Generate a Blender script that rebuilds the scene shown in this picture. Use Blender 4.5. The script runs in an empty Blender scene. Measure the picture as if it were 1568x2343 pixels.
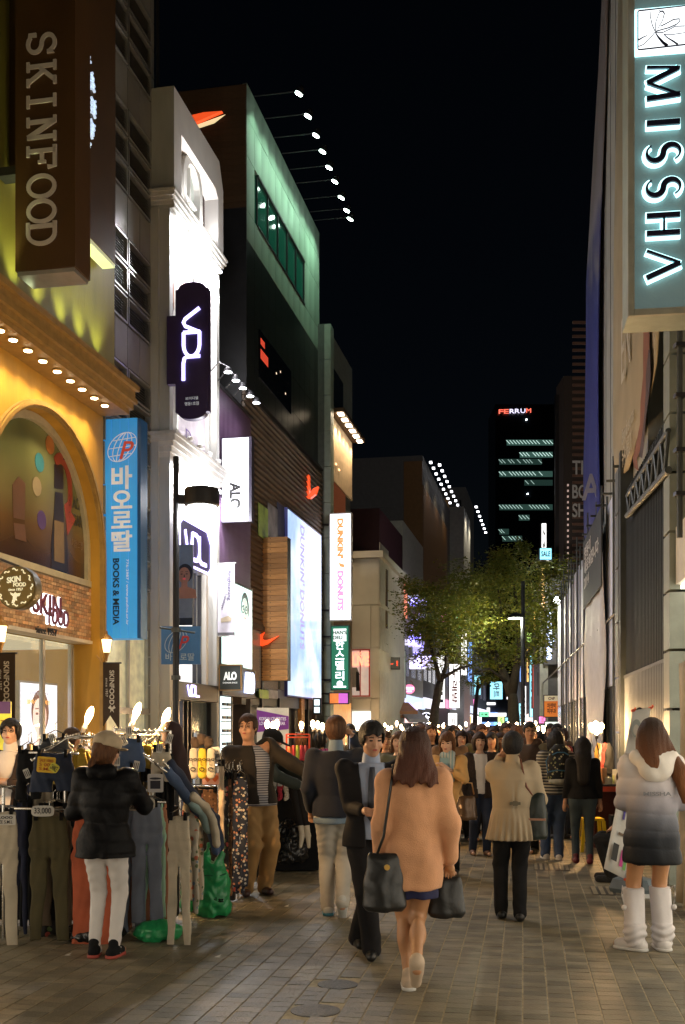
import bpy,math,random
import numpy as np
from mathutils import Vector,Matrix
R=math.radians
random.seed(7);rng=np.random.RandomState(7)
sc=bpy.context.scene
col=sc.collection
# ------------------------------------------------------------------ camera, sky, moonlight, exposure
CAMH,FPX,CX,HY=1.63,2500.0,784.0,1672.0
cam=bpy.data.objects.new('camera',bpy.data.cameras.new('camera'));col.objects.link(cam);sc.camera=cam
cam.location=(0,0,CAMH);cam.rotation_euler=(R(90),0,0)
cam.data.sensor_fit='HORIZONTAL';cam.data.sensor_width=36;cam.data.lens=36*FPX/1568
cam.data.shift_y=(HY-1171.5)/1568;cam.data.clip_end=2000;cam.data.clip_start=.05
w=bpy.data.worlds.new('World');sc.world=w;w.use_nodes=True
nt=w.node_tree;nt.nodes.clear()
sky=nt.nodes.new('ShaderNodeTexSky');sky.sky_type='NISHITA';sky.sun_disc=False
sky.sun_elevation=R(50);sky.sun_rotation=R(200)
bg=nt.nodes.new('ShaderNodeBackground');bg.inputs[1].default_value=.0006
wo=nt.nodes.new('ShaderNodeOutputWorld')
nt.links.new(sky.outputs[0],bg.inputs[0]);nt.links.new(bg.outputs[0],wo.inputs[0])
sun=bpy.data.objects.new('moon_light',bpy.data.lights.new('moon_light','SUN'));col.objects.link(sun)
sun.data.energy=.004;sun.data.angle=R(.5);sun.data.color=(.8,.88,1);sun.rotation_euler=(R(40),0,R(200)-math.pi)
vs=sc.view_settings;vs.view_transform='Standard';vs.look='None';vs.exposure=0;vs.gamma=1;vs.use_curve_mapping=False
sc.render.engine='CYCLES'
cy=sc.cycles
cy.use_denoising=True;cy.use_light_tree=True;cy.max_bounces=6;cy.diffuse_bounces=3;cy.glossy_bounces=3
cy.transmission_bounces=4;cy.transparent_max_bounces=12;cy.sample_clamp_indirect=3;cy.caustics_reflective=False;cy.caustics_refractive=False
# ------------------------------------------------------------------ objects
ORG={}
def thing(name,label,cat,loc=(0,0,0),group=None,parent=None,kind=None):
 o=bpy.data.objects.new(name,None);col.objects.link(o);o.empty_display_size=.1
 o.location=loc;ORG[o]=Vector(loc)
 if label:o['label']=label
 if cat:o['category']=cat
 if group:o['group']=group
 if kind:o['kind']=kind
 return o
def tag(o,label=None,cat=None,group=None,kind=None):
 if label:o['label']=label
 if cat:o['category']=cat
 if group:o['group']=group
 if kind:o['kind']=kind
 return o
def link(name,me,parent=None,loc=None):
 o=bpy.data.objects.new(name,me);col.objects.link(o)
 if parent is not None:
  o.parent=parent;ORG[o]=ORG.get(parent,Vector())
  if loc is not None:o.location=Vector(loc)-(ORG[parent]if parent.parent is None else ORG[parent])
 elif loc is not None:o.location=loc
 return o
def copy_tree(o,parent=None):
 c=o.copy();col.objects.link(c);c.parent=parent
 for ch in list(o.children):copy_tree(ch,c)
 return c
class Fr:
 def __init__(s,o,A,B,C=(0,0,1)):s.o,s.A,s.B,s.C=Vector(o),Vector(A),Vector(B),Vector(C)
 def __call__(s,p):return s.o+s.A*p[0]+s.B*p[1]+s.C*p[2]
 def u(s,px,off=0):
  k=(px-CX)/FPX
  return(k*(s.o.y+s.B.y*off)-s.o.x-s.B.x*off)/(s.A.x-k*s.A.y)
 def uz(s,px,py,off=0):
  u=s.u(px,off);Y=s((u,off,0)).y
  return u,CAMH-(py-HY)/FPX*Y
 def oz(s,px,py,u):
  k=(px-CX)/FPX
  o=(k*(s.o.y+s.A.y*u)-s.o.x-s.A.x*u)/(s.B.x-k*s.B.y)
  Y=s((u,o,0)).y
  return o,CAMH-(py-HY)/FPX*Y
W=Fr((0,0,0),(1,0,0),(0,1,0))
def facade(a,s,side):
 n=math.hypot(s,1);A=Vector((s/n,1/n,0));B=Vector((1/n,-s/n,0))*side
 return Fr((a,0,0),A,B)
LF=facade(-6.9,.1984,1)
RF=facade(1.94,.1384,-1)
def P3(px,py,Y):return Vector(((px-CX)/FPX*Y,Y,CAMH-(py-HY)/FPX*Y))
def GP(px,py):Y=FPX*CAMH/(py-HY);return Vector(((px-CX)/FPX*Y,Y,0))
class MB:
 def __init__(s,F=W):s.v,s.f,s.m,s.F,s.mi,s.smooth=[],[],[],F,0,False
 def add(s,vs,fs,m=None,raw=False):
  b=len(s.v);s.v+=[tuple(p)if raw else tuple(s.F(p))for p in vs]
  s.f+=[tuple(i+b for i in f)for f in fs];s.m+=[s.mi if m is None else m]*len(fs);return s
 def box(s,a0,a1,b0,b1,c0,c1,m=None):
  vs=[(a,b,c)for c in(c0,c1)for b in(b0,b1)for a in(a0,a1)]
  return s.add(vs,[(0,2,3,1),(4,5,7,6),(0,1,5,4),(2,6,7,3),(0,4,6,2),(1,3,7,5)],m)
 def quad(s,a,b,c,d,m=None):return s.add([a,b,c,d],[(0,1,2,3)],m)
 def tube(s,pts,r,n=8,m=None,cap=True):
  pts=[Vector(p)for p in pts];rs=r if hasattr(r,'__len__')else[r]*len(pts);vs=[];up=Vector((0,0,1))
  for i,p in enumerate(pts):
   t=(pts[min(i+1,len(pts)-1)]-pts[max(i-1,0)])
   t=t.normalized()if t.length>1e-9 else up
   x=t.cross(up if abs(t.z)<.95 else Vector((0,1,0))).normalized();y=t.cross(x)
   vs+=[p+(x*math.cos(2*math.pi*j/n)+y*math.sin(2*math.pi*j/n))*rs[i]for j in range(n)]
  fs=[(i*n+j,i*n+(j+1)%n,(i+1)*n+(j+1)%n,(i+1)*n+j)for i in range(len(pts)-1)for j in range(n)]
  if cap:fs+=[tuple(range(n))[::-1],tuple((len(pts)-1)*n+j for j in range(n))]
  return s.add(vs,fs,m)
 def lathe(s,c,prof,n=16,m=None,axis=None):
  c=Vector(c);vs=[]
  ax=Vector(axis or(0,0,1)).normalized();x=ax.cross(Vector((0,1,0))if abs(ax.y)<.9 else Vector((1,0,0))).normalized();y=ax.cross(x)
  for(r,h)in prof:vs+=[c+ax*h+(x*math.cos(2*math.pi*j/n)+y*math.sin(2*math.pi*j/n))*r for j in range(n)]
  fs=[(i*n+j,i*n+(j+1)%n,(i+1)*n+(j+1)%n,(i+1)*n+j)for i in range(len(prof)-1)for j in range(n)]
  fs+=[tuple(range(n))[::-1],tuple((len(prof)-1)*n+j for j in range(n))]
  return s.add(vs,fs,m)
 def prism(s,poly,o,X,Y,N,d,m=None):
  o,X,Y,N=Vector(o),Vector(X),Vector(Y),Vector(N);n=len(poly)
  vs=[o+X*p[0]+Y*p[1]+N*h for h in(0,d)for p in poly]
  fs=[tuple(range(n))[::-1],tuple(range(n,2*n))]+[(i,(i+1)%n,n+(i+1)%n,n+i)for i in range(n)]
  return s.add(vs,fs,m)
 def ell(s,c,r,n=12,k=8,m=None,M=None):
  vs=[]
  for i in range(1,k):
   t=math.pi*i/k
   for j in range(n):
    q=Vector((r[0]*math.sin(t)*math.cos(2*math.pi*j/n),r[1]*math.sin(t)*math.sin(2*math.pi*j/n),r[2]*math.cos(t)))
    vs.append(Vector(c)+(M@q if M else q))
  top=Vector((0,0,r[2]));vs+=[Vector(c)+(M@top if M else top),Vector(c)-(M@top if M else top)]
  fs=[(i*n+j,(i+1)*n+j,(i+1)*n+(j+1)%n,i*n+(j+1)%n)for i in range(k-2)for j in range(n)]
  T=(k-1)*n
  fs+=[(T,j,(j+1)%n)for j in range(n)]+[(T+1,(k-2)*n+(j+1)%n,(k-2)*n+j)for j in range(n)]
  return s.add(vs,fs,m)
 def mesh(s,name,mats,org=None):
  me=bpy.data.meshes.new(name);o=org or Vector()
  me.from_pydata([(p[0]-o.x,p[1]-o.y,p[2]-o.z)for p in s.v],[],s.f)
  mats=mats if isinstance(mats,(list,tuple))else[mats]
  for mt in mats:me.materials.append(mt)
  if len(mats)>1:me.polygons.foreach_set('material_index',s.m)
  if s.smooth:me.polygons.foreach_set('use_smooth',[True]*len(s.f))
  me.validate();me.update();return me
 def build(s,name,mats,parent=None,label=None):
  o=link(name,s.mesh(name,mats,ORG.get(parent)),parent)
  if label:o['label']=label
  return o
# ------------------------------------------------------------------ materials
MATS={}
def srgb(h):
 if isinstance(h,str):h=[int(h[i:i+2],16)/255 for i in(0,2,4)];return tuple((c/12.92 if c<=.04045 else((c+.055)/1.055)**2.4)for c in h)
 return tuple(h)
def mat(name,c=(.5,.5,.5),rough=.6,metal=0,emit=0,ec=None,var=.12,vs_=6,bump=.1,bs=40,spec=.5,trans=0,alpha=1,sheen=0,setup=None,stretch=(1,1,1)):
 if name in MATS:return MATS[name]
 c=srgb(c);m=bpy.data.materials.new(name);m.use_nodes=True;t=m.node_tree;b=t.nodes['Principled BSDF']
 N=t.nodes.new;L=t.links.new
 b.inputs['Roughness'].default_value=rough;b.inputs['Metallic'].default_value=metal
 b.inputs['Specular IOR Level'].default_value=spec;b.inputs['Alpha'].default_value=alpha
 if trans:b.inputs['Transmission Weight'].default_value=trans
 if sheen:b.inputs['Sheen Weight'].default_value=sheen
 tc=N('ShaderNodeTexCoord');mp=N('ShaderNodeMapping');mp.inputs['Scale'].default_value=stretch;L(tc.outputs['Object'],mp.inputs[0])
 n1=N('ShaderNodeTexNoise');n1.inputs['Scale'].default_value=vs_;n1.inputs['Detail'].default_value=5;L(mp.outputs[0],n1.inputs['Vector'])
 mr=N('ShaderNodeMapRange');mr.inputs[3].default_value=1-var*1.6;mr.inputs[4].default_value=1+var*1.6;mr.inputs[1].default_value=.2;mr.inputs[2].default_value=.8;L(n1.outputs[0],mr.inputs[0])
 mx=N('ShaderNodeVectorMath');mx.operation='MULTIPLY';mx.inputs[0].default_value=c;L(mr.outputs[0],mx.inputs[1]);L(mx.outputs[0],b.inputs['Base Color'])
 if bump:
  n2=N('ShaderNodeTexNoise');n2.inputs['Scale'].default_value=bs;n2.inputs['Detail'].default_value=3;L(mp.outputs[0],n2.inputs['Vector'])
  bp=N('ShaderNodeBump');bp.inputs['Strength'].default_value=bump;bp.inputs['Distance'].default_value=.02;L(n2.outputs[0],bp.inputs['Height']);L(bp.outputs[0],b.inputs['Normal'])
 if emit:
  b.inputs['Emission Strength'].default_value=emit;b.inputs['Emission Color'].default_value=(*srgb(ec or c),1)
 if setup:setup(t,b,tc,mx)
 MATS[name]=m;return m
def glow(name,c,e,var=.04):
 return mat(name,c,rough=.35,emit=e,var=var,bump=0)
# ------------------------------------------------------------------ lettering
TXT={}
def text_geo(body,offset=0.0,extr=0.0,res=4):
 k=(body,offset,extr)
 if k in TXT:return TXT[k]
 cu=bpy.data.curves.new('lettering','FONT');cu.body=body;cu.offset=offset;cu.extrude=extr;cu.resolution_u=res
 o=bpy.data.objects.new('lettering',cu);me=bpy.data.meshes.new_from_object(o)
 v=np.empty(len(me.vertices)*3);me.vertices.foreach_get('co',v);v=v.reshape(-1,3);f=[tuple(p.vertices)for p in me.polygons]
 bpy.data.objects.remove(o);bpy.data.meshes.remove(me);bpy.data.curves.remove(cu)
 if len(v):lo,hi=v.min(0),v.max(0);v=(v-(lo+hi)/2)/np.maximum(hi-lo,1e-6)
 TXT[k]=(v,f);return TXT[k]
def letters(mb,body,c,X,Y,N,w,h,d=.01,offset=.0,m=None,res=4):
 v,f=text_geo(body,offset,.1,res);c,X,Y,N=Vector(c),Vector(X),Vector(Y),Vector(N)
 b=len(mb.v)
 mb.v+=[tuple(c+X*(p[0]*w)+Y*(p[1]*h)+N*((p[2]+.5)*d))for p in v]
 mb.f+=[tuple(i+b for i in g)for g in f];mb.m+=[mb.mi if m is None else m]*len(f)
 return mb
def stroke(mb,pts,wd,c,X,Y,N,sx,sy,d=.01,m=None,wd2=None):
 c,X,Y,N=Vector(c),Vector(X),Vector(Y),Vector(N);pts=[Vector((p[0],p[1]))for p in pts];n=len(pts);L,Rr=[],[]
 for i,p in enumerate(pts):
  t=pts[min(i+1,n-1)]-pts[max(i-1,0)];t=Vector((t.x*sx,t.y*sy)).normalized();q=Vector((-t.y,t.x))
  ww=(wd[i]if hasattr(wd,'__len__')else wd)/2
  a=Vector((p.x*sx,p.y*sy));L.append(a+q*ww);Rr.append(a-q*ww)
 vs=[];
 for h in(0,d):vs+=[c+X*q.x+Y*q.y+N*h for q in L+Rr]
 fs=[]
 for i in range(n-1):
  fs+=[(i,i+1,n+i+1,n+i),(2*n+i,3*n+i,3*n+i+1,2*n+i+1),(i,2*n+i,2*n+i+1,i+1),(n+i,n+i+1,3*n+i+1,3*n+i)]
 fs+=[(0,n,3*n,2*n),(n-1,3*n-1,4*n-1,2*n-1)]
 return mb.add(vs,fs,m,raw=True)
def arc(cx,cy,rx,ry,a0,a1,n=12):return[(cx+rx*math.cos(R(a0+(a1-a0)*i/n)),cy+ry*math.sin(R(a0+(a1-a0)*i/n)))for i in range(n+1)]
def disc(mb,c,X,Y,N,rx,ry,d=.004,n=20,m=None):return mb_prism(mb,[(rx*math.cos(2*math.pi*i/n),ry*math.sin(2*math.pi*i/n))for i in range(n)],c,X,Y,N,d,m)
def mb_prism(mb,poly,c,X,Y,N,d,m=None):
 F=mb.F;mb.F=W;mb.prism(poly,c,X,Y,N,d,m);mb.F=F;return mb
def lamp(kind,name,loc,energy,color=(1,.8,.6),size=.1,parent=None,aim=None,spot=80,blend=.6,sy=None):
 l=bpy.data.lights.new(name,kind);l.energy=energy*2.0;l.color=color
 if kind=='AREA':l.size=size;l.shape='RECTANGLE' if sy else 'SQUARE';l.size_y=sy or size
 else:l.shadow_soft_size=size
 if kind=='SPOT':l.spot_size=R(spot);l.spot_blend=blend
 o=bpy.data.objects.new(name,l);col.objects.link(o)
 if parent is not None:o.parent=parent;o.location=Vector(loc)-ORG[parent]
 else:o.location=loc
 if aim is not None:o.rotation_euler=Vector(aim).to_track_quat('-Z','Y').to_euler()
 return o
Z=Vector((0,0,1))
# ------------------------------------------------------------------ shared materials
def wave_bump(scale,strength=.5,axis='Z',dist=.03,kind='BANDS'):
 def f(t,b,tc,mx):
  wv=t.nodes.new('ShaderNodeTexWave');wv.bands_direction=axis;wv.inputs['Scale'].default_value=scale;wv.inputs['Distortion'].default_value=0
  t.links.new(tc.outputs['Object'],wv.inputs['Vector']);bp=t.nodes.new('ShaderNodeBump');bp.inputs['Strength'].default_value=strength;bp.inputs['Distance'].default_value=dist
  t.links.new(wv.outputs['Color'],bp.inputs['Height']);t.links.new(bp.outputs[0],b.inputs['Normal'])
 return f
def per_piece(amount=.25,tint=None):
 def f(t,b,tc,mx):
  N,L=t.nodes.new,t.links.new
  oi=N('ShaderNodeObjectInfo');ge=N('ShaderNodeNewGeometry')
  ad=N('ShaderNodeMath');ad.operation='ADD';L(oi.outputs['Random'],ad.inputs[0]);L(ge.outputs['Random Per Island'],ad.inputs[1])
  fr=N('ShaderNodeMath');fr.operation='FRACT';L(ad.outputs[0],fr.inputs[0])
  mr=N('ShaderNodeMapRange');mr.inputs[3].default_value=1-amount;mr.inputs[4].default_value=1+amount;L(fr.outputs[0],mr.inputs[0])
  v=N('ShaderNodeVectorMath');v.operation='SCALE';L(mx.outputs[0],v.inputs[0]);L(mr.outputs[0],v.inputs['Scale']);out=v.outputs[0]
  if tint:
   m2=N('ShaderNodeMix');m2.data_type='RGBA';f2=N('ShaderNodeMath');f2.operation='MULTIPLY';L(fr.outputs[0],f2.inputs[0]);f2.inputs[1].default_value=7.31
   f3=N('ShaderNodeMath');f3.operation='FRACT';L(f2.outputs[0],f3.inputs[0]);L(f3.outputs[0],m2.inputs[0]);L(out,m2.inputs[6])
   v2=N('ShaderNodeVectorMath');v2.operation='MULTIPLY';L(out,v2.inputs[0]);v2.inputs[1].default_value=tint;L(v2.outputs[0],m2.inputs[7]);out=m2.outputs[2]
  L(out,b.inputs['Base Color'])
 return f
def pine_setup(t,b,tc,mx):
 N,L=t.nodes.new,t.links.new
 mp=N('ShaderNodeMapping');mp.inputs['Scale'].default_value=(3,3,40);L(tc.outputs['Object'],mp.inputs[0])
 n=N('ShaderNodeTexNoise');n.inputs['Scale'].default_value=1.6;n.inputs['Detail'].default_value=6;L(mp.outputs[0],n.inputs[0])
 cr=N('ShaderNodeValToRGB');cr.color_ramp.elements[0].color=(.30,.12,.03,1);cr.color_ramp.elements[0].position=.3;cr.color_ramp.elements[1].color=(.56,.29,.085,1);cr.color_ramp.elements[1].position=.7;L(n.outputs[0],cr.inputs[0])
 vo=N('ShaderNodeTexVoronoi');vo.inputs['Scale'].default_value=6.5;L(tc.outputs['Object'],vo.inputs['Vector'])
 k=N('ShaderNodeValToRGB');k.color_ramp.elements[0].color=(.12,.12,.12,1);k.color_ramp.elements[0].position=.07;k.color_ramp.elements[1].color=(1,1,1,1);k.color_ramp.elements[1].position=.13;L(vo.outputs['Distance'],k.inputs[0])
 m=N('ShaderNodeVectorMath');m.operation='MULTIPLY';L(cr.outputs[0],m.inputs[0]);L(k.outputs[0],m.inputs[1]);L(m.outputs[0],b.inputs['Base Color'])
 oi=N('ShaderNodeObjectInfo');mr=N('ShaderNodeMapRange');mr.inputs[3].default_value=.65;mr.inputs[4].default_value=1.25;L(oi.outputs['Random'],mr.inputs[0])
 s=N('ShaderNodeVectorMath');s.operation='SCALE';L(m.outputs[0],s.inputs[0]);L(mr.outputs[0],s.inputs['Scale']);L(s.outputs[0],b.inputs['Base Color'])
m_paver=mat('paver',(.170,.148,.100),.5,var=.3,vs_=5,bump=.35,bs=60,setup=per_piece(.28,(1.0,.96,.9)))
m_sand=mat('joint_sand',(.36,.30,.19),.95,var=.25,vs_=20,bump=.3)
m_iron=mat('cast_iron',(.10,.088,.07),.5,.3,var=.3,vs_=30,bump=.4,bs=120)
m_mustard=mat('mustard_render',(.48,.26,.03),.6,var=.16,vs_=3,bump=.15,bs=30,stretch=(1,1,.3))
m_olive=mat('olive_render',(.24,.20,.03),.65,var=.14,vs_=3,bump=.1,stretch=(1,1,.3))
m_cornice=mat('painted_cornice',(.34,.21,.06),.5,var=.15,vs_=8)
m_brown=mat('brown_board',(.085,.042,.012),.5,var=.1,vs_=3)
m_brownside=mat('dark_brown_side',(.045,.028,.014),.5)
m_letter=mat('pale_letter',(.66,.62,.58),.5,var=.05)
m_white=mat('white_paint',(.78,.77,.74),.45,var=.04,bump=.05)
m_cream=mat('cream_stucco',(.66,.62,.54),.6,var=.06,vs_=2)
m_black=mat('black_paint',(.015,.015,.017),.45,var=.2)
m_darkm=mat('dark_metal',(.045,.045,.05),.4,.6,var=.2)
m_grey=mat('grey_panel',(.23,.225,.205),.45,var=.12,vs_=2.5,bump=.05,setup=per_piece(.12))
m_louv=mat('louvre_metal',(.17,.165,.15),.4,.4,var=.15)
m_alu=mat('aluminium',(.45,.45,.44),.35,.7,var=.1)
m_glass=mat('window_glass',(.03,.04,.04),.06,spec=.9,var=.02,bump=0)
m_pane=mat('clear_pane',(.8,.85,.82),.03,var=0,bump=0,alpha=.16,spec=.6)
m_gum=mat('brass_trim',(.42,.24,.08),.4,.5)
m_brick=mat('salmon_brick',(.46,.31,.17),.8,var=.25,vs_=30,bump=.5,bs=90,setup=per_piece(.35,(1.05,.8,.65)))
m_mortar=mat('mortar',(.30,.24,.17),.9)
m_pine=mat('pine_board',(.5,.25,.07),.5,bump=.1,setup=pine_setup)
g_bulb=glow('warm_bulb',(1,.72,.38),45)
g_down=glow('downlight_lens',(1,.78,.48),22)
g_green=glow('cool_lens',(.75,1,.85),30)
g_cool=glow('white_lens',(.9,.95,1),25)
g_white=glow('white_sign_face',(.92,.93,1.0),2.4)
g_text=glow('white_letter',(.85,.88,1),2.6)
g_violet=glow('violet_neon',(.55,.50,1),3.2)
g_halo=glow('halo_light',(.55,.95,1),2.2)
g_cyan=glow('cyan_letter',(.3,.75,1),1.5)
g_orange=glow('orange_letter',(1,.30,.09),1.15)
g_pink=glow('pink_letter',(1,.34,.58),.95)
g_shop=glow('lit_shop_wall',(.80,.82,.62),.42,.12)
g_shopw=glow('bright_shop_wall',(.92,.96,.93),1.25,.08)
g_shopo=glow('amber_shop_wall',(.80,.40,.13),.55,.3)
m_swoosh=glow('red_sign_face',(1,.10,.02),.85)
# ------------------------------------------------------------------ pavement
GF=Fr((0,0,0),(.1634,.9866,0),(.9866,-.1634,0))
mb=MB();mb.quad((-40,-6,-.0045),(60,-6,-.0045),(120,420,-.0045),(-60,420,-.0045));tag(mb.build('ground',m_sand),kind='structure')
root=tag(bpy.data.objects.new('pavement',None),kind='structure');col.objects.link(root);ORG[root]=Vector()
PW,PL=.15,.1125
variants=[]
for k in range(5):
 v=MB();rr=random.Random(k);t=[rr.uniform(-.0015,.0015)for _ in range(4)];e=.003
 a1,b1=PL-.0028,PW-.0085
 v.add([(e,e,t[0]),(a1-e,e,t[1]),(a1-e,b1-e,t[2]),(e,b1-e,t[3]),(0,0,-.004),(a1,0,-.004),(a1,b1,-.004),(0,b1,-.004),(0,0,-.03),(a1,0,-.03),(a1,b1,-.03),(0,b1,-.03)],[(0,3,2,1),(4,0,1,5),(5,1,2,6),(6,2,3,7),(7,3,0,4),(8,4,5,9),(9,5,6,10),(10,6,7,11),(11,7,4,8)])
 variants.append(v)
cells=[]
MH=[(GP(722,2312),.155),(GP(773,2252),.14)]
for j in range(-120,90):
 st=random.Random(j).choice([0,.33,.5,.67])*PL+random.Random(j+500).uniform(-.01,.01)
 for i in range(40,250):
  p=GF((i*PL+st,j*PW,0))
  if p.y<5.4 or p.y>25:continue
  xl,xr=p.y*-.33-.3,min(p.y*.33+.3,2.25+.1384*p.y)
  if p.x<xl or p.x>xr:continue
  c=GF((i*PL+st+PL/2,j*PW+PW/2,0))
  if any((c-q).length<r+.03 for q,r in MH):continue
  cells.append((p.y if abs(p.x)<p.y*.31 else p.y+30,i*PL+st,j*PW))
cells.sort()
vm=[]
rotm=Matrix(((GF.A.x,GF.B.x,0,0),(GF.A.y,GF.B.y,0,0),(0,0,1,0),(0,0,0,1)))
for v in variants:
 me=v.mesh('paver',m_paver);vm.append(me)
for n_,(_,a,b)in enumerate(cells[:300]):
 o=link('paver',vm[n_*7%5],root);o.rotation_euler=(math.pi,0,0)
 M4=Matrix.Translation(GF((a,b,0)))@rotm;o.matrix_local=M4
mb=MB(GF)
for n_,(_,a,b)in enumerate(cells[300:]):
 v=variants[(n_*13+5)%5];h=random.uniform(-.0012,.0012)
 mb.add([(p[0]+a,p[1]+b,p[2]+h)for p in v.v],v.f)
tag(mb.build('pavers',m_paver,root),kind='stuff')
mb=MB(GF);mb.box(GF.u(0)if False else 24,330,-40,40,-.003,-.002);tag(mb.build('far_paving',mat('far_paving',(.15,.13,.10),.7,var=.3,vs_=3)),kind='structure')
def manhole(q,r,lab):
 o=thing('manhole_cover',lab,'manhole cover',(q.x,q.y,-.006),'iron manhole covers in the paving')
 mb=MB();mb.lathe((q.x,q.y,-.012),[(r,0),(r,.012),(r-.008,.013)],32);mb.build('rim',m_iron,o)
 mb=MB();mb.lathe((q.x,q.y,-.006),[(r-.012,0),(r-.012,.006)],28)
 for k in range(1,5):
  rr_=(r-.03)*k/4
  for a in range(0,360,20 if k>2 else 40):
   a0,a1=R(a),R(a+13);mb.add([(q.x+rr_*math.cos(a0),q.y+rr_*math.sin(a0),.004),(q.x+(rr_+.012)*math.cos(a0),q.y+(rr_+.012)*math.sin(a0),.004),(q.x+(rr_+.012)*math.cos(a1),q.y+(rr_+.012)*math.sin(a1),.004),(q.x+rr_*math.cos(a1),q.y+rr_*math.sin(a1),.004)],[(0,1,2,3)])
 mb.build('lid',mat('manhole_lid',(.14,.12,.09),.5,.2,var=.3,vs_=40),o)
manhole(MH[0][0],MH[0][1]-.01,'larger round iron manhole cover nearest the viewer in the dark pavers')
manhole(MH[1][0],MH[1][1]-.01,'smaller round iron manhole cover just beyond the larger one')
def drain(px,py,w_,l_,lab):
 q=GP(px,py);F=Fr((q.x,q.y,0),GF.A,GF.B)
 o=thing('drain_grate',lab,'drain grate',(q.x,q.y,0),'drain grates in the paving');mb=MB(F)
 mb.box(-l_/2,l_/2,-w_/2,w_/2,.002,.006);mb.build('frame',m_iron,o);mb=MB(F)
 for i in range(9):
  for j in range(7):
   a,b=-l_/2+(i+.5)*l_/9,-w_/2+(j+.5)*w_/7;mb.box(a-l_/30,a+l_/30,b-w_/24,b+w_/24,.006,.011)
 tag(mb.build('studs',mat('grate_stud',(.36,.31,.22),.5),o),kind='stuff')
drain(1412,2040,.52,.55,'studded metal drain grate beside the grey banner stand base')
drain(1262,1985,.42,.6,'worn drain grate behind the woman in the beige trench coat')
for k,(px,py)in enumerate(((655,2075),(154,2187),(497,2191),(1500,1998))):
 q=GP(px,py);mb=MB();mb.add([(q.x-.02,q.y,.004),(q.x+.015,q.y-.01,.006),(q.x+.03,q.y+.02,.018),(q.x,q.y+.025,.006)],[(0,1,2,3)])
 mb.add([(q.x-.02,q.y,.001),(q.x+.015,q.y-.01,.001),(q.x+.03,q.y+.02,.001),(q.x,q.y+.025,.001)],[(0,3,2,1)])
 tag(mb.build('paper_scrap',mat('paper',(.7,.68,.62),.8)),['crumpled white paper scrap on the paving beyond the green bag','torn white paper scrap in front of the jeans stall','thin white paper strip lying on the open paving','white paper scrap beside the woman in white boots'][k],'litter','paper scraps on the paving')
# ------------------------------------------------------------------ cosmetics shop with mustard facade
BL=LF((LF.u(100),0,0))
skin=thing('shop_building','mustard yellow cosmetics shop with a tall arched window and brick sign band','building',BL)
uA,uB=LF.u(-150),LF.u(236);zc=6.37
auc,ahw,spring=15.05,1.66,4.25
auc=(LF.u(-40)+LF.u(228))/2;ahw=(LF.u(228)-LF.u(-40))/2;apk=5.92;ry_=apk-spring
pil=[(uA,0),(auc-ahw,0)]+[(auc-ahw*math.cos(R(a)),spring+ry_*math.sin(R(a)))for a in range(0,181,9)]+[(auc+ahw,0),(uB,0),(uB,zc),(uA,zc)]
def lfp(mb,poly,off,d,m=None):
 return mb.prism([(p[0],p[1])for p in poly],(0,off,0),(1,0,0),(0,0,1),(0,1,0),d,m)
mb=MB(LF);lfp(mb,pil,-.5,.5);mb.box(uA,uB,-8,-.5,zc-.15,zc);mb.box(uB-.12,uB,-6,-.505,0,zc);mb.build('wall',m_mustard,skin)
ring=lambda r0,r1:[(auc-(ahw+r1)*math.cos(R(a)),spring+(ry_+r1)*math.sin(R(a)))for a in range(0,181,6)]+[(auc+(ahw+r0)*math.cos(R(a)),spring+(ry_+r0)*math.sin(R(a)))for a in range(0,181,6)]
mb=MB(LF)
for r0,r1,d in((-.0,.10,.05),(.03,.08,.075)):
 lfp(mb,ring(r0,r1),.001 if d==.05 else .051,d if d==.05 else .025)
 for s in(-1,1):
  a,b=sorted((auc+s*(ahw+r0),auc+s*(ahw+r1)));mb.box(a,b,.001 if d==.05 else .051,.051 if d==.05 else .076,0,spring)
mb.build('arch_moulding',m_cornice,skin)
mb=MB(LF)
lfp(mb,[(auc-(ahw-.012)*math.cos(R(a)),spring+(ry_-.012)*math.sin(R(a)))for a in range(0,181,6)]+[(auc+(ahw-.10)*math.cos(R(a)),spring+(ry_-.12)*math.sin(R(a)))for a in range(0,181,6)],-.21,.07)
for s in(-1,1):
 a,b=sorted((auc+s*(ahw-.10),auc+s*(ahw-.012)));mb.box(a,b,-.21,-.14,3.82,spring)
mb.box(auc-ahw+.02,auc+ahw-.02,-.21,-.12,3.78,3.87);mb.build('window_frame',mat('reveal_paint',(.42,.37,.24),.5),skin)
def poster_setup(t,b,tc,mx):
 N,L=t.nodes.new,t.links.new
 sx=N('ShaderNodeSeparateXYZ');L(tc.outputs['Object'],sx.inputs[0]);cr=N('ShaderNodeValToRGB');e=cr.color_ramp.elements
 mr=N('ShaderNodeMapRange');mr.inputs[1].default_value=3.8;mr.inputs[2].default_value=5.8;L(sx.outputs[2],mr.inputs[0]);L(mr.outputs[0],cr.inputs[0])
 e[0].color=(.045,.02,.008,1);e[0].position=.08;e[1].color=(.16,.17,.065,1);e[1].position=.75;x=e.new(.3);x.color=(.12,.065,.02,1);x=e.new(.45);x.color=(.15,.12,.045,1)
 m2=N('ShaderNodeVectorMath');m2.operation='MULTIPLY';L(cr.outputs[0],m2.inputs[0]);n=N('ShaderNodeTexWave');n.inputs['Scale'].default_value=1.3;n.inputs['Distortion'].default_value=1.5
 L(tc.outputs['Object'],n.inputs[0]);r2=N('ShaderNodeMapRange');r2.inputs[3].default_value=.75;r2.inputs[4].default_value=1.15;L(n.outputs[1],r2.inputs[0]);L(r2.outputs[0],m2.inputs[1]);L(m2.outputs[0],b.inputs['Base Color'])
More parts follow.
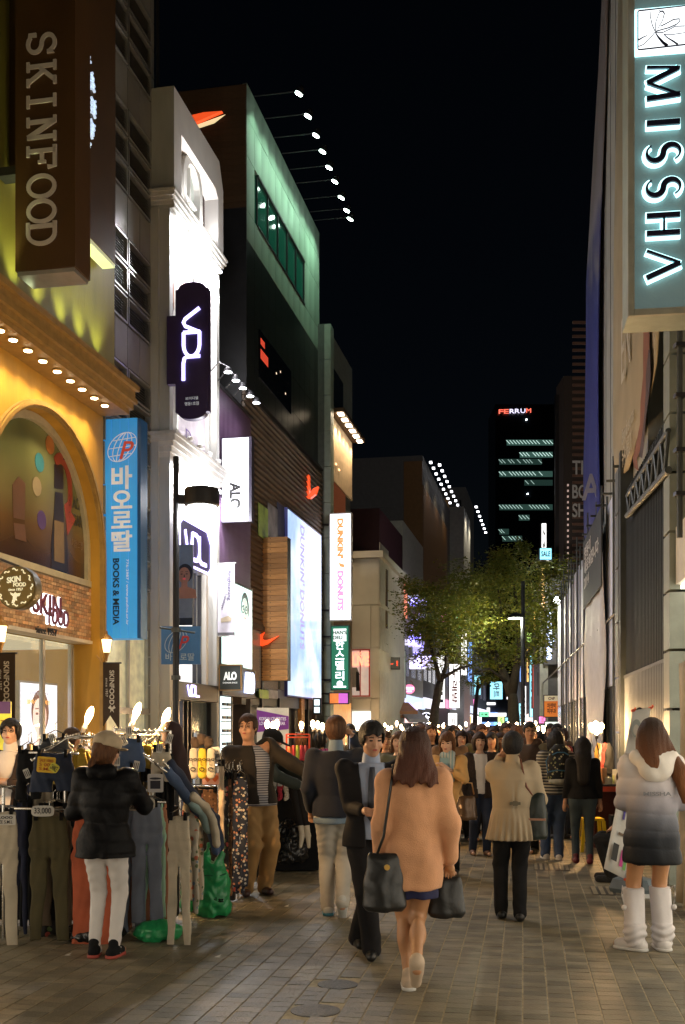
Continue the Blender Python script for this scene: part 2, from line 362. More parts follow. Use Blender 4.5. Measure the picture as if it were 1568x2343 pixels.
pst=MB(LF);lfp(pst,[(auc-(ahw-.09)*math.cos(R(a)),spring+(ry_-.10)*math.sin(R(a)))for a in range(0,181,6)]+[(auc+ahw-.09,3.8),(auc-ahw+.09,3.8)],-.22,.02)
pst.build('window_poster',mat('arch_poster',(.2,.15,.05),.25,setup=poster_setup,bump=0),skin)
po=-.198
def D2(mb,px,py,off=po):u,z=LF.uz(px,py,off);return u,z
def flat(mb,pts,off=po,d=.004,m=None):return lfp(mb,[LF.uz(px,py,off)for px,py in pts],off,d,m)
mb=MB(LF)
u0,z0=LF.uz(140,1120,po)
ar=[(u0+(.36)*math.cos(R(a)),z0+.52*math.sin(R(a)))for a in range(130,-31,-8)]+[(u0+.46,z0-.34),(u0+.20,z0-.62),(u0+.10,z0-.2)]+[(u0+.22*math.cos(R(a)),z0+.36*math.sin(R(a)))for a in range(-22,131,8)]
lfp(mb,ar,po,.004);mb.build('printed_arrow',mat('print_red',(.30,.045,.02),.4),skin)
mb=MB(LF);bx=130
flat(mb,[(124,1062),(145,1066),(145,1120),(124,1117)]);flat(mb,[(117,1240),(123,1180),(126,1125),(143,1128),(146,1185),(155,1250),(155,1310),(117,1300)]);mb.build('printed_bottle',mat('print_dark',(.02,.012,.012),.35),skin)
mb=MB(LF);flat(mb,[(124,1190),(146,1196),(147,1290),(124,1283)],po+.005);mb.build('printed_label',mat('print_tan',(.20,.13,.05),.4),skin)
for px,py,cn,c in((114,1018,'print_orange',(.38,.14,.03)),(90,1058,'print_cyan',(.04,.20,.26)),(84,1113,'print_pale',(.30,.24,.14)),(95,1190,'print_violet',(.085,.045,.16))):
 mb=MB(LF);u,z=LF.uz(px,py,po);lfp(mb,[(u+.13*math.cos(R(a)),z+.13*math.sin(R(a)))for a in range(0,360,20)],po,.006);mb.build('printed_disc',mat(cn,c,.4),skin)
mb=MB(LF);flat(mb,[(28,1108),(42,1090),(58,1106),(56,1190),(30,1184)],po);flat(mb,[(30,1196),(56,1200),(60,1240),(34,1232)],po);mb.build('printed_bird_house',mat('print_brown',(.10,.045,.02),.5),skin)
mb=MB(LF);flat(mb,[(232-18,1270),(228-8,1268),(226-8,1330-4),(205-8,1322-4)],po);mb.build('printed_cup',mat('print_grey',(.16,.19,.22),.5),skin)
def wall_text(F,off,body,px,py,w_,h_,m,parent,name='lettering',d=.02,offset=0.,right='A',rot=False,lab=None):
 u,z=F.uz(px,py,off);X,Y,N=F.A,Z,F.B
 if rot:X,Y=-Z,F.A
 mb=MB();letters(mb,body,F((u,off,z)),X,Y,N,w_,h_,d,offset);return mb.build(name,m,parent,lab)
wall_text(LF,po,'BLACK\nSUGAR',172,1170,.46,.42,m_black,skin,d=.004)
wall_text(LF,po+.005,'360°',154,1048,.26,.11,m_black,skin,d=.004,offset=.02)
wall_text(LF,po,'흑설탕 스크럽',176,1245,.36,.12,mat('print_faded',(.2,.12,.06),.5),skin,d=.004)
zb0,zb1=2.98,3.77;oB=-.14
mb=MB(LF);mb.box(auc-ahw+.002,auc+ahw-.002,-.40,oB-.014,zb0,zb1);mb.build('brick_backing',m_mortar,skin)
mb=MB(LF);mb.box(auc-ahw+.003,auc+ahw-.003,-.39,oB+.03,zb0-.05,zb0-.003);mb.build('sill',mat('pale_sill',(.5,.45,.36),.4),skin)
BW,BH=.165,.052;cells=[]
for r in range(int((zb1-zb0)/BH)):
 c0=auc-ahw+.004-(r%2)*BW/2;k=0
 while c0+k*BW<auc+ahw-.01:
  a=max(c0+k*BW,auc-ahw+.004);b=min(c0+(k+1)*BW-.008,auc+ahw-.004);k+=1
  if b-a>.02:cells.append((a,b,zb0+r*BH,zb0+(r+1)*BH-.007))
cells.sort(key=lambda c:-c[0]);vis=[c for c in cells if c[0]>LF.u(-12,oB)]
bm_={}
for i,(a,b,c,d)in enumerate(vis[:300]):
 wd=round(b-a,3);key=(wd,i%3)
 if key not in bm_:q=MB();e=.004;q.F=Fr((0,0,0),LF.A,LF.B);q.box(0,b-a,-.016,.002+.004*(i%3),0,d-c);bm_[key]=q.mesh('brick',m_brick)
 link('brick',bm_[key],skin,LF((a,oB,c)))
mb=MB(LF)
for a,b,c,d in vis[300:]:mb.box(a,b,oB-.016,oB+.004,c,d)
if mb.v:tag(mb.build('bricks',m_brick,skin),kind='stuff')
mb=MB();mb2=MB();
for body,px,py,w_,h_ in(('SKIN',102,1384,.84,.29),('FOOD',128,1413,.62,.23)):
 u,z=LF.uz(px,py,oB)
 letters(mb,body,LF((u,oB+.034,z)),LF.A,Z,LF.B,w_,h_,.02,.012);letters(mb2,body,LF((u,oB+.006,z)),LF.A,Z,LF.B,w_+.02,h_+.02,.025,.03)
mb.build('lettering',mat('crimson_letter',(.14,.015,.02),.4),skin);mb2.build('letter_glow',glow('cool_letter_side',(.8,.9,1),3.0),skin)
wall_text(LF,oB+.02,'since 1957',105,1444,.62,.10,m_black,skin,d=.02,offset=.01)
mb=MB(LF);mb.box(auc-ahw,auc+ahw,-3.6,-3.5,0,2.93);mb.box(auc-ahw,auc+ahw,-3.5,-.47,2.86,2.93);mb.build('interior_wall',g_shop,skin)
mb=MB(LF)
for u in(auc-ahw+.05,LF.u(98,-.4),LF.u(183,-.4),auc+ahw-.12):mb.box(u-.035,u+.035,-.44,-.38,0,2.92)
mb.box(auc-ahw,auc+ahw,-.439,-.381,.0,.1);mb.build('mullions',m_alu,skin)
for a,b in((auc-ahw+.09,LF.u(98,-.4)-.04),(LF.u(98,-.4)+.04,LF.u(183,-.4)-.04),(LF.u(183,-.4)+.04,auc+ahw-.16)):
 mb=MB(LF);mb.box(a,b,-.415,-.405,.1,2.9);mb.build('pane',m_pane,skin)
lb=thing('light_box','bright backlit skincare poster of a smiling woman in the yellow shop window','light box',LF((LF.u(88,-.6),-.6,0)))
o_=-.6;u0,u1=LF.u(47,o_),LF.u(130,o_);zt=LF.uz(88,1565,o_)[1]
mb=MB(LF);mb.box(u0-.03,u1+.03,o_-.12,o_-.004,.55,zt+.03);mb.build('frame',m_alu,lb)
mb=MB(LF);mb.box(u0,u1,o_-.003,o_+.004,.6,zt);mb.build('poster',glow('poster_glow',(.86,.90,1),1.25),lb)
def face_print(parent,F,off,px,py,s,hair='2a1712',skin_='c98a6c',e=.9,dark=False,hairdo='bun'):
 u,z=F.uz(px,py,off);c=F((u,off,z));gl=(lambda n,h,k=1:glow(n,srgb(h),e*k))if e else(lambda n,h,k=1:mat(n,srgb(h),.5))
 q=MB();N=F.B;X=F.A
 disc(q,c+X*.05*s+Z*.14*s,X,Z,N,.52*s,.60*s,.003)
 if hairdo=='long':mb_prism(q,[(-.55*s,.1*s),(.6*s,.1*s),(.75*s,-1.2*s),(.3*s,-1.3*s),(-.3*s,-1.3*s),(-.7*s,-1.1*s)],c,X,Z,N,.002)
 q.build('printed_hair',gl('hair_print'+hair,hair,.5),parent)
 q=MB();disc(q,c+N*.004,X,Z,N,.40*s,.52*s,.003);mb_prism(q,[(-.17*s,-.3*s),(.2*s,-.3*s),(.22*s,-.75*s),(.75*s,-.95*s),(.85*s,-1.5*s),(-.75*s,-1.5*s),(-.65*s,-.95*s),(-.2*s,-.75*s)],c+N*.003,X,Z,N,.003)
 q.build('printed_face',gl('face_print'+skin_,skin_),parent)
 q=MB()
 for sx in(-.17,.17):disc(q,c+N*.008+X*sx*s+Z*.08*s,X,Z,N,.085*s,.035*s,.002,10);mb_prism(q,[((sx-.1)*s,.2*s),((sx+.1)*s,.21*s),((sx+.1)*s,.24*s),((sx-.1)*s,.23*s)],c+N*.008,X,Z,N,.002)
 mb_prism(q,[(-.02*s,.05*s),(.02*s,.05*s),(.05*s,-.12*s),(-.03*s,-.12*s)],c+N*.0075,X,Z,N,.001)
 q.build('printed_eyes',gl('eye_print'+hair,hair,.55),parent)
 q=MB();disc(q,c+N*.008-Z*.24*s,X,Z,N,.12*s,.04*s,.002,10);q.build('printed_lips',gl('lip_print','b03540'),parent)
face_print(lb,LF,o_+.006,90,1640,.52,'6a3030','ffd9cf',1.1)
mb=MB();u,z=LF.uz(88,1607,o_);letters(mb,'블랙슈가퍼펙트',LF((u,o_+.006,z)),LF.A,Z,LF.B,.72,.07,.004,.02);mb.build('lettering',glow('amber_letter',(1,.45,.08),1.0),lb)
mb=MB();u,z=LF.uz(88,1588,o_);letters(mb,'당신의 피부를 위한',LF((u,o_+.006,z)),LF.A,Z,LF.B,.6,.05,.004);mb.build('lettering',glow('grey_letter',(.4,.42,.5),.8),lb)
mb=MB(LF);mb.box(LF.u(143,-1.2),LF.u(166,-1.2),-1.2,-1.17,LF.uz(155,1620,-1.2)[1],LF.uz(155,1512,-1.2)[1]);mb.build('interior_picture',mat('brown_picture',(.12,.06,.03),.5,var=.6,vs_=5),skin)
mb=MB(LF);mb.box(LF.u(66,-1.6),LF.u(96,-1.6),-2,-1.6,2.35,2.8);mb.build('interior_shelf',mat('pale_shelf',(.6,.6,.5),.5),skin)
co=.5
mb=MB(LF);uE=LF.u(262,.2)
for o0,o1,za,zb in((-.2,co-.06,6.37,6.44),(-.2,co,6.441,6.53),(-.2,co+.05,6.531,6.60),(-.2,co+.02,6.601,6.72),(-.2,co+.08,6.721,6.80)):
 mb.box(uA,uE+.02+(o1-co)*.5,o0,o1,za,zb)
mb.build('cornice',m_cornice,skin)
for i,px in enumerate((0,30,64,98,131,161,188,216,240)):
 off=.30;u,z=LF.uz(px,905,off);u=LF.u(px,off);c=LF((u,off,6.36))
 f=MB();f.lathe(c-Z*.012,[(.062,0),(.062,.02)],14);fo=f.build('downlight',m_cornice,skin)
 f=MB();f.lathe(c-Z*.022,[(.05,0),(.05,.006)],14);f.build('lens',g_down,fo)
 lamp('SPOT','downlight_lamp',c-Z*.03,32,(1,.74,.38),.05,skin,(-.28*LF.B.x,-.28*LF.B.y,-1),105,.9)
mb=MB(LF);mb.box(uA,uE,.1,.2,6.95,17);mb.box(uE-.1,uE,-6,.1,6.95,17);mb.box(uA,uE,-.3,.1,6.95,7.0);mb.box(uA,uE-.15,-.5,-.45,6.7,7.1);mb.build('upper_wall',m_olive,skin)
for i,px in enumerate((10,66,120,172,214,252)):
 off=.42;u=LF.u(px,off);c=LF((u,off,6.84))
 f=MB(LF);f.box(u-.07,u+.07,off-.06,off+.06,6.80,6.87);fo=f.build('uplight',m_darkm,skin)
 f=MB(LF);f.box(u-.05,u+.05,off-.045,off+.045,6.871,6.88);f.build('lens',glow('green_white_lens',(.85,1,.55),5),fo)
 lamp('SPOT','uplight_lamp',c+Z*.08,26,(.88,1,.42),.06,skin,(-.16*LF.B.x,-.16*LF.B.y,1),78,1)
def slab(mb,ch,c,X,Y,N,w_,h_,t,d):
 S_=lambda pts,wd=t:stroke(mb,pts,wd,c,X,Y,N,w_,h_,d)
 sf=.16*w_/w_
 def ser(x,y,l=.2):S_([(x-l,y),(x+l,y)],t*.8)
 if ch=='I':S_([(0,-.5),(0,.5)]);ser(0,.47,.3);ser(0,-.47,.3)
 if ch=='K':S_([(-.28,-.5),(-.28,.5)]);S_([(.32,.47),(-.22,-.05)]);S_([(-.08,.08),(.36,-.47)]);[ser(*q)for q in((-.28,.47,.2),(-.28,-.47,.2),(.32,.47,.17),(.36,-.47,.17))]
 if ch=='N':S_([(-.3,-.5),(-.3,.5)]);S_([(.32,-.5),(.32,.5)]);S_([(-.3,.48),(.32,-.48)],t*1.15);[ser(*q)for q in((-.36,.47,.15),(-.3,-.47,.2),(.32,.47,.2))]
 if ch=='F':S_([(-.25,-.5),(-.25,.5)]);S_([(-.45,.47),(.4,.47),(.42,.22)]);S_([(-.25,.02),(.2,.02)]);S_([(.2,-.12),(.2,.16)],t*.8);ser(-.25,-.47,.22)
 if ch=='O':S_(arc(0,0,.42,.46,0,360,28))
 if ch=='D':S_([(-.28,-.47),(-.28,.47)]);S_([(-.45,.47),(0,.47)]+arc(.0,0,.42,.47,88,-88,16)+[(-.45,-.47)])
 if ch=='S':S_([(.36,.2),(.36,.42),(.30,.28)]+arc(0,.24,.32,.23,45,260,14)+arc(0,-.23,.34,.24,80,-135,14)+[(-.36,-.42),(-.36,-.18)])
uS=LF.u(172,1.0);F_=LF
uS=13.2
bs=thing('projecting_sign','tall brown projecting sign with pale letters reading SKINFOOD downwards','sign',LF((uS,.3,6)))
oa,_=LF.oz(35,300,uS);ob,_=LF.oz(172,300,uS);zbt=LF.oz(100,615,uS)[1]
mb=MB(LF);mb.box(uS,uS+.42,oa,ob,zbt,16);mb.build('box',m_brown,bs)
mb=MB(LF);mb.box(uS+.02,uS+.4,oa+.02,ob-.02,zbt-.05,zbt-.002);mb.build('base',m_alu,bs)
mb=MB(LF);mb.box(uS+.1,uS+.3,oa-1.2,oa,zbt+1.2,zbt+1.3);mb.box(uS+.1,uS+.3,oa-1.2,oa,zbt+5.2,zbt+5.3);mb.build('bracket',m_darkm,bs)
mb=MB()
for ch,y in zip('SKINFOOD',(100,168,232,296,360,427,484,534)):
 hh={'I':46,'N':64,'O':62}.get(ch,54)
 hh=50 if ch=='I' else 58
 o,z=LF.oz(96,y,uS);k=LF((uS,o,0)).y/FPX
 slab(mb,ch,LF((uS-.002,o,z)),-Z,LF.B,-LF.A,hh*k*.98,70*k,9.5*k,.02)
mb.build('lettering',m_letter,bs)
ub0=LF.u(150,.2);ub1=LF.u(232,.2)
mb=MB(LF);mb.box(LF.u(20,.2),ub1,.21,.42,LF.uz(232,590,.3)[1]+.0,16);mb.build('sign_board',m_brown,skin)
zb_=LF.uz(232,590,.3)[1]
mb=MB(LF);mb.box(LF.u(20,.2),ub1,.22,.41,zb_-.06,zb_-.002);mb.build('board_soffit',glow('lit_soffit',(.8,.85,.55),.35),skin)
mb=MB();cu,cz=LF.u(135,.42),LF.uz(213,250,.42)[1];c0=LF((cu,.43,cz))
ru=LF.u(210,.42)-cu;rz=0.85*1.1
rz=abs(LF.uz(178,390,.42)[1]-LF.uz(178,105,.42)[1])/2*1.2
for k in range(-4,5):
 a=k*19
 for s in(-1,1):
  sp=[((1+.07*math.sin(t*1.5)*s)*math.cos(R(a+t*2.1)),(1+.07*math.sin(t*1.5)*s)*math.sin(R(a+t*2.1)))for t in[x*.6 for x in range(-5,6)]]
  stroke(mb,sp,.028,c0,LF.A,Z,LF.B,ru,rz,.03)
mb.build('emblem_ring',glow('emblem_glow',(.55,.68,.85),.9),skin)
mb=MB();u,z=LF.uz(178,222,.42);letters(mb,'FOOD',LF((u-.45,.43,z)),LF.A,Z,LF.B,1.3,.40,.03,.04);u,z=LF.uz(172,255,.42);letters(mb,'since 1957',LF((u-.35,.43,z)),LF.A,Z,LF.B,.9,.18,.03,.02)
mb.build('emblem_lettering',glow('emblem_glow',(.55,.68,.85),.9),skin)
uR=LF.uz(50,1340,.5)[0]-1.3
rs=thing('round_sign','round olive hanging sign reading SKIN FOOD since 1957 with a white cherub','sign',LF((uR,1,3)))
o,z=LF.oz(36,1344,uR);k=LF((uR,o,0)).y/FPX;c=LF((uR,o,z));rr_=50*k
mb=MB();mb.lathe(c,[(rr_*.97,0),(rr_,.02),(rr_,.13),(rr_*.97,.15)],40,axis=LF.A);mb.build('drum',mat('dark_olive_drum',(.075,.055,.012),.4),rs)
mb=MB();disc(mb,c-LF.A*.004,LF.B,Z,-LF.A,rr_*.93,rr_*.93,.004,40);mb.build('face',mat('olive_face',(.14,.10,.018),.45),rs)
mb=MB();q=c-LF.A*.010
letters(mb,'SKIN',q+LF.B*-.07*rr_+Z*.36*rr_,(LF.B+Z*.12),Z,-LF.A,.62*rr_*1.1,.27*rr_,.006,.03);letters(mb,'FOOD',q+LF.B*.22*rr_+Z*.12*rr_,LF.B+Z*.0,Z,-LF.A,.52*rr_*1.2,.19*rr_,.006,.03)
letters(mb,'since 1957',q+LF.B*.02*rr_-Z*.1*rr_,LF.B,Z,-LF.A,.72*rr_,.13*rr_,.006,.01)
mb_prism(mb,[(-.08,-.3),(-.25,-.22),(-.22,-.32),(-.1,-.42),(-.12,-.55),(-.18,-.72),(-.06,-.74),(0,-.6),(.1,-.62),(.06,-.5),(.1,-.42),(.28,-.26),(.2,-.42),(.05,-.34),(.08,-.28),(0,-.22)],q,LF.B*rr_,Z*rr_,-LF.A,.006)
for a in range(0,360,30):
 stroke(mb,[((.82+.05*math.sin(t))*math.cos(R(a+t*3)),(.82+.05*math.sin(t))*math.sin(R(a+t*3)))for t in[x*.6 for x in range(-5,6)]],.012,q,LF.B,Z,-LF.A,rr_,rr_,.006)
mb.build('lettering',glow('pale_sign_print',(.85,.85,.62),.42),rs)
mb=MB();mb.tube([c+LF.A*.07-LF.B*rr_,c+LF.A*.07-LF.B*(o+.1)],.02);mb.tube([c+LF.A*.07+Z*rr_,c+LF.A*.07+Z*(rr_+.12)-LF.B*.3,c+LF.A*.07+Z*(rr_+.12)-LF.B*(o+.05)],.014);mb.build('bracket',m_darkm,rs)
def flag(uF,px0,px1,py0,py1,lab,body=True):
 f=thing('hanging_flag',lab,'banner',LF((uF,.5,2)),'dark brown swallowtail flags of the yellow shop')
 a,z1=LF.oz(px0,py0,uF);b,z0=LF.oz(px1,py1,uF);notch=(z1-z0)*.22
 mb=MB();mb_prism(mb,[(a,z1),(b,z1),(b,z0),((a+b)/2,z0+notch),(a,z0)],LF((uF,0,0)),LF.B,Z,LF.A,.012);mb.build('cloth',mat('brown_cloth',(.035,.022,.014),.8),f)
 mb=MB();mb.tube([LF((uF+.006,a-.5,z1+.01)),LF((uF+.006,b+.03,z1+.01))],.012);mb.build('rod',m_darkm,f)
 mb=MB();m_=LF((uF-.002,(a+b)/2+.03,z1-(z1-z0)*.36));w_=(z1-z0)*.52
 letters(mb,'SKINFOOD',m_,-Z,LF.B,-LF.A,w_,(b-a)*.26,.004,.02);letters(mb,'since 1957',m_-LF.B*(b-a)*.28,-Z,LF.B,-LF.A,w_*.55,(b-a)*.12,.004)
 mb_prism(mb,[(-.5,.1),(-.2,.5),(0,.1),(.3,.45),(.5,.1),(.15,-.1),(.3,-.5),(0,-.2),(-.25,-.5),(-.15,-.1)],m_-Z*(w_*.62),LF.B*(b-a)*.4,Z*(b-a)*.4,-LF.A,.004)
 mb.build('lettering',mat('flag_print',(.55,.54,.5),.7),f)
flag(LF.u(238)-.15,231,273,1519,1670,'brown swallowtail flag hanging below the corner lantern')
flag(LF.u(30)-.2,-14,34,1497,1660,'dark swallowtail flag hanging beside the backlit skincare poster')
def lantern(px,py,lab,off=.16,sc_=1.0):
 u=LF.u(px,off);z=LF.uz(px,py,off)[1];c=LF((u,off,z));l=thing('wall_lantern',lab,'lantern',c,'warm wall lanterns on the yellow shop')
 s=sc_;mb=MB();mb.lathe(c,[(.045*s,-.11*s),(.075*s,.08*s)],6);mb.build('glass',glow('lantern_glass',(1,.66,.30),5),l)
 mb=MB();mb.lathe(c,[(.10*s,.081*s),(.06*s,.13*s),(.02*s,.16*s),(.012*s,.21*s)],6);mb.lathe(c,[(.012*s,-.24*s),(.025*s,-.17*s),(.05*s,-.112*s)],6);mb.build('cap',m_gum,l)
 mb=MB();mb.tube([c-Z*.2*s,c-Z*.25*s-LF.B*.08,c-Z*.15*s-LF.B*off],.012);mb.build('arm',m_gum,l)
 lamp('POINT','lantern_lamp',c,10,(1,.62,.28),.06,l)
lantern(244,1476,'small glowing lantern on the corner pillar of the yellow shop')
lantern(2,1448,'glowing lantern at the edge of the photograph beside the brick band')
ys=thing('notice_board','yellow notice board with a violet top standing behind the man in glasses','notice board',P3(8,1760,10.9))
c=P3(6,1690,10.9);mb=MB();mb.box(c.x-.16,c.x+.08,c.y,c.y+.03,0,1.92);mb.build('board',glow('yellow_board',(.75,.62,.06),.55),ys)
mb=MB();mb.box(c.x-.16,c.x+.08,c.y-.004,c.y-.001,1.93-.13,1.92);mb.build('heading',mat('violet_print',(.12,.06,.2),.5),ys)
mb=MB();letters(mb,'T',P3(7,1655,10.89),(1,0,0),Z,(0,-1,0),.05,.06,.003);mb.build('lettering',mat('red_print',(.4,.08,.03),.5),ys)
# ------------------------------------------------------------------ grey panel building
gb=thing('panel_building','grey panelled building with louvred vent bands between the yellow and white shops','building',LF((LF.u(300),0,0)))
g0,g1=uB+.03,LF.u(353,.0)
gt=17.5
mb=MB(LF);mb.box(g0,g1-.01,-6,-.1,0,gt);mb.build('wall',mat('panel_backing',(.06,.06,.055),.8),gb)
ucols=[g0,g0+(g1-g0)*.2,g0+(g1-g0)*.44,g0+(g1-g0)*.69,g1-.16,g1]
z=3.3;row=0;pm={};bands=[]
while z<gt:
 lou=(row%4)in(1,2,3);h=.66 if not lou else .47
 if z+h>gt:break
 for i in range(5):
  if lou and i<4:
   if i%2==0:bands.append((ucols[i]+.02,ucols[i+2]-.02,z+.02,z+h-.02))
   continue
  key=(i,lou)
  if key not in pm:q=MB(Fr((0,0,0),LF.A,LF.B));q.box(.008,ucols[i+1]-ucols[i]-.008,-.09,0,.008,h-.008);pm[key]=q.mesh('panel',m_grey)
  link('panel',pm[key],gb,LF((ucols[i],0,z)))
 z+=h;row+=1
for a,b,c,d in bands:
 fr=MB(LF)
 for q in((a,b,c,c+.03),(a,b,d-.03,d),(a,a+.03,c+.03,d-.03),(b-.03,b,c+.03,d-.03)):fr.box(q[0],q[1],-.09,.015,q[2],q[3])
 fo=fr.build('louvre_frame',m_alu,gb)
 n_=8;sm=MB(Fr((0,0,0),LF.A,LF.B));sm.add([(0,-.07,0),(b-a-.06,-.07,0),(b-a-.06,-.01,-.045),(0,-.01,-.045),(0,-.07,.006),(b-a-.06,-.07,.006),(b-a-.06,-.01,-.039),(0,-.01,-.039)],[(0,1,2,3),(7,6,5,4),(3,2,6,7),(0,4,5,1)]);me=sm.mesh('slat',m_louv,Vector())
 for i in range(n_):link('slat',me,fo,LF((a+.03,0,c+.06+(d-c-.08)*i/n_))-ORG[gb]+ORG[gb])
mb=MB(LF);mb.box(g0,g1-.2,-.09,-.02,1.9,2.0);mb.box(g0,g1-.2,-.09,-.02,3.2,3.3);
for u in(g0+.02,g0+(g1-g0)*.5,g1-.22):mb.box(u,u+.05,-.08,-.03,0,1.9);mb.box(u,u+.05,-.08,-.03,2.0,3.2)
mb.build('window_frame',m_alu,gb)
mb=MB(LF);mb.box(g0,g1-.2,-.099,-.095,0,3.25);mb.build('shop_window',glow('cream_window',(.62,.62,.42),.30,.25),gb)
mb=MB(LF)
for zz in[x*.48 for x in range(0,7)]:mb.box(g1-.2,g1-.01,-.09,-.002,zz,zz+.46)
mb.build('pier_blocks',m_grey,gb)
mb=MB();
for du in(.02,.06,.10):mb.tube([LF((g1+du-.03,.05,0)),LF((g1+du-.03,.05,9)),LF((g1+du-.03,.05,gt))],.016,6)
mb.build('cable_pipes',m_darkm,gb)
mb=MB(LF);mb.box(g1-.12,g1+.02,.0,.12,LF.uz(360,1545,.1)[1],LF.uz(360,1505,.1)[1]);mb.build('meter_box',mat('blue_box',(.02,.05,.13),.5),gb)
uP=LF.u(262)-.35
ps=thing('projecting_sign','tall light blue projecting sign with a white globe and Korean name above BOOKS & MEDIA','sign',LF((uP,.5,4)))
a,z1=LF.oz(236,960,uP);b,z0=LF.oz(323,1460,uP);b1=LF.oz(314,960,uP)[0]
def blue_setup(t,bs_,tc,mx):
 N,L=t.nodes.new,t.links.new
 sx=N('ShaderNodeSeparateXYZ');L(tc.outputs['Object'],sx.inputs[0]);cr=N('ShaderNodeMapRange');cr.inputs[1].default_value=-2;cr.inputs[2].default_value=3
 L(sx.outputs[2],cr.inputs[0]);cr.inputs[3].default_value=.42;cr.inputs[4].default_value=1.1;L(cr.outputs[0],bs_.inputs['Emission Strength'])
m_blue=mat('blue_sign_face',(.035,.27,.62),.4,emit=.55,var=.03,bump=0)
pw=(b1-a)/4
for i in range(4):mb=MB(LF);mb.box(uP,uP+.3,a+i*pw,a+(i+1)*pw-.006,z0,z1);mb.build('panel',m_blue,ps)
mb=MB(LF);mb.box(uP+.01,uP+.29,b1,b1+(b-b1)*.8,z0,z1-.01);mb.build('side',mat('deep_blue_side',(.01,.07,.2),.4,emit=.12),ps)
mb=MB();k=LF((uP,a,0)).y/FPX
def ps_at(px,py,d=.003):o,z=LF.oz(px,py,uP);return LF((uP-d,o,z))
m_pl=mat('pale_blue_print',(.62,.66,.72),.5,emit=.30)
for ch,(y0,y1)in{'바':(1066,1120),'오':(1122,1164),'로':(1170,1209),'딸':(1214,1262)}.items():
 letters(mb,ch,ps_at(279,(y0+y1)/2),LF.B,Z,-LF.A,50*k,(y1-y0)*k,.006,.028)
g_=ps_at(280,1023)
for rx,ry in((33,33),(20,33),(7,33)):stroke(mb,[(p[0]+p[1]*.35,p[1])for p in arc(0,0,rx*k,ry*k,0,360,26)],1.8*k,g_,LF.B,Z,-LF.A,1,1,.006)
for yy_ in(-18,0,18):hw=33*math.sqrt(1-(yy_/33)**2);stroke(mb,[((-hw+yy_*.35)*k,(yy_-3)*k),((yy_*.35)*k,yy_*k),((hw+yy_*.35)*k,(yy_+3)*k)],1.8*k,g_,LF.B,Z,-LF.A,1,1,.006)
letters(mb,'776-2987 / www.pauline.or.kr',ps_at(291,1355),-Z,LF.B,-LF.A,150*k,7*k,.004)
mb.build('lettering',m_pl,ps)
mb=MB();letters(mb,'P',ps_at(292,1030,.012),LF.B+Z*.0,Z+LF.B*.3,-LF.A,26*k,40*k,.006,.01);mb.build('emblem',mat('coral_print',(.6,.08,.05),.5,emit=.25),ps)
mb=MB();letters(mb,'BOOKS & MEDIA',ps_at(266,1354),-Z,LF.B,-LF.A,152*k,15*k,.006,.025);mb.build('caption',mat('navy_print',(.004,.02,.05),.5),ps)
mb=MB(LF);mb.box(uP+.1,uP+.16,a-.5,a,z1-.8,z1-.74);mb.box(uP+.1,uP+.16,a-.5,a,z0+.8,z0+.86);mb.build('bracket',m_darkm,ps)
# ------------------------------------------------------------------ white cosmetics house with gable frame
VO=.32
v0,v1=LF.u(395,VO),LF.u(502,VO);vt=12.5
vd=thing('shop_building','narrow white floodlit cosmetics house with two cornices and an arched top window','building',LF((v0,0,0)))
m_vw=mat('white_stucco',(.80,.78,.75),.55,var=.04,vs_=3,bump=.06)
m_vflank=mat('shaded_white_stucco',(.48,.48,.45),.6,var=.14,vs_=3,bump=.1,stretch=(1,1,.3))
zc1,zc2=10.45,6.25
mb=MB(LF)
mb.box(v0,v1,-5,VO-.22,0,vt)
mb.build('wall',m_vw,vd)
pn=(v1-v0)*.09
mb=MB(LF)
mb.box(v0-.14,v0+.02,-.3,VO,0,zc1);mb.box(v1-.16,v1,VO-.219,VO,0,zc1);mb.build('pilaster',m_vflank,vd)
fr=[(v0-.14,zc1+.3),(v0-.14,vt),(v1-.25,vt),(v1,vt-.45),(v1,zc1+.3),(v1-.32,zc1+.3),(v1-.32,vt-.75),(v1-.5,vt-.62),(v0+.22,vt-.62),(v0+.22,zc1+.3)]
mb=MB(LF);lfp(mb,fr[:],VO-.40,.48);mb.build('top_frame',m_vw,vd)
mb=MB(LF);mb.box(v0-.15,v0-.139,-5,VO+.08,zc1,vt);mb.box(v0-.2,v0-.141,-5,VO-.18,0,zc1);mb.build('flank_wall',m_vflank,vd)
m_dbrick=mat('plum_brick',(.10,.065,.062),.8,var=.2,vs_=20,setup=per_piece(.3))
bc=[];r=0;bw,bh=.22,.075
awc,aww,awz,awh=(v0+v1)/2-.1,.42,zc1+.35,1.25
for r in range(int((vt-.7-zc1-.3)/bh)):
 for k in range(14):
  a=v0+.22+k*bw-(r%2)*bw/2;b=a+bw-.01;a=max(a,v0+.222);b=min(b,v1-.322)
  if b-a>.03:bc.append((a,b,zc1+.3+r*bh,zc1+.3+(r+1)*bh-.009))
me_={}
for i,(a,b,c,d)in enumerate(bc[:300]):
 key=round(b-a,3)
 if key not in me_:q=MB(Fr((0,0,0),LF.A,LF.B));q.box(0,b-a,-.03,0,0,d-c);me_[key]=q.mesh('brick',m_dbrick)
 link('brick',me_[key],vd,LF((a,VO-.19,c)))
def archring(cx,z0,hw,hz,t,n=8):return[(cx-(hw+t),z0)]+[(cx-(hw+t)*math.cos(R(a)),z0+hz+(hw*1.0+t)*math.sin(R(a)))for a in range(0,181,15)]+[(cx+hw+t,z0),(cx+hw,z0)]+[(cx+hw*math.cos(R(a)),z0+hz+hw*math.sin(R(a)))for a in range(0,181,15)]+[(cx-hw,z0)]
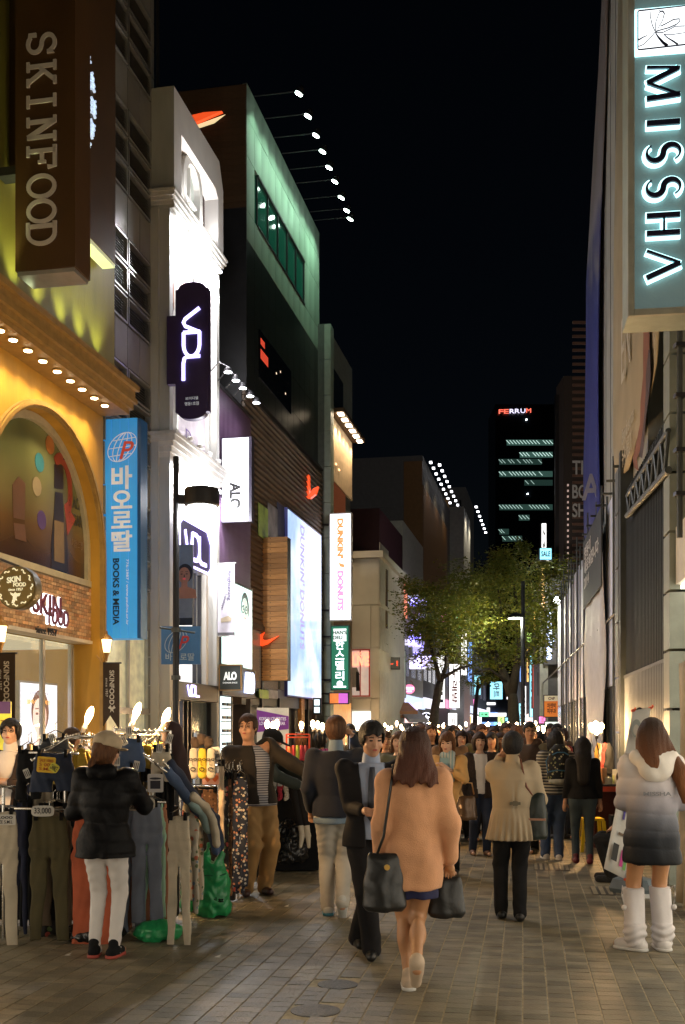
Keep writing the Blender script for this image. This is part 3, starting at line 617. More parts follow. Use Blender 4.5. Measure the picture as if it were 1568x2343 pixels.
aw=MB(LF);lfp(aw,archring(awc,zc1+.31,.36,.72,.16),VO-.18,.14);ao=aw.build('arched_window',m_white,vd)
mb=MB(LF);lfp(mb,archring(awc,zc1+.31,.001,.72,.36),VO-.178,.02);mb.build('pane',mat('pale_pane',(.42,.46,.42),.2,emit=.25,bump=0),ao)
mb=MB(LF);mb.box(awc-.02,awc+.02,VO-.157,VO-.10,zc1+.31,zc1+1.36);mb.box(awc-.35,awc-.021,VO-.157,VO-.10,zc1+.75,zc1+.80);mb.box(awc+.021,awc+.35,VO-.157,VO-.10,zc1+.75,zc1+.80);mb.build('glazing_bar',m_white,ao)
def cornice(zz,h,o,name='cornice'):
 mb=MB(LF)
 for i,(f,g,oo)in enumerate(((0,.2,.02),(.2,.42,.10),(.42,.62,.17),(.62,.85,.26),(.85,1,.32))):mb.box(v0-.14-oo*.35,v1+oo*.35,-.3,VO+oo*o*.8,zz+f*h+.0005*i,zz+g*h)
 return mb.build(name,mat('cornice_plaster',(.62,.60,.56),.55),vd)
cornice(zc1,.3,.55);cornice(zc2,.42,.6)
def glow_lamps(zz,o,n,e,colr,name='strip_light',ln=.22):
 for i in range(n):
  u=v0+.3+(v1-v0-.6)*i/(n-1);c=LF((u,VO+o,zz))
  q=MB(LF);q.box(u-ln/2,u+ln/2,VO+o-.03,VO+o+.03,zz,zz+.03);q.build(name,glow('white_lens',(.9,.95,1),25),vd)
  lamp('AREA','strip_lamp',c-Z*.02,e,colr,ln,vd,(-LF.B.x*.6,-LF.B.y*.6,-1),sy=.06)
glow_lamps(zc1-.06,.08,4,60,(1,.96,.98));glow_lamps(zc2-.08,.10,4,50,(.95,.95,1))
for i in range(4):
 u=v0+.5+(v1-v0-1)*i/3;c=LF((u,VO+.14,zc2+.5));lamp('SPOT','cornice_uplight_lamp',c,24,(1,.97,.95),.05,vd,(-LF.B.x*.4,-LF.B.y*.4,1),100,.9)
 q=MB();q.lathe(c-Z*.07,[(.05,0),(.06,.05),(.04,.07)],10);q.build('uplight',m_white,vd)
 c=LF((u,VO+.12,zc1+.36));lamp('SPOT','cornice_uplight_lamp',c,12,(1,.96,.92),.05,vd,(-LF.B.x*.5,-LF.B.y*.5,1),100,.9)
for zz_ in(zc1-.35,zc2-.4):lamp('POINT','cornice_spill_fill',LF(((v0+v1)/2,VO+.5,zz_)),52,(.97,.97,1),.12,vd)  # point lights without fixtures, added to spill light across the street
pv0,pv1=LF.u(399,VO-.2),LF.u(468,VO-.2);zp0,zp1=6.75,9.4
mb=MB(LF);o=VO-.2
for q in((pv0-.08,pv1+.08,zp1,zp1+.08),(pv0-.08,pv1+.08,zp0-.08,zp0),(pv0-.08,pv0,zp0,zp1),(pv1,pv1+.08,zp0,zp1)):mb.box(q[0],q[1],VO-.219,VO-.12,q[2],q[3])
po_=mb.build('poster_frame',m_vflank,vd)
mb=MB(LF);mb.box(pv0,pv1,VO-.218,VO-.19,zp0,zp1);mb.build('poster',mat('mauve_poster',(.55,.50,.56),.4,var=.3,vs_=1.5),po_)
face_print(vd,LF,VO-.18,414,700,1.0,'3a1c14','b07a5e',0)
mb=MB();u,z=LF.uz(432,1003,VO-.18);letters(mb,'D',LF((u,VO-.18,z)),LF.A,Z,LF.B,.3,.28,.004,-.02);mb.build('printed_letter',mat('violet_ink',(.1,.05,.2),.5),vd)
az=LF.uz(435,1300,VO)[1]
ec,ew=(LF.u(403,VO)+LF.u(478,VO))/2,(LF.u(478,VO)-LF.u(400,VO))/2
mb=MB(LF);lfp(mb,archring(ec,2.4,ew*.86,az-2.4,.13),VO-.219,.2);mb.box(ec-.09,ec+.09,VO-.018,VO+.06,az+ew*.86-.05,az+ew*.86+.35);mb.build('entrance_arch',m_cream,vd)
mb=MB(LF);lfp(mb,archring(ec,2.4,.001,az-2.4,ew*.84),VO-.218,.012);mb.build('entrance_glazing',glow('bright_white_glazing',(.90,.93,.98),.95),vd)
mb=MB(LF);lfp(mb,[(ec-ew*.84,az)]+[(ec-ew*.84*math.cos(R(a)),az+ew*.84*math.sin(R(a)))for a in range(0,181,15)],VO-.2,.02);mb.build('fanlight',mat('fanlight_glass',(.25,.27,.33),.2,emit=.3,ec=(.3,.35,.5),bump=0),vd)
for u in(ec+ew*.5,ec+ew*.8):mb=MB(LF);mb.box(u-.02,u+.02,VO-.17,VO-.1,2.4,az);mb.build('mullion',m_darkm,vd)
fz1,fz0=LF.uz(440,1563,VO)[1],LF.uz(440,1603,VO)[1];
mb=MB(LF);mb.box(v0+.05,v1-.15,VO-.2,VO+.03,fz0,fz1);mb.build('fascia',m_black,vd)
def vdl(mb,c,X,Y,N,w_,h_,t,d=.02,m=None):
 stroke(mb,[(-.5,.45),(-.36,-.36),(-.31,-.46),(-.26,-.36),(-.16,.47)],t,c,X,Y,N,w_,h_,d)
 stroke(mb,[(-.17,.47),(-.17,-.47)],t,c,X,Y,N,w_,h_,d)
 stroke(mb,[(-.17,.45),(.0,.45)]+arc(.0,0,.17,.45,85,-85,12)+[(-.17,-.45)],t,c,X,Y,N,w_,h_,d+.002)
 stroke(mb,[(.17,.48),(.17,-.25),(.19,-.40),(.26,-.46),(.5,-.46)],t,c,X,Y,N,w_,h_,d+.001)
mb=MB();u,z=LF.uz(441,1581,VO+.03);vdl(mb,LF((u,VO+.035,z)),LF.A,Z,LF.B,.62,.20,.035);mb.build('lettering',g_violet,vd)
mb=MB(LF);mb.box(v0+.3,ec+.15,-.3,-.25,0,fz0);mb.box(v0+.3,v1-.3,-.3+.01,VO-.25,fz0-.03,fz0);mb.build('shop_interior',g_shopw,vd)
mb=MB(LF);mb.box(v0+.25,ec-.25,VO-.21,VO-.19,.1,fz0-.01);mb.build('bright_doorway',glow('doorway_glow',(.93,.95,1),1.5),vd)
mb=MB(LF);mb.box(ec-.24,v1-.18,VO-.215,VO-.17,.0,fz0-.01);mb.build('dark_side_glazing',mat('greenish_glass',(.06,.075,.07),.12,emit=.08,bump=0),vd)
for u in(ec-.24,ec,ec+.2,v1-.22):mb=MB(LF);mb.box(u-.03,u+.03,VO-.168,VO-.1,.0,fz0-.01);mb.build('door_frame',m_darkm,vd)
mb=MB();c=LF((ec-.2,VO+.1,0));mb_prism(mb,[(-.16,0),(.16,0),(.05,1.6),(-.05,1.6)],c,LF.A,Z,LF.B,.05)
o=tag(mb.build('display_stand',mat('pale_blue_stand',(.42,.50,.58),.5)),'pale tapering display board standing in the bright white doorway','display board')
sp=thing('arch_sign','violet neon outlined shop plate tilted inside the entrance arch','sign',LF((ec,VO,4)))
u,z=LF.uz(441,1252,VO+.1);c=LF((u+.1,VO+.12,z));X=(LF.A-Z*.0)
pts=[(-.85,.30),(-.7,.40),(.62,.40),(.85,.18),(.85,-.25),(.7,-.36),(-.75,-.36),(-.85,-.3)]
mb=MB();mb_prism(mb,pts,c-LF.B*.05,X,Z,LF.B,.05);mb.build('plate',mat('indigo_plate',(.03,.015,.08),.4),sp)
mb=MB();stroke(mb,pts+pts[:1],.04,c,X,Z,LF.B,1,1,.02);vdl(mb,c,X,Z,LF.B,1.15,.5,.07);mb.build('neon',g_violet,sp)
uV=v0-.12
vs1=thing('projecting_sign','purple rounded projecting sign with glowing white linked letters','sign',LF((uV,.8,8)))
a,z1=LF.oz(408,672,uV);b,z0=LF.oz(483,945,uV);k=LF((uV,a,0)).y/FPX;hw=(b-a)/2;ce=(a+b)/2
pts=[(a,z0),(a,z1),(a+hw*.18,z1+.02)]+[(ce-hw*.82*math.cos(R(t)),z1+.02+hw*.36*math.sin(R(t)))for t in range(0,181,12)]+[(b-hw*.18,z1+.02),(b,z1),(b,z0),(b-hw*.1,z0-.01)]+[(ce+hw*.82*math.cos(R(t)),z0-.02-hw*.36*math.sin(R(t)))for t in range(0,181,12)]+[(a+hw*.1,z0-.01)]
m_purp=mat('purple_panel',(.040,.022,.095),.45,var=.08)
mb=MB();mb_prism(mb,pts,LF((uV-.14,0,0)),LF.B,Z,LF.A,.14);mb.build('panel',m_purp,vs1)
a2,zt1=LF.oz(388,730,uV);zt0=LF.oz(388,885,uV)[1]
mb=MB(LF);mb.box(uV-.13,uV-.01,a2,a-.003,zt0,zt1);mb.build('mounting_plate',m_purp,vs1)
mb=MB();c=LF((uV-.145,ce,LF.oz(443,795,uV)[1]));vdl(mb,c,-Z,LF.B,-LF.A,162*k,42*k,7.5*k,.02);mb.build('lettering',g_violet,vs1)
mb=MB();c=LF((uV-.143,ce,LF.oz(443,917,uV)[1]));letters(mb,'브이디엘',c,LF.B,Z,-LF.A,30*k,7*k,.004,.01);letters(mb,'명동1호점',c-Z*12*k,LF.B,Z,-LF.A,33*k,8*k,.004,.01);mb.build('caption',m_pl,vs1)
mb=MB();mb.lathe(LF((uV-.07,ce,z1+.16)),[(.02,0),(.02,.1)],8);mb.build('hook',m_darkm,vs1)
hp=thing('portrait_banner','grey portrait banner of a young woman hanging behind the lamp post','banner',LF((v0-.1,.5,4)))
uH=v0-.16;a,z1=LF.oz(404,1247,uH);b,z0=LF.oz(441,1430,uH);FH=Fr(LF((uH,0,0)),LF.B,-LF.A)
mb=MB(LF);mb.box(uH,uH+.05,a,b,z0,z1);mb.build('cloth',mat('grey_blue_cloth',(.16,.19,.24),.6,emit=.05),hp)
def face_at(parent,c,X,N,s,**k2):
 F=Fr(c,X,N);F.uz=lambda px,py,off:(0,0);face_print(parent,F,0,0,0,s,**k2)
face_at(hp,LF((uH-.01,(a+b)/2-.0,(z0+z1)/2+.16)),LF.B,-LF.A,.26,hair='20140f',skin_='a8765c',e=0)
mb=MB(LF);mb.box(uH-.004,uH-.001,a,b,z0,z0+.12);mb.build('foot_band',m_black,hp)
# ------------------------------------------------------------------ optician with purple corrugated front
AO=.3
a0,a1=v1+.02,LF.u(576,AO);at_=8.3
al=thing('shop_building','purple corrugated optician front with a row of small floodlights on top','building',LF((a0,0,0)))
mb=MB(LF);mb.box(a0,a1,-5,AO-.05,2.6,at_);mb.build('wall',mat('purple_wall',(.07,.04,.085),.5),al)
sl=MB(Fr((0,0,0),LF.A,LF.B));sl.box(0,.05,0,.04,2.6,at_);sme=sl.mesh('corrugation',mat('purple_rib',(.125,.07,.135),.45,.1,var=.1))
n_=int((a1-a0)/.085)
for i in range(n_):link('corrugation',sme,al,LF((a0+.02+i*.085,AO-.05,0)))
mb=MB(LF);mb.box(a0,a1+.01,-5,AO+.03,at_,at_+.06);mb.build('coping',m_darkm,al)
for i,(px,py)in enumerate(((522,905),(540,922),(556,939),(573,953),(587,967))):
 u,z=LF.uz(px,py,AO+.38);c=LF((u,AO+.38,at_+.08))
 q=MB();q.tube([LF((u,AO,at_+.05)),LF((u,AO+.2,at_+.25)),c+Z*.07],.012,6);q.lathe(c,[(.085,-.03),(.07,.03),(.03,.08)],12);f_=q.build('floodlight',m_darkm,al)
 q=MB();q.lathe(c-Z*.035,[(.07,0),(.07,.005)],12);q.build('lens',g_cool,f_);lamp('SPOT','floodlight_lamp',c-Z*.05,22,(1,.93,1),.04,al,(-LF.B.x*.35,-LF.B.y*.35,-1),75,.9)
uA_=a0+.12
s1=thing('projecting_sign','white glowing rectangular projecting sign with black worn letters ALO','sign',LF((uA_,.8,6)))
a,z1=LF.oz(509,1004,uA_);b,z0=LF.oz(569,1191,uA_);k=LF((uA_,a,0)).y/FPX
mb=MB(LF);mb.box(uA_+.004,uA_+.2,a-.02,b+.06,z0-.02,z1+.02);mb.build('frame',mat('dark_sign_case',(.04,.035,.06),.4),s1)
mb=MB(LF);mb.box(uA_,uA_+.003,a,b,z0,z1);mb.build('face',g_white,s1)
mb=MB();letters(mb,'ALO',LF((uA_-.004,LF.oz(538,1134,uA_)[0],LF.oz(538,1134,uA_)[1])),-Z,LF.B,-LF.A,62*k,27*k,.004,.05);mb.build('lettering',m_black,s1)
mb=MB();mb.tube([LF((uA_+.1,AO,z0+.1)),LF((uA_+.1,a,z0+.1))],.02);mb.tube([LF((uA_+.1,AO,z1-.1)),LF((uA_+.1,a,z1-.1))],.02);mb.build('bracket',m_darkm,s1)
def wall_sign(F,off,px0,px1,pt,pb,m,parent,name='panel',d=.03,rim=None):
 u0,u1=F.u(px0,off),F.u(px1,off);zt,zb=F.uz(px0,pt,off)[1],F.uz(px0,pb,off)[1]
 if rim:q=MB(F);q.box(u0-.05,u1+.05,off-.02,off+d*.6,zb-.05,zt+.05);q.build('frame',rim,parent)
 q=MB(F);q.box(u0,u1,off,off+d,zb,zt);o=q.build(name,m,parent);return u0,u1,zb,zt
pp=thing('light_box','pale turquoise backlit eyewear poster under the purple ribs','light box',LF((a0+1,AO,3.5)))
u0,u1,zb,zt=wall_sign(LF,AO+.02,505,574,1322,1518,glow('turquoise_poster',(.68,.90,.90),1.05,.12),pp,'poster',rim=m_darkm)
face_print(pp,LF,AO+.06,560,1400,.55,'3a4a52','cfe8e6',.9)
mb=MB();c=LF((LF.u(560,AO+.08),AO+.08,LF.uz(560,1396,AO+.08)[1]));
for s in(-.12,.12):stroke(mb,[(p[0]+s,p[1])for p in arc(0,0,.09,.07,0,360,14)],.02,c,LF.A,Z,LF.B,1,1,.004)
mb.build('printed_spectacles',m_black,pp)
sb=thing('bracket_sign','dark square bracket sign reading ALO beside the white pilaster','sign',LF((a0,.8,3.2)))
uS2=a0-.1;a,z1=LF.oz(501,1521,uS2);b,z0=LF.oz(553,1580,uS2);k=LF((uS2,a,0)).y/FPX
mb=MB(LF);mb.box(uS2,uS2+.1,a,b,z0,z1);mb.build('box',mat('sage_black_board',(.035,.04,.035),.5,emit=.02,ec=(.5,.6,.5)),sb)
mb=MB(LF)
for q in((a,b,z1-.02,z1),(a,b,z0,z0+.02),(a,a+.02,z0+.02,z1-.02),(b-.02,b,z0+.02,z1-.02)):mb.box(uS2-.012,uS2-.001,*q)
mb.build('rim',m_gum,sb)
mb=MB();letters(mb,'ALO',LF((uS2-.004,(a+b)/2,(z0+z1)/2+.03)),LF.B,Z,-LF.A,31*k,19*k,.01,.05);letters(mb,'EYEWEAR SPACE',LF((uS2-.004,(a+b)/2,(z0+z1)/2-.10)),LF.B,Z,-LF.A,34*k,3.5*k,.004);mb.build('lettering',glow('soft_white_letter',(.8,.82,.78),.8),sb)
mb=MB(LF);mb.box(uS2+.02,uS2+.06,a-.3,a,z1-.1,z1-.06);mb.build('arm',m_darkm,sb)
ws=thing('wall_sign','tall narrow glowing letters ALO on the dark lintel of the optician','sign',LF((a1-.4,AO,3)))
mb=MB();u,z=LF.uz(568,1563,AO+.1);letters(mb,'ALO',LF((u,AO+.1,z)),LF.A,Z,LF.B,.62,.44,.06,.05);mb.build('lettering',glow('blue_white_letter',(.62,.72,1),3),ws)
mb=MB(LF);mb.box(a0,a1,AO-.04,AO+.08,2.32,2.9);mb.build('lintel',mat('lintel_board',(.03,.022,.03),.5),al)
mb=MB(LF);mb.box(a0+.15,a0+.8,AO-.02,AO-.0,.3,2.3);mb.build('display_case',glow('display_case_glow',(.75,.95,1),1.3,.1),al)
mb=MB(LF)
for i in range(7):mb.box(a0+.15,a0+.8,AO+.001,AO+.02,.5+i*.26,.52+i*.26)
for i in range(7):
 for j in range(2):mb.box(a0+.2+j*.3,a0+.4+j*.3,AO+.001,AO+.03,.56+i*.26,.62+i*.26)
mb.build('spectacle_shelf',m_darkm,al)
mb=MB(LF);mb.box(a0,a1,-3,-2.95,0,2.9);mb.box(a0,a1,-2.9,AO-.05,2.5,2.59);mb.build('shop_interior',g_shopo,al)
mb=MB(LF);mb.box(a0+.85,a0+.95,AO-.1,AO,0,2.31);mb.box(a1-.1,a1,AO-.1,AO,0,2.31);mb.build('door_frame',m_darkm,al)
yp=thing('poster_stand','poster stand with a purple heading and a man in sunglasses beside the optician door','poster',GP(612,1960))
c=P3(628,1700,20.5);mb=MB();mb.box(c.x-.33,c.x+.27,c.y,c.y+.03,.2,2.06);mb.build('board',mat('cream_poster',(.62,.58,.45),.5,emit=.18),yp)
mb=MB();mb_prism(mb,[(-.33,.62),(.27,.50),(.27,.26),(-.33,.2)],Vector((c.x,c.y-.004,1.4)),(1,0,0),Z,(0,1,0),.003);mb.build('heading',mat('purple_print',(.16,.03,.2),.5,emit=.3),yp)
mb=MB();q=Vector((c.x-.03,c.y-.01,1.81));letters(mb,'KOREAN CELEBRITIES\nLOVE ALO EYEWEAR',q,(1,0,0),Z,(0,-1,0),.5,.15,.003,.02);mb.build('lettering',mat('white_print',(.7,.65,.7),.5,emit=.3),yp)
face_at(yp,Vector((c.x+.08,c.y-.012,1.42)),Vector((1,0,0)),Vector((0,-1,0)),.16,hair='150c08',skin_='a8765c',e=0)
# ------------------------------------------------------------------ sports shop: siding below, dark tower above
SO=.12
n0,n1=a1+.02,LF.u(737,SO);st_=9.05
sp_=thing('shop_building','sports shop with dark horizontal siding below and a green floodlit wall with wood flank above','building',LF((n0,0,0)))
m_tower=mat('pale_green_cladding_sheet',(.26,.34,.28),.42,.1,var=.25,vs_=2.2,bump=.08,stretch=(1,1,.35))
m_side=mat('siding_slat',(.12,.085,.06),.55,.1,var=.15,vs_=4,setup=per_piece(.15))
m_woodf=mat('flank_board',(.028,.014,.006),.6,var=.3,vs_=5,setup=per_piece(.25),emit=.012,ec=(.5,.25,.09))  # faint emission painted into the boards so they show in the dark
ut0,ut1=LF.u(565,0),LF.u(731,0);tt=15.95
wz0,wz1=13.15,14.35;wu0,wu1=LF.u(590,0),LF.u(697,0)
mb=MB(LF);mb.box(ut0,ut1,-9,-.1,0,tt-.02);mb.build('core',m_black,sp_)
cl={}
nu=12;us=[ut0+(ut1-ut0)*i/nu for i in range(nu+1)];zs=[st_,9.9,10.8,11.7,12.5,wz0,wz1,15.2,tt]
for i in range(nu):
 for j in range(len(zs)-1):
  um=(us[i]+us[i+1])/2
  if zs[j]==wz0 and wu0<um<wu1:continue
  key=j;
  if key not in cl:q=MB(Fr((0,0,0),LF.A,LF.B));q.box(.006,us[1]-us[0]-.006,-.1,0,.006,zs[j+1]-zs[j]-.006);cl[key]=q.mesh('cladding_sheet',m_tower if zs[j]>12.3 else mat('shade_black_cladding',(.018,.022,.02),.35,.2,var=.2))  # lower sheets coloured black where the floodlight fades out
  link('cladding_sheet',cl[key],sp_,LF((us[i],0,zs[j])))
wi=MB(LF);wi.box(wu0,wu1,-.07,-.04,wz0+.002,wz1-.002);wo_=wi.build('window',mat('green_dark_glass',(.01,.05,.035),.06,spec=1,bump=0,emit=.10,ec=(.03,.30,.17)),sp_)
mb=MB(LF)
for q in((wu0,wu1,wz0,wz0+.05),(wu0,wu1,wz1-.05,wz1)):mb.box(q[0],q[1],-.039,.02,q[2],q[3])
for i in range(6):u=wu0+(wu1-wu0)*i/5;mb.box(u-.02,u+.02,-.039,.0,wz0+.05,wz1-.05)
mb.build('frame',m_black,wo_)
lo0,lo1=LF.u(592,.0),LF.u(665,.0)
wi=MB(LF);wi.box(lo0,lo1,.003,.02,9.75,10.85);wo_=wi.build('window',mat('near_black_glass',(.004,.004,.004),.08,spec=.8,bump=0),sp_)
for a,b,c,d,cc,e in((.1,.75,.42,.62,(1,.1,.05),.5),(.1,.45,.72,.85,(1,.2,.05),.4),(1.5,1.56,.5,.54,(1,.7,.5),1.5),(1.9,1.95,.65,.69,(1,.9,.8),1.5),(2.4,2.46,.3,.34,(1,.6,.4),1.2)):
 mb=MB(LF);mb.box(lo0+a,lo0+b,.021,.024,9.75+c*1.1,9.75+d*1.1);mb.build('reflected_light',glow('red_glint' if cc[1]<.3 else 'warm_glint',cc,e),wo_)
FN=Fr(LF((ut0,0,0)),-LF.B,-LF.A)
ml=MB(Fr((0,0,0),-LF.B,-LF.A));ml.box(0,3.4,0,.04,0,.128);bmq=ml.mesh('flank_board',m_woodf)
zz=LF.uz(565,475,0)[1]
mb=MB(FN);mb.box(0,9,.0,.04,0,zz);mb.build('lower_flank',m_black,sp_)
i=0
while zz+i*.136<tt-.05:link('flank_board',bmq,sp_,FN((.005,0,zz+i*.136)));i+=1
mb=MB();o,z=0,0
FW=Fr(FN((0,.04,0)),LF.B,-LF.A)
def fn_pt(px,py,d=.05):
 o_,z_=LF.oz(px,py,ut0-d);return LF((ut0-d,o_,z_))
def swoosh(mb,pts,N,d):
 n=len(pts);vs=[p for p in pts]+[p+N*d for p in pts]
 mb.add(vs,[tuple(range(n)),tuple(range(2*n-1,n-1,-1))]+[(i,(i+1)%n,n+(i+1)%n,n+i)for i in range(n)],raw=True)
sw=thing('swoosh_sign','red tick shaped sign high on the dark wood flank wall','sign',fn_pt(470,275))
mb=MB();swoosh(mb,[fn_pt(*p)for p in((511,259),(470,262),(436,270),(428,280),(440,289),(452,284))][::1],LF.A*-1,.10);mb.build('body',m_swoosh,sw)
mb=MB();swoosh(mb,[fn_pt(px,py,.045)for px,py in((516,262),(450,286),(444,294),(456,293),(490,282))],LF.A*-1,.01);mb.build('halo',glow('warm_halo',(1,.85,.45),.8),sw)
for i,(px,py)in enumerate(((686,222),(707,268),(725,308),(740,347),(755,383),(768,418),(783,452),(795,484),(803,515))):
 off=1.05;u,z=LF.uz(px,py,off);c=LF((u,off,15.95))
 q=MB();q.tube([LF((u,0,16.0)),c+Z*.05],.014,6);q.lathe(c-LF.B*.02,[(.10,-.0),(.08,.12),(.03,.17)],12,axis=(LF.B.x*.45,LF.B.y*.45,.9));f_=q.build('floodlight',m_darkm,sp_)
 q=MB();q.lathe(c-Z*.01-LF.B*.02,[(.088,0),(.088,-.01)],12,axis=(LF.B.x*.45,LF.B.y*.45,.9));q.build('lens',g_green,f_)
 lamp('SPOT','floodlight_lamp',c-Z*.05-LF.B*.05,62,(.60,1,.70),.06,sp_,(-LF.B.x*.75,-LF.B.y*.75,-1),72,.7)
mb=MB(LF);mb.box(n0,n1,-3,SO-.05,2.2,st_);mb.build('siding_backing',m_black,sp_)
ml=MB(Fr((0,0,0),LF.A,LF.B));ln=n1-n0;ml.add([(0,-.04,0),(ln,-.04,0),(ln,.035,.02),(0,.035,.02),(0,-.04,.12),(ln,-.04,.12),(ln,.0,.12),(0,.0,.12)],[(0,1,2,3),(3,2,6,7),(7,6,5,4),(0,3,7,4),(1,5,6,2)]);sme=ml.mesh('siding_slat',m_side)
i=0
while 4.0+i*.135<st_-.1:link('siding_slat',sme,sp_,LF((n0,SO,4.0+i*.135)));i+=1
mb=MB(LF);mb.box(n0,n1,SO-.04,SO+.06,3.9,4.0);mb.box(n0,n1,-.3,SO+.04,st_,st_+.06);mb.build('trim',m_darkm,sp_)
mb=MB(LF);wsu0,wsu1=LF.u(590,SO+.05),LF.u(656,SO+.05);
for(x0,x1,yt,yb)in((592,657,1148,1228),(594,657,1560,1598)):
 for i,(cn,cc)in enumerate((('lime_print',(.25,.36,.06)),('slate_print',(.20,.19,.22)),('navy_figure',(.03,.03,.08)))):
  p0,p1=x0+(x1-x0)*i/3,x0+(x1-x0)*(i+1)/3
  q=MB(LF);A_,B_=LF.u(p0,SO+.05),LF.u(p1,SO+.05);q.box(A_,B_,SO+.036,SO+.05,LF.uz(p0,yb,SO)[1],LF.uz(p1,yt+(p1-p0)*1.0,SO)[1]);q.build('printed_panel',mat(cn,cc,.5,var=.5,vs_=3,emit=.06),sp_)
scn=thing('screen','large pale blue glowing screen reflecting the doughnut sign','screen',LF((LF.u(695),SO,4)))
u0,u1=LF.u(657,SO+.1),LF.u(733,SO+.1);zt,zb=LF.uz(657,1165,SO+.1)[1],LF.uz(657,1590,SO+.1)[1]
def screen_setup(t,b,tc,mx):
 N,L=t.nodes.new,t.links.new
 n=N('ShaderNodeTexNoise');n.inputs['Scale'].default_value=.9;n.inputs['Detail'].default_value=2;L(tc.outputs['Object'],n.inputs[0])
 cr=N('ShaderNodeValToRGB');cr.color_ramp.elements[0].color=(.34,.55,.95,1);cr.color_ramp.elements[0].position=.35;cr.color_ramp.elements[1].color=(.80,.95,1,1);cr.color_ramp.elements[1].position=.6;L(n.outputs[0],cr.inputs[0]);L(cr.outputs[0],b.inputs['Emission Color'])
mb=MB(LF);mb.box(u0-.04,u1+.04,SO+.04,SO+.12,zb-.04,zt+.04);mb.build('frame',mat('blue_frame',(.05,.06,.3),.4),scn)
mb=MB(LF);mb.box(u0,u1,SO+.12,SO+.13,zb,zt);mb.build('display',mat('screen_face',(.4,.5,.7),.2,emit=1.0,ec=(.6,.8,1),setup=screen_setup,bump=0),scn)
mb=MB();u,z=LF.uz(692,1345,SO+.13);letters(mb,'DUNKIN\' DONUTS',LF((u,SO+.132,z)),-Z,LF.A,LF.B,3.2,.5,.003,.03);mb.build('reflected_lettering',glow('faint_violet_letter',(.42,.38,.95),.75),scn)  # reflection of the doughnut sign painted on as glowing letters
pn_=thing('timber_sign','projecting pine board panel with a small red tick on it','sign',LF((LF.u(600),.5,4)))
uT=LF.u(600,SO);a,z1=LF.oz(584,1230,uT);b,z0=LF.oz(657,1557,uT);nb=27
ml=MB(Fr((0,0,0),LF.A,LF.B));hb=(z1-z0)/nb;ml.box(0,.04,0,b-a,.003,hb-.004);pme=[ml.mesh('pine_board',m_pine)]
for i in range(nb):link('pine_board',pme[0],pn_,LF((uT,a,z0+i*hb)))
mb=MB(LF);mb.box(uT+.041,uT+.35,a,b,z0,z1);mb.build('case',m_black,pn_)
def at_pt(px,py,u,d):o_,z_=LF.oz(px,py,u);return LF((u-d,o_,z_))
SWP=((640,1455),(618,1464),(608,1466),(602,1463),(602,1456),(607,1447),(598,1452),(591,1461),(589,1470),(593,1477),(601,1479),(614,1474))
mb=MB();swoosh(mb,[at_pt(px,py,uT,.01)for px,py in SWP],-LF.A,.05);mb.build('tick',m_swoosh,pn_)
s2=thing('swoosh_sign','red tick shaped projecting sign with a white halo on the dark siding','sign',LF((LF.u(705),.5,8)))
uQ=LF.u(702,SO);mb=MB();swoosh(mb,[at_pt(px,py,uQ,.0)for px,py in((702,1086),(707,1086),(708,1130),(716,1118),(728,1112),(722,1130),(710,1140),(700,1138))],LF.A,.16);mb.build('body',m_swoosh,s2)
mb=MB();swoosh(mb,[at_pt(px,py,uQ,-.17)for px,py in((695,1088),(700,1087),(700,1136),(692,1136))],LF.A,.05);swoosh(mb,[at_pt(px,py,uQ,-.17)for px,py in((709,1122),(716,1113),(724,1112),(712,1124))],LF.A,.05);mb.build('halo',glow('bright_halo',(.9,1,.95),2.5),s2)
mb=MB(LF);mb.box(n0,n1,-4,-3.9,0,3.9);mb.box(n0,n1,-3.8,SO-.06,3.0,3.05);mb.build('shop_interior',g_shopo,sp_)
for px,wd,mm in((600,.12,m_darkm),(640,.1,m_darkm),(690,.35,m_pine),(706,.08,m_black),(722,.12,m_side)):
 u=LF.u(px,SO);mb=MB(LF);mb.box(u,u+wd,SO-.1,SO,0,3.89);mb.build('door_post',mm,sp_)
mb=MB(LF);mb.box(n0,n1,SO-.05,SO-.03,2.6,3.89);mb.build('transom',mat('brown_glass',(.10,.07,.05),.2,bump=0,emit=.10,ec=(.7,.5,.3)),sp_)
dm=thing('shop_sign','small dark sign with two white lit squares beside the sports shop door','sign',LF((LF.u(726),.4,3.0)))
uD=LF.u(722,.4);a,z1=LF.oz(716,1597,uD);b,z0=LF.oz(735,1635,uD);mb=MB(LF);mb.box(uD,uD+.08,a,b,z0,z1);mb.build('case',m_darkm,dm)
for f,g in((.55,.9),(.1,.45)):mb=MB(LF);mb.box(uD-.004,uD-.001,a+.04,b-.04,z0+(z1-z0)*f,z0+(z1-z0)*g);mb.build('lit_panel',glow('small_lit_panel',(.75,.95,1),1.6),dm)
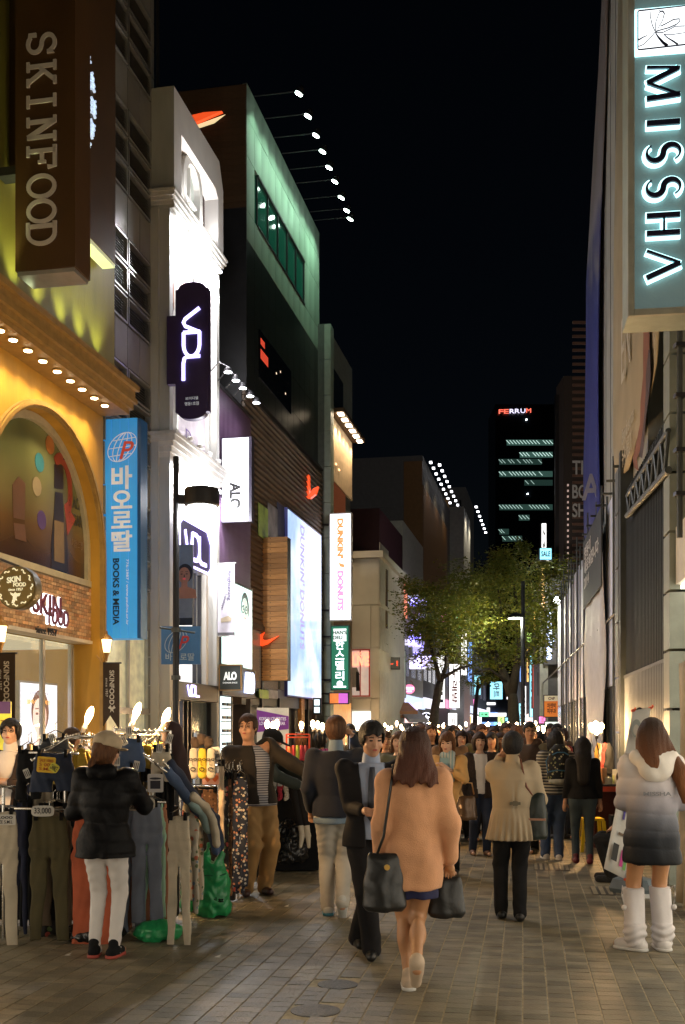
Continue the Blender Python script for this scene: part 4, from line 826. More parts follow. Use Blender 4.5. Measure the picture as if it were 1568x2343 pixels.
# ------------------------------------------------------------------ doughnut shop building with pale green corner strip
d0,d1=n1+.0,LF.u(797,SO);DO=.25
dn=thing('shop_building','tall narrow building with pale corner strip and a warm lit soffit above a red window','building',LF((d0,0,0)))
m_pg=mat('pale_green_cladding',(.36,.44,.38),.45,var=.1)
mb=MB(LF);mb.box(d0,d1,-6,DO-.06,0,13.25);mb.build('core',mat('grey_green_wall',(.13,.15,.135),.6),dn)
for i in range(13):mb=MB(LF);mb.box(d0,d0+.45,DO-.3,DO+.12,i*1.02,min(i*1.02+1.0,13.3));mb.build('corner_block',m_pg,dn)
mb=MB(LF);mb.box(d0+.46,d1,DO-.05,DO,9.0,10.85);mb.build('lit_wall',mat('tan_wall',(.48,.38,.26),.6),dn)
for i in range(2):mb=MB(LF);mb.box(d0+.46,d1,DO-.05,DO,10.98+i*1.13,10.98+i*1.13+1.11);mb.build('wall_panel',mat('grey_green_panel',(.22,.25,.22),.5),dn)
wr0,wr1=LF.u(762,DO),LF.u(785,DO);mb=MB(LF);mb.box(wr0,wr1,DO+.001,DO+.01,11.2,12.3);mb.build('window',m_glass,dn)
mb=MB(LF);mb.box(d0+.46,d1+.02,DO,DO+.42,10.86,10.97);mb.build('soffit',m_brown,dn)
for i in range(6):
 u=d0+.7+(d1-d0-.9)*i/5;q=MB(LF);q.box(u-.14,u+.14,DO+.2,DO+.36,10.835,10.858);q.build('soffit_light',glow('warm_strip',(1,.80,.55),14),dn);lamp('SPOT','soffit_lamp',LF((u,DO+.25,10.8)),60,(1,.72,.42),.08,dn,(-LF.B.x*.3,-LF.B.y*.3,-1),100,.9)
mb=MB(LF);mb.box(LF.u(749,DO),LF.u(790,DO),DO-.04,DO+.012,6.6,8.95);mb.build('red_window',mat('red_room_glass',(.06,.02,.012),.15,emit=.10,ec=(.8,.22,.08),bump=0,var=.5),dn)
for px,py in((754,1050),(768,1062),(775,1075)):
 u,z=LF.uz(px,py,DO);mb=MB(LF);mb.box(u-.07,u+.07,DO+.013,DO+.03,z-.02,z+.02);mb.build('ceiling_spot',glow('warm_glint2',(1,.6,.3),3),dn)
mb=MB(LF);mb.box(d0+.46,d1,DO-.05,DO-.001,0,6.5);mb.build('lower_wall',mat('brown_lower_wall',(.15,.11,.085),.5),dn)
mb=MB(LF);mb.box(d0+.5,d1-.3,DO+.0,DO+.02,.1,2.5);mb.build('shop_window',g_shopo,dn)
def blade(name,lab,u,px0,px1,py0,py1,face,case,th=.2,cat='sign',group=None,rim=.03,edge=None):
 a,z1=LF.oz(px0,py0,u);b,z0=LF.oz(px1,py1,u);t=thing(name,lab,cat,LF((u,a,z0)),group)
 q=MB(LF);q.box(u+.003,u+th,a-rim,b+rim,z0-rim,z1+rim);q.build('case',case,t)
 q=MB(LF);q.box(u-.004,u+.002,a,b,z0,z1);q.build('face',face,t)
 q=MB(LF);q.box(u+.05,u+.1,a-.45,a-rim,z1-.3,z1-.25);q.box(u+.05,u+.1,a-.45,a-rim,z0+.25,z0+.3);q.build('bracket',m_darkm,t)
 return t,a,b,z0,z1,LF((u,a,0)).y/FPX
uDn=d0-.1
t,a,b,z0,z1,k=blade('projecting_sign','tall white glowing sign with orange and pink letters DUNKIN DONUTS',uDn,756,802,1177,1417,g_white,m_white)
mb=MB();c=at_pt(779,1232,uDn,.008);letters(mb,"DUNKIN'",c,-Z,LF.B,-LF.A,92*k,15*k,.004,.07);mb.build('orange_lettering',g_orange,t)
mb=MB();c=at_pt(779,1352,uDn,.008);letters(mb,'DONUTS',c,-Z,LF.B,-LF.A,92*k,15*k,.004,.07);mb.build('pink_lettering',g_pink,t)
mb=MB();c=at_pt(780,1293,uDn,.008);mb_prism(mb,[(-5*k,6*k),(6*k,2*k),(6*k,6*k),(10*k,-6*k),(-2*k,-4*k)],c,LF.B,Z,-LF.A,.004);mb.build('cup_mark',g_orange,t)
t,a,b,z0,z1,k=blade('projecting_sign',"green projecting sign with white Korean letters under HAN'S DELI",uDn-.05,759,797,1434,1577,mat('green_sign',(.012,.14,.07),.4,emit=.55,ec=(.015,.22,.11)),mat('green_case',(.01,.06,.035),.5))
mb=MB();mb_prism(mb,[(a+.05,z1-.42),(b-.05,z1-.42),(b-.05,z1-.06),(a+.05,z1-.06)],LF((uDn-.058,0,0)),LF.B,Z,LF.A,.003);mb.build('name_plate',glow('white_plate',(.85,.92,.88),1.0),t)
mb=MB();letters(mb,"HAN'S\nDELI",LF((uDn-.064,(a+b)/2,z1-.24)),LF.B,Z,-LF.A,.40,.25,.003,.03);mb.build('plate_lettering',mat('green_ink',(.01,.12,.06),.5),t)
mb=MB()
for ch,(y0,y1)in{'한':(1464,1486),'스':(1489,1509),'델':(1512,1533),'리':(1536,1557)}.items():letters(mb,ch,at_pt(778,(y0+y1)/2,uDn-.05,.01),LF.B,Z,-LF.A,20*k,(y1-y0)*k,.004,.015)
disc(mb,at_pt(778,1565,uDn-.05,.01),LF.B,Z,-LF.A,7*k,7*k,.004);mb_prism(mb,[(a+.06,z0+.05),(b-.06,z0+.05),(b-.06,z0+.09),(a+.06,z0+.09)],LF((uDn-.064,0,0)),LF.B,Z,LF.A,.003)
mb.build('lettering',g_text,t)
t,a,b,z0,z1,k=blade('bracket_sign','small sign half orange and half magenta hanging under the green deli sign',uDn,755,796,1587,1609,glow('orange_panel',(1,.28,.06),.6,.3),m_darkm,.1)
mb=MB(LF);mb.box(uDn-.008,uDn-.005,a+(b-a)*.5,b,z0,z1);mb.build('magenta_panel',glow('magenta_panel',(.75,.16,.75),.65,.3),t)
# ------------------------------------------------------------------ white corner building with clothes window
q0=LF.u(800,0);
wc=thing('shop_building','white two storey corner building with a clothes display window and red outline','building',LF((q0,1,0)))
Yw=LF((q0,0,0)).y;uw=q0
def wz(px,py):o_,z_=LF.oz(px,py,uw);return o_,z_
oL,zT=wz(803,1278);oR,_=wz(868,1278)
mb=MB(LF);mb.box(uw+.06,uw+6,-2,oR,0,zT);mb.build('core',m_cream,wc)
for(p0,p1,y0,y1)in((795,868,1280,1383),(850,868,1386,1480),(795,849,1386,1482),(850,868,1483,1597),(850,868,1600,1690),(795,849,1599,1624)):
 a,z1=wz(p0,y0);b,z0=wz(p1,y1);mb=MB(LF);mb.box(uw,uw+.06,a,b-.012,z0,z1-.0);mb.build('wall_panel',m_cream,wc)
mb=MB(LF);mb.box(uw-.1,uw+6,-2,oR+.14,zT,zT+.22);mb.box(uw-.03,uw+6,oR,oR+.06,wz(803,1386)[1]-.04,wz(803,1383)[1]+.04);mb.build('cornice',m_cream,wc)
for i in range(2):mb=MB(LF);mb.box(uw+.01,uw+1.9,oR+.001,oR+.02,.1+i*4.2,3.6+i*4.2);mb.build('facade_panel',mat('cream_panel',(.55,.53,.47),.4),wc)
mb=MB(LF);mb.box(uw+1.2,uw+1.5,oR,oR+.05,zT-2.2,zT-.2);mb.build('warm_reflection_panel',mat('bronze_panel',(.4,.3,.2),.15,.7),wc)
a,z1=wz(803,1486);b,z0=wz(847,1594)
dw=MB(LF);dw.box(uw+.03,uw+.05,a,b,z0,z1);dwo=dw.build('display_window',glow('rose_display',(.62,.50,.42),.62,.12),wc)
mb=MB(LF)
for q in((a,b,z1-.04,z1),(a,b,z0,z0+.04),(b-.04,b,z0+.04,z1-.04),(a+.3,a+.33,z0+.04,z1-.04)):mb.box(uw-.02,uw+.029,*q)
mb.build('frame',mat('red_frame',(.3,.03,.015),.4,emit=.3),dwo)
mb=MB();c=at_pt(826,1497,uw,.03);letters(mb,'LACOSTE',c,LF.B,Z,-LF.A,.56,.14,.01,.02);letters(mb,'LIVE',at_pt(826,1513,uw,.03),LF.B,Z,-LF.A,.56,.32,.01,.05);mb.build('neon_lettering',glow('coral_neon',(1,.28,.16),2.2),wc)
mb=MB();c=at_pt(809,1545,uw,.025);mb_prism(mb,[(-.12,.25),(.12,.25),(.22,0),(.16,-.02),(.14,.1),(.16,-.4),(-.16,-.4),(-.14,.1),(-.22,0)],c,LF.B,Z,-LF.A,.02);mb.build('grey_shirt',mat('grey_cloth_print',(.3,.26,.24),.7),dwo)
mb=MB();c=at_pt(817,1550,uw,.027);mb_prism(mb,[(-.02,.2),(.08,.15),(.1,-.45),(-.02,-.45)],c,LF.B,Z,-LF.A,.02);mb.build('dark_coat',m_black,dwo)
mb=MB(LF);a,z1=wz(800,1628);b,z0=wz(848,1700);mb.box(uw+.0,uw+.055,a,b,.1,z1);mb.build('lower_window',glow('white_display',(.92,.92,.85),1.2,.1),wc)
# ------------------------------------------------------------------ further blocks on that side
def block(lab,u,o0,o1,length,h,m,cat='building',mf=None):
 t=thing('office_block',lab,cat,LF((u,o1,0)));mb=MB(LF);mb.box(u,u+length,o0,o1,0,h);mb.build('wall',m,t);return t
m_dw=mat('night_wall',(.052,.048,.043),.8,var=.15,emit=.02,ec=(.3,.27,.25))
m_dw2=mat('night_wall_pale',(.08,.075,.065),.8,var=.12,emit=.012,ec=(.5,.48,.45))
uG=56;oa,zG=LF.oz(797,1050,uG);ob,_=LF.oz(967,1090,uG)
og0,_=LF.oz(925,1090,uG)
g1_=block('large dark office block behind the white corner building with rows of small floodlights',uG,oa-6,ob,14,zG,m_dw)
mb=MB(LF);mb.box(uG-.1,uG-.001,og0,ob,3,zG-.3);mb.build('brown_strip',mat('brown_strip',(.10,.05,.02),.6,emit=.012,ec=(.8,.4,.15)),g1_)
ml=MB(Fr((0,0,0),LF.A,LF.B));ml.box(0,.05,0,og0-oa+4,0,1.12);wp=ml.mesh('wall_course',m_dw)
for i in range(12):link('wall_course',wp,g1_,LF((uG-.06,oa-4.1,zG-1.3-i*1.2)))
mb=MB(LF);mb.box(uG+.0,uG+12,ob+.002,ob+.05,7,zG-1.5);mb.build('facade',mat('brown_facade',(.10,.05,.02),.5,emit=.01,ec=(.8,.4,.15)),g1_)
for r in range(2):
 for i in range(9):
  u=uG+.5+i*1.25;q=MB(LF);q.box(u-.11,u+.11,ob+.3+r*.45,ob+.42+r*.45,zG-.3-r*.15,zG-.22-r*.15);q.build('floodlight',glow('far_lens',(.95,.95,1),5),g1_)
for i in range(3):lamp('SPOT','facade_lamp',LF((uG+2+i*4,ob+1,zG-.5)),50,(1,.8,.5),.2,g1_,(-LF.B.x*.3,-LF.B.y*.3,-1),120,.9)
h_=block('pale lit narrow block with a sloping row of floodlights beyond the office block',70,0,.9,5,CAMH+502/FPX*70*1.0,mat('pale_lit_wall',(.5,.47,.4),.6))
zH=CAMH+(HY-1195)/FPX*70
for i in range(7):u=70+i*1.5;q=MB(LF);q.box(u-.12,u+.12,1.6,1.75,zH+.6,zH+.68);q.build('floodlight',glow('far_lens',(.95,.95,1),5),h_)
for i in range(2):lamp('SPOT','facade_lamp',LF((71.5+i*3,1.7,zH+.5)),110,(1,.92,.75),.2,h_,(-LF.B.x*.3,-LF.B.y*.3,-1),120,.9)
k_=block('grey tower block with one small lit window beyond the floodlit facade',84,-6,LF.oz(1066,1200,84)[0],8,CAMH+(HY-1118)/FPX*83,m_dw2)
mb=MB(LF);a,z1=LF.oz(1006,1142,84);b,z0=LF.oz(1028,1168,84);mb.box(83.9,83.99,a,b,z0,z1);mb.build('window',mat('dim_window',(.05,.03,.015),.3,emit=.05,ec=(.8,.45,.2)),k_)
mb=MB(LF);mb.box(83.8,83.99,LF.oz(1052,1200,84)[0],LF.oz(1056,1200,84)[0],2,19);mb.build('downpipe',m_black,k_)
# ------------------------------------------------------------------ far shops along the left row of the street
def far_sign(px0,px1,py0,py1,Y,face,lab,text=None,tcol=None,name='shop_sign',group=None,case=None,vert=False,flip=False):
 """a projecting sign with a case, standing across the street direction at distance Y"""
 a,b=P3(px0,py0,Y),P3(px1,py1,Y);t=thing(name,lab,'sign',(b.x,Y,b.z),group);th=.18
 mb=MB();mb.box(a.x-.03,b.x+.03,Y,Y+th,b.z-.03,a.z+.03);mb.build('case',case or m_darkm,t)
 mb=MB();mb.box(a.x,b.x,Y-.02,Y-.003,b.z,a.z);mb.build('face',face,t)
 if text:
  mb=MB();c=Vector(((a.x+b.x)/2,Y-.022,(a.z+b.z)/2));w_,h_=b.x-a.x,a.z-b.z
  if vert:letters(mb,text,c,-Z,(1,0,0),(0,-1,0),h_*.8,w_*.55,.006,.03)
  else:letters(mb,text,c,(1,0,0),Z,(0,-1,0),w_*.8,h_*(.5 if '\n' not in text else .75),.006,.03)
  mb.build('lettering',tcol or g_text,t)
 return t
m_tg=mat('far_wall_plum',(.05,.01,.015),.6);m_tw=mat('far_wall_beige',(.42,.40,.35),.6);m_tk=mat('far_wall_dark',(.06,.055,.06),.7)
def far_shop(lab,u,ln,h,m,lit,litz=2.8,o1=0,win=None):
 t=thing('shop_building',lab,'building',LF((u,o1,0)));mb=MB(LF);mb.box(u,u+ln-.05,-6,o1,litz+.6,h);mb.box(u,u+ln-.05,-6,o1-.5,0,litz+.6);mb.build('wall',m,t)
 mb=MB(LF);mb.box(u+.2,u+ln-.3,o1-.495,o1-.45,.1,litz);mb.build('shop_window',lit,t)
 mb=MB(LF);mb.box(u+.1,u+ln-.2,o1+.0,o1+.12,litz+.05,litz+.55);mb.build('fascia',win or glow('pale_fascia',(.85,.85,1),1.1,.3),t)
 for i in range(3):
  for j in range(2):
   zz=litz+1.4+j*2.2;mb=MB(LF)
   if zz+1.4<h:mb.box(u+.4+i*ln/3.2,u+.4+i*ln/3.2+ln/5,o1+.001,o1+.02,zz,zz+1.3)
   if mb.v:mb.build('window',mat('dim_upper_glass',(.04,.04,.05),.2,emit=.12,ec=(.6,.6,.8),var=.8,vs_=1),t)
 return t
uu=uw+4.3
g_w1=glow('far_white_window',(1,.92,.78),1.5,.4);g_w2=glow('far_pink_window',(1,.6,.55),1.2,.5);g_w3=glow('far_blue_window',(.6,.75,1),1.2,.5)
far_shop('plum coloured shop with a glowing coral panel beyond the white corner building',uu,6,9.8,m_tg,g_w1,2.8,.3,glow('coral_fascia',(1,.35,.25),1.2,.3))
far_shop('beige shop with violet dotted lights half hidden by the nearer tree',uu+6.1,7,10.5,m_tw,g_w2,2.6,.3,g_w3)
far_shop('dark narrow shop front behind the pink oval sign',uu+13.2,6,8.5,m_tk,g_w1,2.7,.25)
far_shop('pale shop behind the star sign',uu+19.3,8,9,m_tw,g_w3,2.9,.2,glow('pink_fascia',(1,.4,.6),1,.3))
far_shop('dark shop front beyond the star sign with a white window',uu+27.4,9,9.5,m_tk,g_w1,2.9,.3)
far_shop('distant beige shop at the narrow end of the left row',uu+36.5,10,11,m_tw,g_w2,2.9,.3,g_w3)
far_shop('last dark shop of the left row before the crossing',uu+46.6,14,12,m_tk,g_w1,2.9,.3)
G='small lit signs far down the street'
far_sign(902,932,1337,1415,41.5,glow('coral_panel',(1,.33,.22),1.0,.35),'glowing coral billboard on the plum shop wall','◢◤',glow('dark_coral',(.5,.1,.06),.5))
far_sign(884,914,1506,1530,38.2,mat('grey_sign',(.10,.10,.10),.5,emit=.06),'small grey sign with a red script mark beside the white corner building','~ !',glow('red_mark',(1,.08,.03),1.2))
far_sign(897,928,1490,1595,42.5,mat('pale_watch_sign',(.42,.50,.46),.5,emit=.35),'pale green vertical sign reading watch','watch',glow('aqua_letter',(.45,.85,1),1.3),vert=True)
far_sign(908,925,1400,1492,43.5,glow('warm_tall_panel',(1,.78,.45),2.2,.3),'warm glowing vertical sign over the pale watch sign')
et=thing('oval_sign','pink oval projecting sign reading ETUDE with a dark scroll on top','sign',P3(937,1576,44));c=P3(937,1577,44)
mb=MB();disc(mb,c,(1,0,0),Z,(0,1,0),.24,.21,.12,28);mb.build('case',m_darkm,et);mb=MB();disc(mb,c-Vector((0,.01,0)),(1,0,0),Z,(0,-1,0),.225,.195,.006,28);mb.build('face',glow('etude_pink',(1,.28,.5),1.1),et)
mb=MB();letters(mb,'ETUDE',c-Vector((0,.02,-.03)),(1,0,0),Z,(0,-1,0),.34,.1,.004,.03);letters(mb,'HOUSE',c-Vector((0,.02,.09)),(1,0,0),Z,(0,-1,0),.2,.05,.004,.02);mb.build('lettering',g_text,et)
mb=MB();
for s in(-1,1):mb.tube([c+Vector((s*(.05+.10*math.sin(t*.35)),.05,.22+.12*math.cos(t*.5)))for t in range(9)],.012,6)
mb.build('scroll',m_gum,et)
bf=thing('butterfly_sign','pale violet glowing butterfly shaped sign below the pink oval sign','sign',P3(944,1620,46));c=P3(945,1620,46)
for s in(-1,1):
 mb=MB();mb_prism(mb,[(0,.1),(s*.12,.22),(s*.36,.24),(s*.34,.02),(s*.2,-.04),(s*.24,-.2),(s*.1,-.22),(0,-.06)][::s],c,(1,0,0),Z,(0,-1,0),.06);mb.build('wing',glow('violet_wing',(.62,.52,1),1.6),bf)
st=thing('round_sign','round black sign with a white star inside a white ring','sign',P3(976,1643,48));c=P3(976,1643,48)
mb=MB();disc(mb,c,(1,0,0),Z,(0,1,0),.27,.27,.1,28);mb.build('drum',m_black,st)
mb=MB();stroke(mb,arc(0,0,.235,.235,0,360,28),.035,c-Vector((0,.002,0)),(1,0,0),Z,(0,-1,0),1,1,.01);mb_prism(mb,[((.17 if i%2==0 else .075)*math.sin(math.pi*i/5),(.17 if i%2==0 else .075)*math.cos(math.pi*i/5))for i in range(10)],c-Vector((0,.002,0)),(1,0,0),Z,(0,-1,0),.01);mb.build('star',g_text,st)
def awning(px,py,Y,wd,m,lab):
 c=P3(px,py,Y);t=thing('awning',lab,'awning',c);mb=MB();mb.add([(c.x-wd/2,c.y+.3,c.z+.25),(c.x+wd/2-.3,c.y+.3,c.z+.25),(c.x+wd/2,c.y-.6,c.z-.1),(c.x-wd/2+.3,c.y-.6,c.z-.1),(c.x-wd/2,c.y+.3,c.z+.2),(c.x+wd/2-.3,c.y+.3,c.z+.2),(c.x+wd/2,c.y-.6,c.z-.22),(c.x-wd/2+.3,c.y-.6,c.z-.22)],[(0,1,2,3),(7,6,5,4),(3,2,6,7),(1,5,6,2),(0,3,7,4)]);mb.build('canopy',m,t)
 mb=MB();mb.box(c.x-wd/2+.05,c.x+wd/2-.05,c.y-.5,c.y-.45,c.z-.35,c.z-.23);mb.build('valance',m,t)
awning(946,1640,40.5,1.0,mat('grey_awning',(.28,.27,.33),.6),'small grey awning beside the crowd near the butterfly sign');awning(920,1622,41,1.1,mat('brown_awning',(.35,.16,.08),.6),'brown striped awning under the pale watch sign')
dots=thing('light_curtain','sparse violet dotted light facade glowing behind the tree leaves','sign',P3(955,1480,46));rr=random.Random(4)
for i in range(16):
 c=P3(rr.uniform(938,990),rr.uniform(1365,1540),46);q=MB();q.box(c.x-rr.uniform(.1,.45),c.x+rr.uniform(.1,.35),c.y,c.y+.05,c.z-.1,c.z+rr.uniform(.1,.4));q.build('light_panel',glow('violet_panel%d'%(i%2),((.55,.5,1),(.8,.75,1))[i%2],1.1,.4),dots)
cols={'white':(1,.98,.95),'cyan':(.35,.85,1),'green':(.2,.95,.45),'red':(1,.12,.08),'pink':(1,.25,.6),'blue':(.25,.45,1),'amber':(1,.62,.2),'lime':(.65,1,.25)}
spec=[(1003,1018,1500,1620,58,'white'),(1029,1052,1520,1620,62,'white'),(1056,1068,1440,1545,66,'white'),(1071,1080,1470,1560,70,'blue'),(1086,1100,1545,1590,74,'cyan'),(1026,1046,1632,1660,60,'white'),(1098,1118,1630,1640,78,'green'),(1160,1170,1560,1600,72,'white'),(1122,1150,1560,1600,90,'cyan'),(1170,1184,1600,1618,74,'red'),(1206,1212,1485,1560,62,'amber'),(1213,1219,1500,1640,58,'cyan'),(1220,1226,1520,1620,54,'red'),(1228,1232,1420,1520,52,'amber'),(1199,1204,1570,1650,66,'white'),(1233,1238,1540,1590,50,'lime'),(1188,1197,1610,1650,70,'cyan'),(1234,1248,1640,1655,48,'pink'),(1140,1154,1640,1660,88,'lime'),(1062,1078,1640,1655,80,'amber'),(1082,1092,1600,1625,84,'pink'),(1206,1216,1448,1470,60,'lime'),(1190,1196,1500,1560,68,'blue'),(1240,1250,1198,1262,60,'white'),(1236,1262,1255,1280,58,'cyan'),(1222,1232,1400,1440,56,'amber'),(1010,1022,1400,1440,56,'pink'),(1042,1054,1410,1460,64,'green'),(1240,1246,1300,1390,52,'amber')]
ktx=['커피','노래방','안경','약국','식당','COFFEE','호텔','은행','마트','24','SALE','화장품','치킨','미용실']
for i,(a,b,c,d,Y,cn)in enumerate(spec):
 if b>1195:Y=min(Y,4750/(b-1130)-.5)
 f=glow('sign_'+cn,cols[cn],1.5 if cn!='white' else 2.0,.35);n_=ktx[i%len(ktx)]
 t=far_sign(a,b,c,d,Y,f,'small %s glowing %s sign %s'%(cn,'vertical' if d-c>b-a else 'wide',('half hidden by tree leaves','above the far crowd','beyond the tree trunks')[0 if d<1500 else(1 if b<1165 else 2)]),n_,mat('sign_ink_'+str(i%3),((.02,.02,.05),(.3,.02,.02),(.5,.5,.5))[i%3],.5),group=G,vert=d-c>b-a)
ce_=thing('office_block','low dark building across the far end of the street with bright strip lights','building',(14,118,0))
a,b=P3(985,1540,118),P3(1260,1540,118)
mb=MB();mb.box(a.x,b.x,118,128,0,P3(0,1560,118).z);mb.build('wall',mat('far_end_wall',(.05,.055,.08),.6),ce_)
rr=random.Random(9)
for i in range(26):
 x=rr.uniform(1035,1240);y=rr.choice([1610,1622,1634,1645,1655]);c=P3(x,y,117.9);wd=rr.uniform(.3,2.2);q=MB();q.box(c.x-wd/2,c.x+wd/2,117.85,117.95,c.z-rr.uniform(.1,.4),c.z+.12);q.build('lit_strip',glow('sign_'+rr.choice(['white','cyan','cyan','green','white','blue']),(1,1,1),1.5),ce_)
tw=thing('office_tower','dark glass office tower with red and white FERRUM letters and a few lit floors','tower',(33,250,0))
a,b=P3(1134,925,250),P3(1272,925,250);zt=a.z
mb=MB();mb.box(a.x,b.x,250,262,0,zt);mb.build('wall',mat('tower_glass',(.006,.008,.010),.25,bump=0),tw)
mb=MB();c=P3(1180,941,249.5);wl=.75*10
for ch,x,cc in zip('FERRUM',(1147,1159,1172,1184,1197,1210),(0,0,1,1,1,0)):
 mb=MB();c=P3(x,942-(x-1147)*.04,249.5);letters(mb,ch,c,(1,0,0),Z,(0,-1,0),1.08,.95,.2,.0);mb.build('letter',glow('tower_red' if cc==0 else 'tower_white',(1,.16,.10)if cc==0 else(.8,.75,1),1.6),tw)
fl=[(1012,1160,1266,.8,14),(1040,1190,1265,1,10),(1056,1143,1240,.25,14),(1084,1143,1265,.7,16),(1104,1200,1265,.18,5),(1160,1143,1265,.45,16),(1184,1188,1212,.5,3),(1216,1143,1165,.3,4),(1232,1150,1195,.35,6)]
rr=random.Random(3)
for y,x0,x1,e,n_ in fl:
 p,q_=P3(x0,y-6,249.9),P3(x1,y+7,249.9);q=MB();q.box(p.x,q_.x,249.85,249.95,q_.z,p.z);wo2=q.build('floor_window',mat('floor_glow%d'%int(e*10),(.02,.04,.04),.3,emit=.10*e+.02,ec=(.35,.8,.65),var=.8,bump=0),tw)
 for k in range(n_):
  x=x0+(x1-x0)*(k+.5)/n_
  if rr.random()<.85:c=P3(x,y,249.8);s=.14;q=MB();q.add([(c.x-.55,249.8,c.z+.45),(c.x-.35,249.8,c.z+.5),(c.x+.45,249.8,c.z-.35),(c.x+.25,249.8,c.z-.4)],[(0,1,2,3)]);q.build('ceiling_light',glow('office_light%d'%int(e*3),(.7,1,.9),.3+.6*e),wo2)
for x,y in((1205,960),(1208,1130)):c=P3(x,y,249.8);q=MB();q.box(c.x-.1,c.x+.1,249.7,249.9,c.z-.1,c.z+.1);q.build('beacon',g_cool,tw)
bd=thing('shop_building','dark brown louvred building with pale letters THE BODY SHOP partly behind the blue banner','building',(13,46,0))
uB0=RF.u(1292,.5);uBr=44
a,b=P3(1290,870,uBr),P3(1352,870,uBr)
mb=MB();mb.box(a.x,b.x+4,uBr,uBr+1.5,0,CAMH+(HY-860)/FPX*uBr);mb.build('wall',mat('brown_black_wall',(.022,.014,.010),.6,emit=.008,ec=(.6,.4,.3)),bd)
sl=MB();sl.box(0,1.9,-.08,0,0,.10);sme=sl.mesh('louvre',mat('brown_louvre',(.09,.045,.03),.5,emit=.02,ec=(.7,.35,.22)))
zz=P3(0,1330,uBr).z
for i in range(38):link('louvre',sme,bd,(a.x+.35,uBr,zz+i*.28))
mb=MB()
for ln_,y in(('THE',1070),('BODY',1125),('SHOP',1168)):
 c=P3(1310,y,uBr-.12);wl=.26*len(ln_)+.2;letters(mb,ln_,c+Vector((wl/2,0,0)),(1,0,0),Z,(0,-1,0),wl,.55,.05,.01)
mb.build('lettering',mat('pale_shop_letter',(.36,.32,.28),.5,emit=.13),bd)
mb=MB();mb.box(a.x-.35,a.x-.2,uBr-.1,uBr+.1,0,P3(0,905,uBr).z);mb.build('edge_fin',mat('dark_fin',(.03,.025,.025),.4),bd)
for i in range(16):c=P3(1300,1110+i*13,uBr-.05);q=MB();q.box(c.x-.03,c.x+.03,uBr-.08,uBr-.02,c.z-.04,c.z+.04);q.build('edge_bulb',glow('dim_bulb',(1,.7,.6),.35),bd)
# ------------------------------------------------------------------ right row: far shops
def rshop(lab,u,ln,h,m,lit):
 t=thing('shop_building',lab,'building',RF((u,0,0)));mb=MB(RF);mb.box(u,u+ln-.05,-6,-.5,0,3.2);mb.box(u,u+ln-.05,-6,0,3.2,h);mb.build('wall',m,t)
 mb=MB(RF);mb.box(u+.2,u+ln-.3,-.495,-.45,.1,2.8);mb.build('shop_window',lit,t);return t
rshop('narrow dark shop on the hoarding side behind the orange clinic sign',50,9,8,m_tk,g_w1)
rshop('tall dark shop beyond the clinic sign',59.1,10,9,m_tk,g_w3);rshop('distant shop with pink light on the hoarding side',69.2,12,10,m_tk,g_w2);rshop('last shop before the crossing on the hoarding side',81.3,20,12,m_tk,g_w3)
uI=41
def rblade(name,lab,u,px0,px1,py0,py1,face,case=None,th=.2,to_wall=True):
 b_,z1=RF.oz(px0,py0,u);a_,z0=RF.oz(px1,py1,u);t=thing(name,lab,'sign',RF((u,a_,z0)))
 q=MB(RF);q.box(u+.003,u+th,a_-.03,b_+.03,z0-.03,z1+.03);q.build('case',case or m_darkm,t)
 q=MB(RF);q.box(u-.004,u+.002,a_,b_,z0,z1);q.build('face',face,t)
 if to_wall and a_>.1:q=MB(RF);q.box(u+.05,u+.1,0,a_-.03,z1-.3,z1-.25);q.box(u+.05,u+.1,0,a_-.03,z0+.25,z0+.3);q.build('bracket',m_darkm,t)
 return t,RF((u-.008,(a_+b_)/2,(z0+z1)/2)),b_-a_,z1-z0
t,c,w_,h_=rblade('projecting_sign','grey vertical sign with glowing white letters innisfree',uI,1245,1274,1390,1520,mat('grey_sign_face',(.17,.16,.15),.5,emit=.04))
mb=MB();letters(mb,'innisfree',c-RF.A*.0,-Z,-RF.B,-RF.A,h_*.84,w_*.6,.04,.03);mb.build('lettering',glow('blue_white_letter',(.62,.72,1),3),t)
t,c,w_,h_=rblade('projecting_sign','orange clinic sign with a pale CNP heading',uI-1,1246,1279,1592,1640,mat('orange_sign_face',(.75,.20,.03),.5,emit=.45))
mb=MB();mb_prism(mb,[(-w_/2,h_*.24),(w_/2,h_*.24),(w_/2,h_*.5),(-w_/2,h_*.5)],c,-RF.B,Z,-RF.A,.003);mb.build('heading',mat('cream_heading',(.7,.6,.4),.5,emit=.4),t)
mb=MB();letters(mb,'CNP',c+Z*h_*.37-RF.A*.008,-RF.B,Z,-RF.A,w_*.45,h_*.14,.003,.03);letters(mb,'차앤박\n피부과',c-Z*h_*.1-RF.A*.004,-RF.B,Z,-RF.A,w_*.62,h_*.5,.003,.03);mb.build('lettering',mat('maroon_ink',(.15,.02,.01),.5),t)
mb=MB(RF);q_=RF.oz(1242,1650,40)[0];q2=RF.oz(1284,1650,40)[0]
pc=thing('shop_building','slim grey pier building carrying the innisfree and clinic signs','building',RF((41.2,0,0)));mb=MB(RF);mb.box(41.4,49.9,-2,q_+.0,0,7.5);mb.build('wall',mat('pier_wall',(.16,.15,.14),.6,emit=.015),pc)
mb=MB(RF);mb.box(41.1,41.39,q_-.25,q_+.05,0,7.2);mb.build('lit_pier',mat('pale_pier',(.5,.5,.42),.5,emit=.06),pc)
t,c,w_,h_=rblade('shop_sign','green fascia with a glowing white panel below the clinic sign',39.5,1248,1278,1652,1664,glow('white_plate',(.85,.92,.88),1.0),mat('green_case',(.01,.06,.035),.5),to_wall=False)
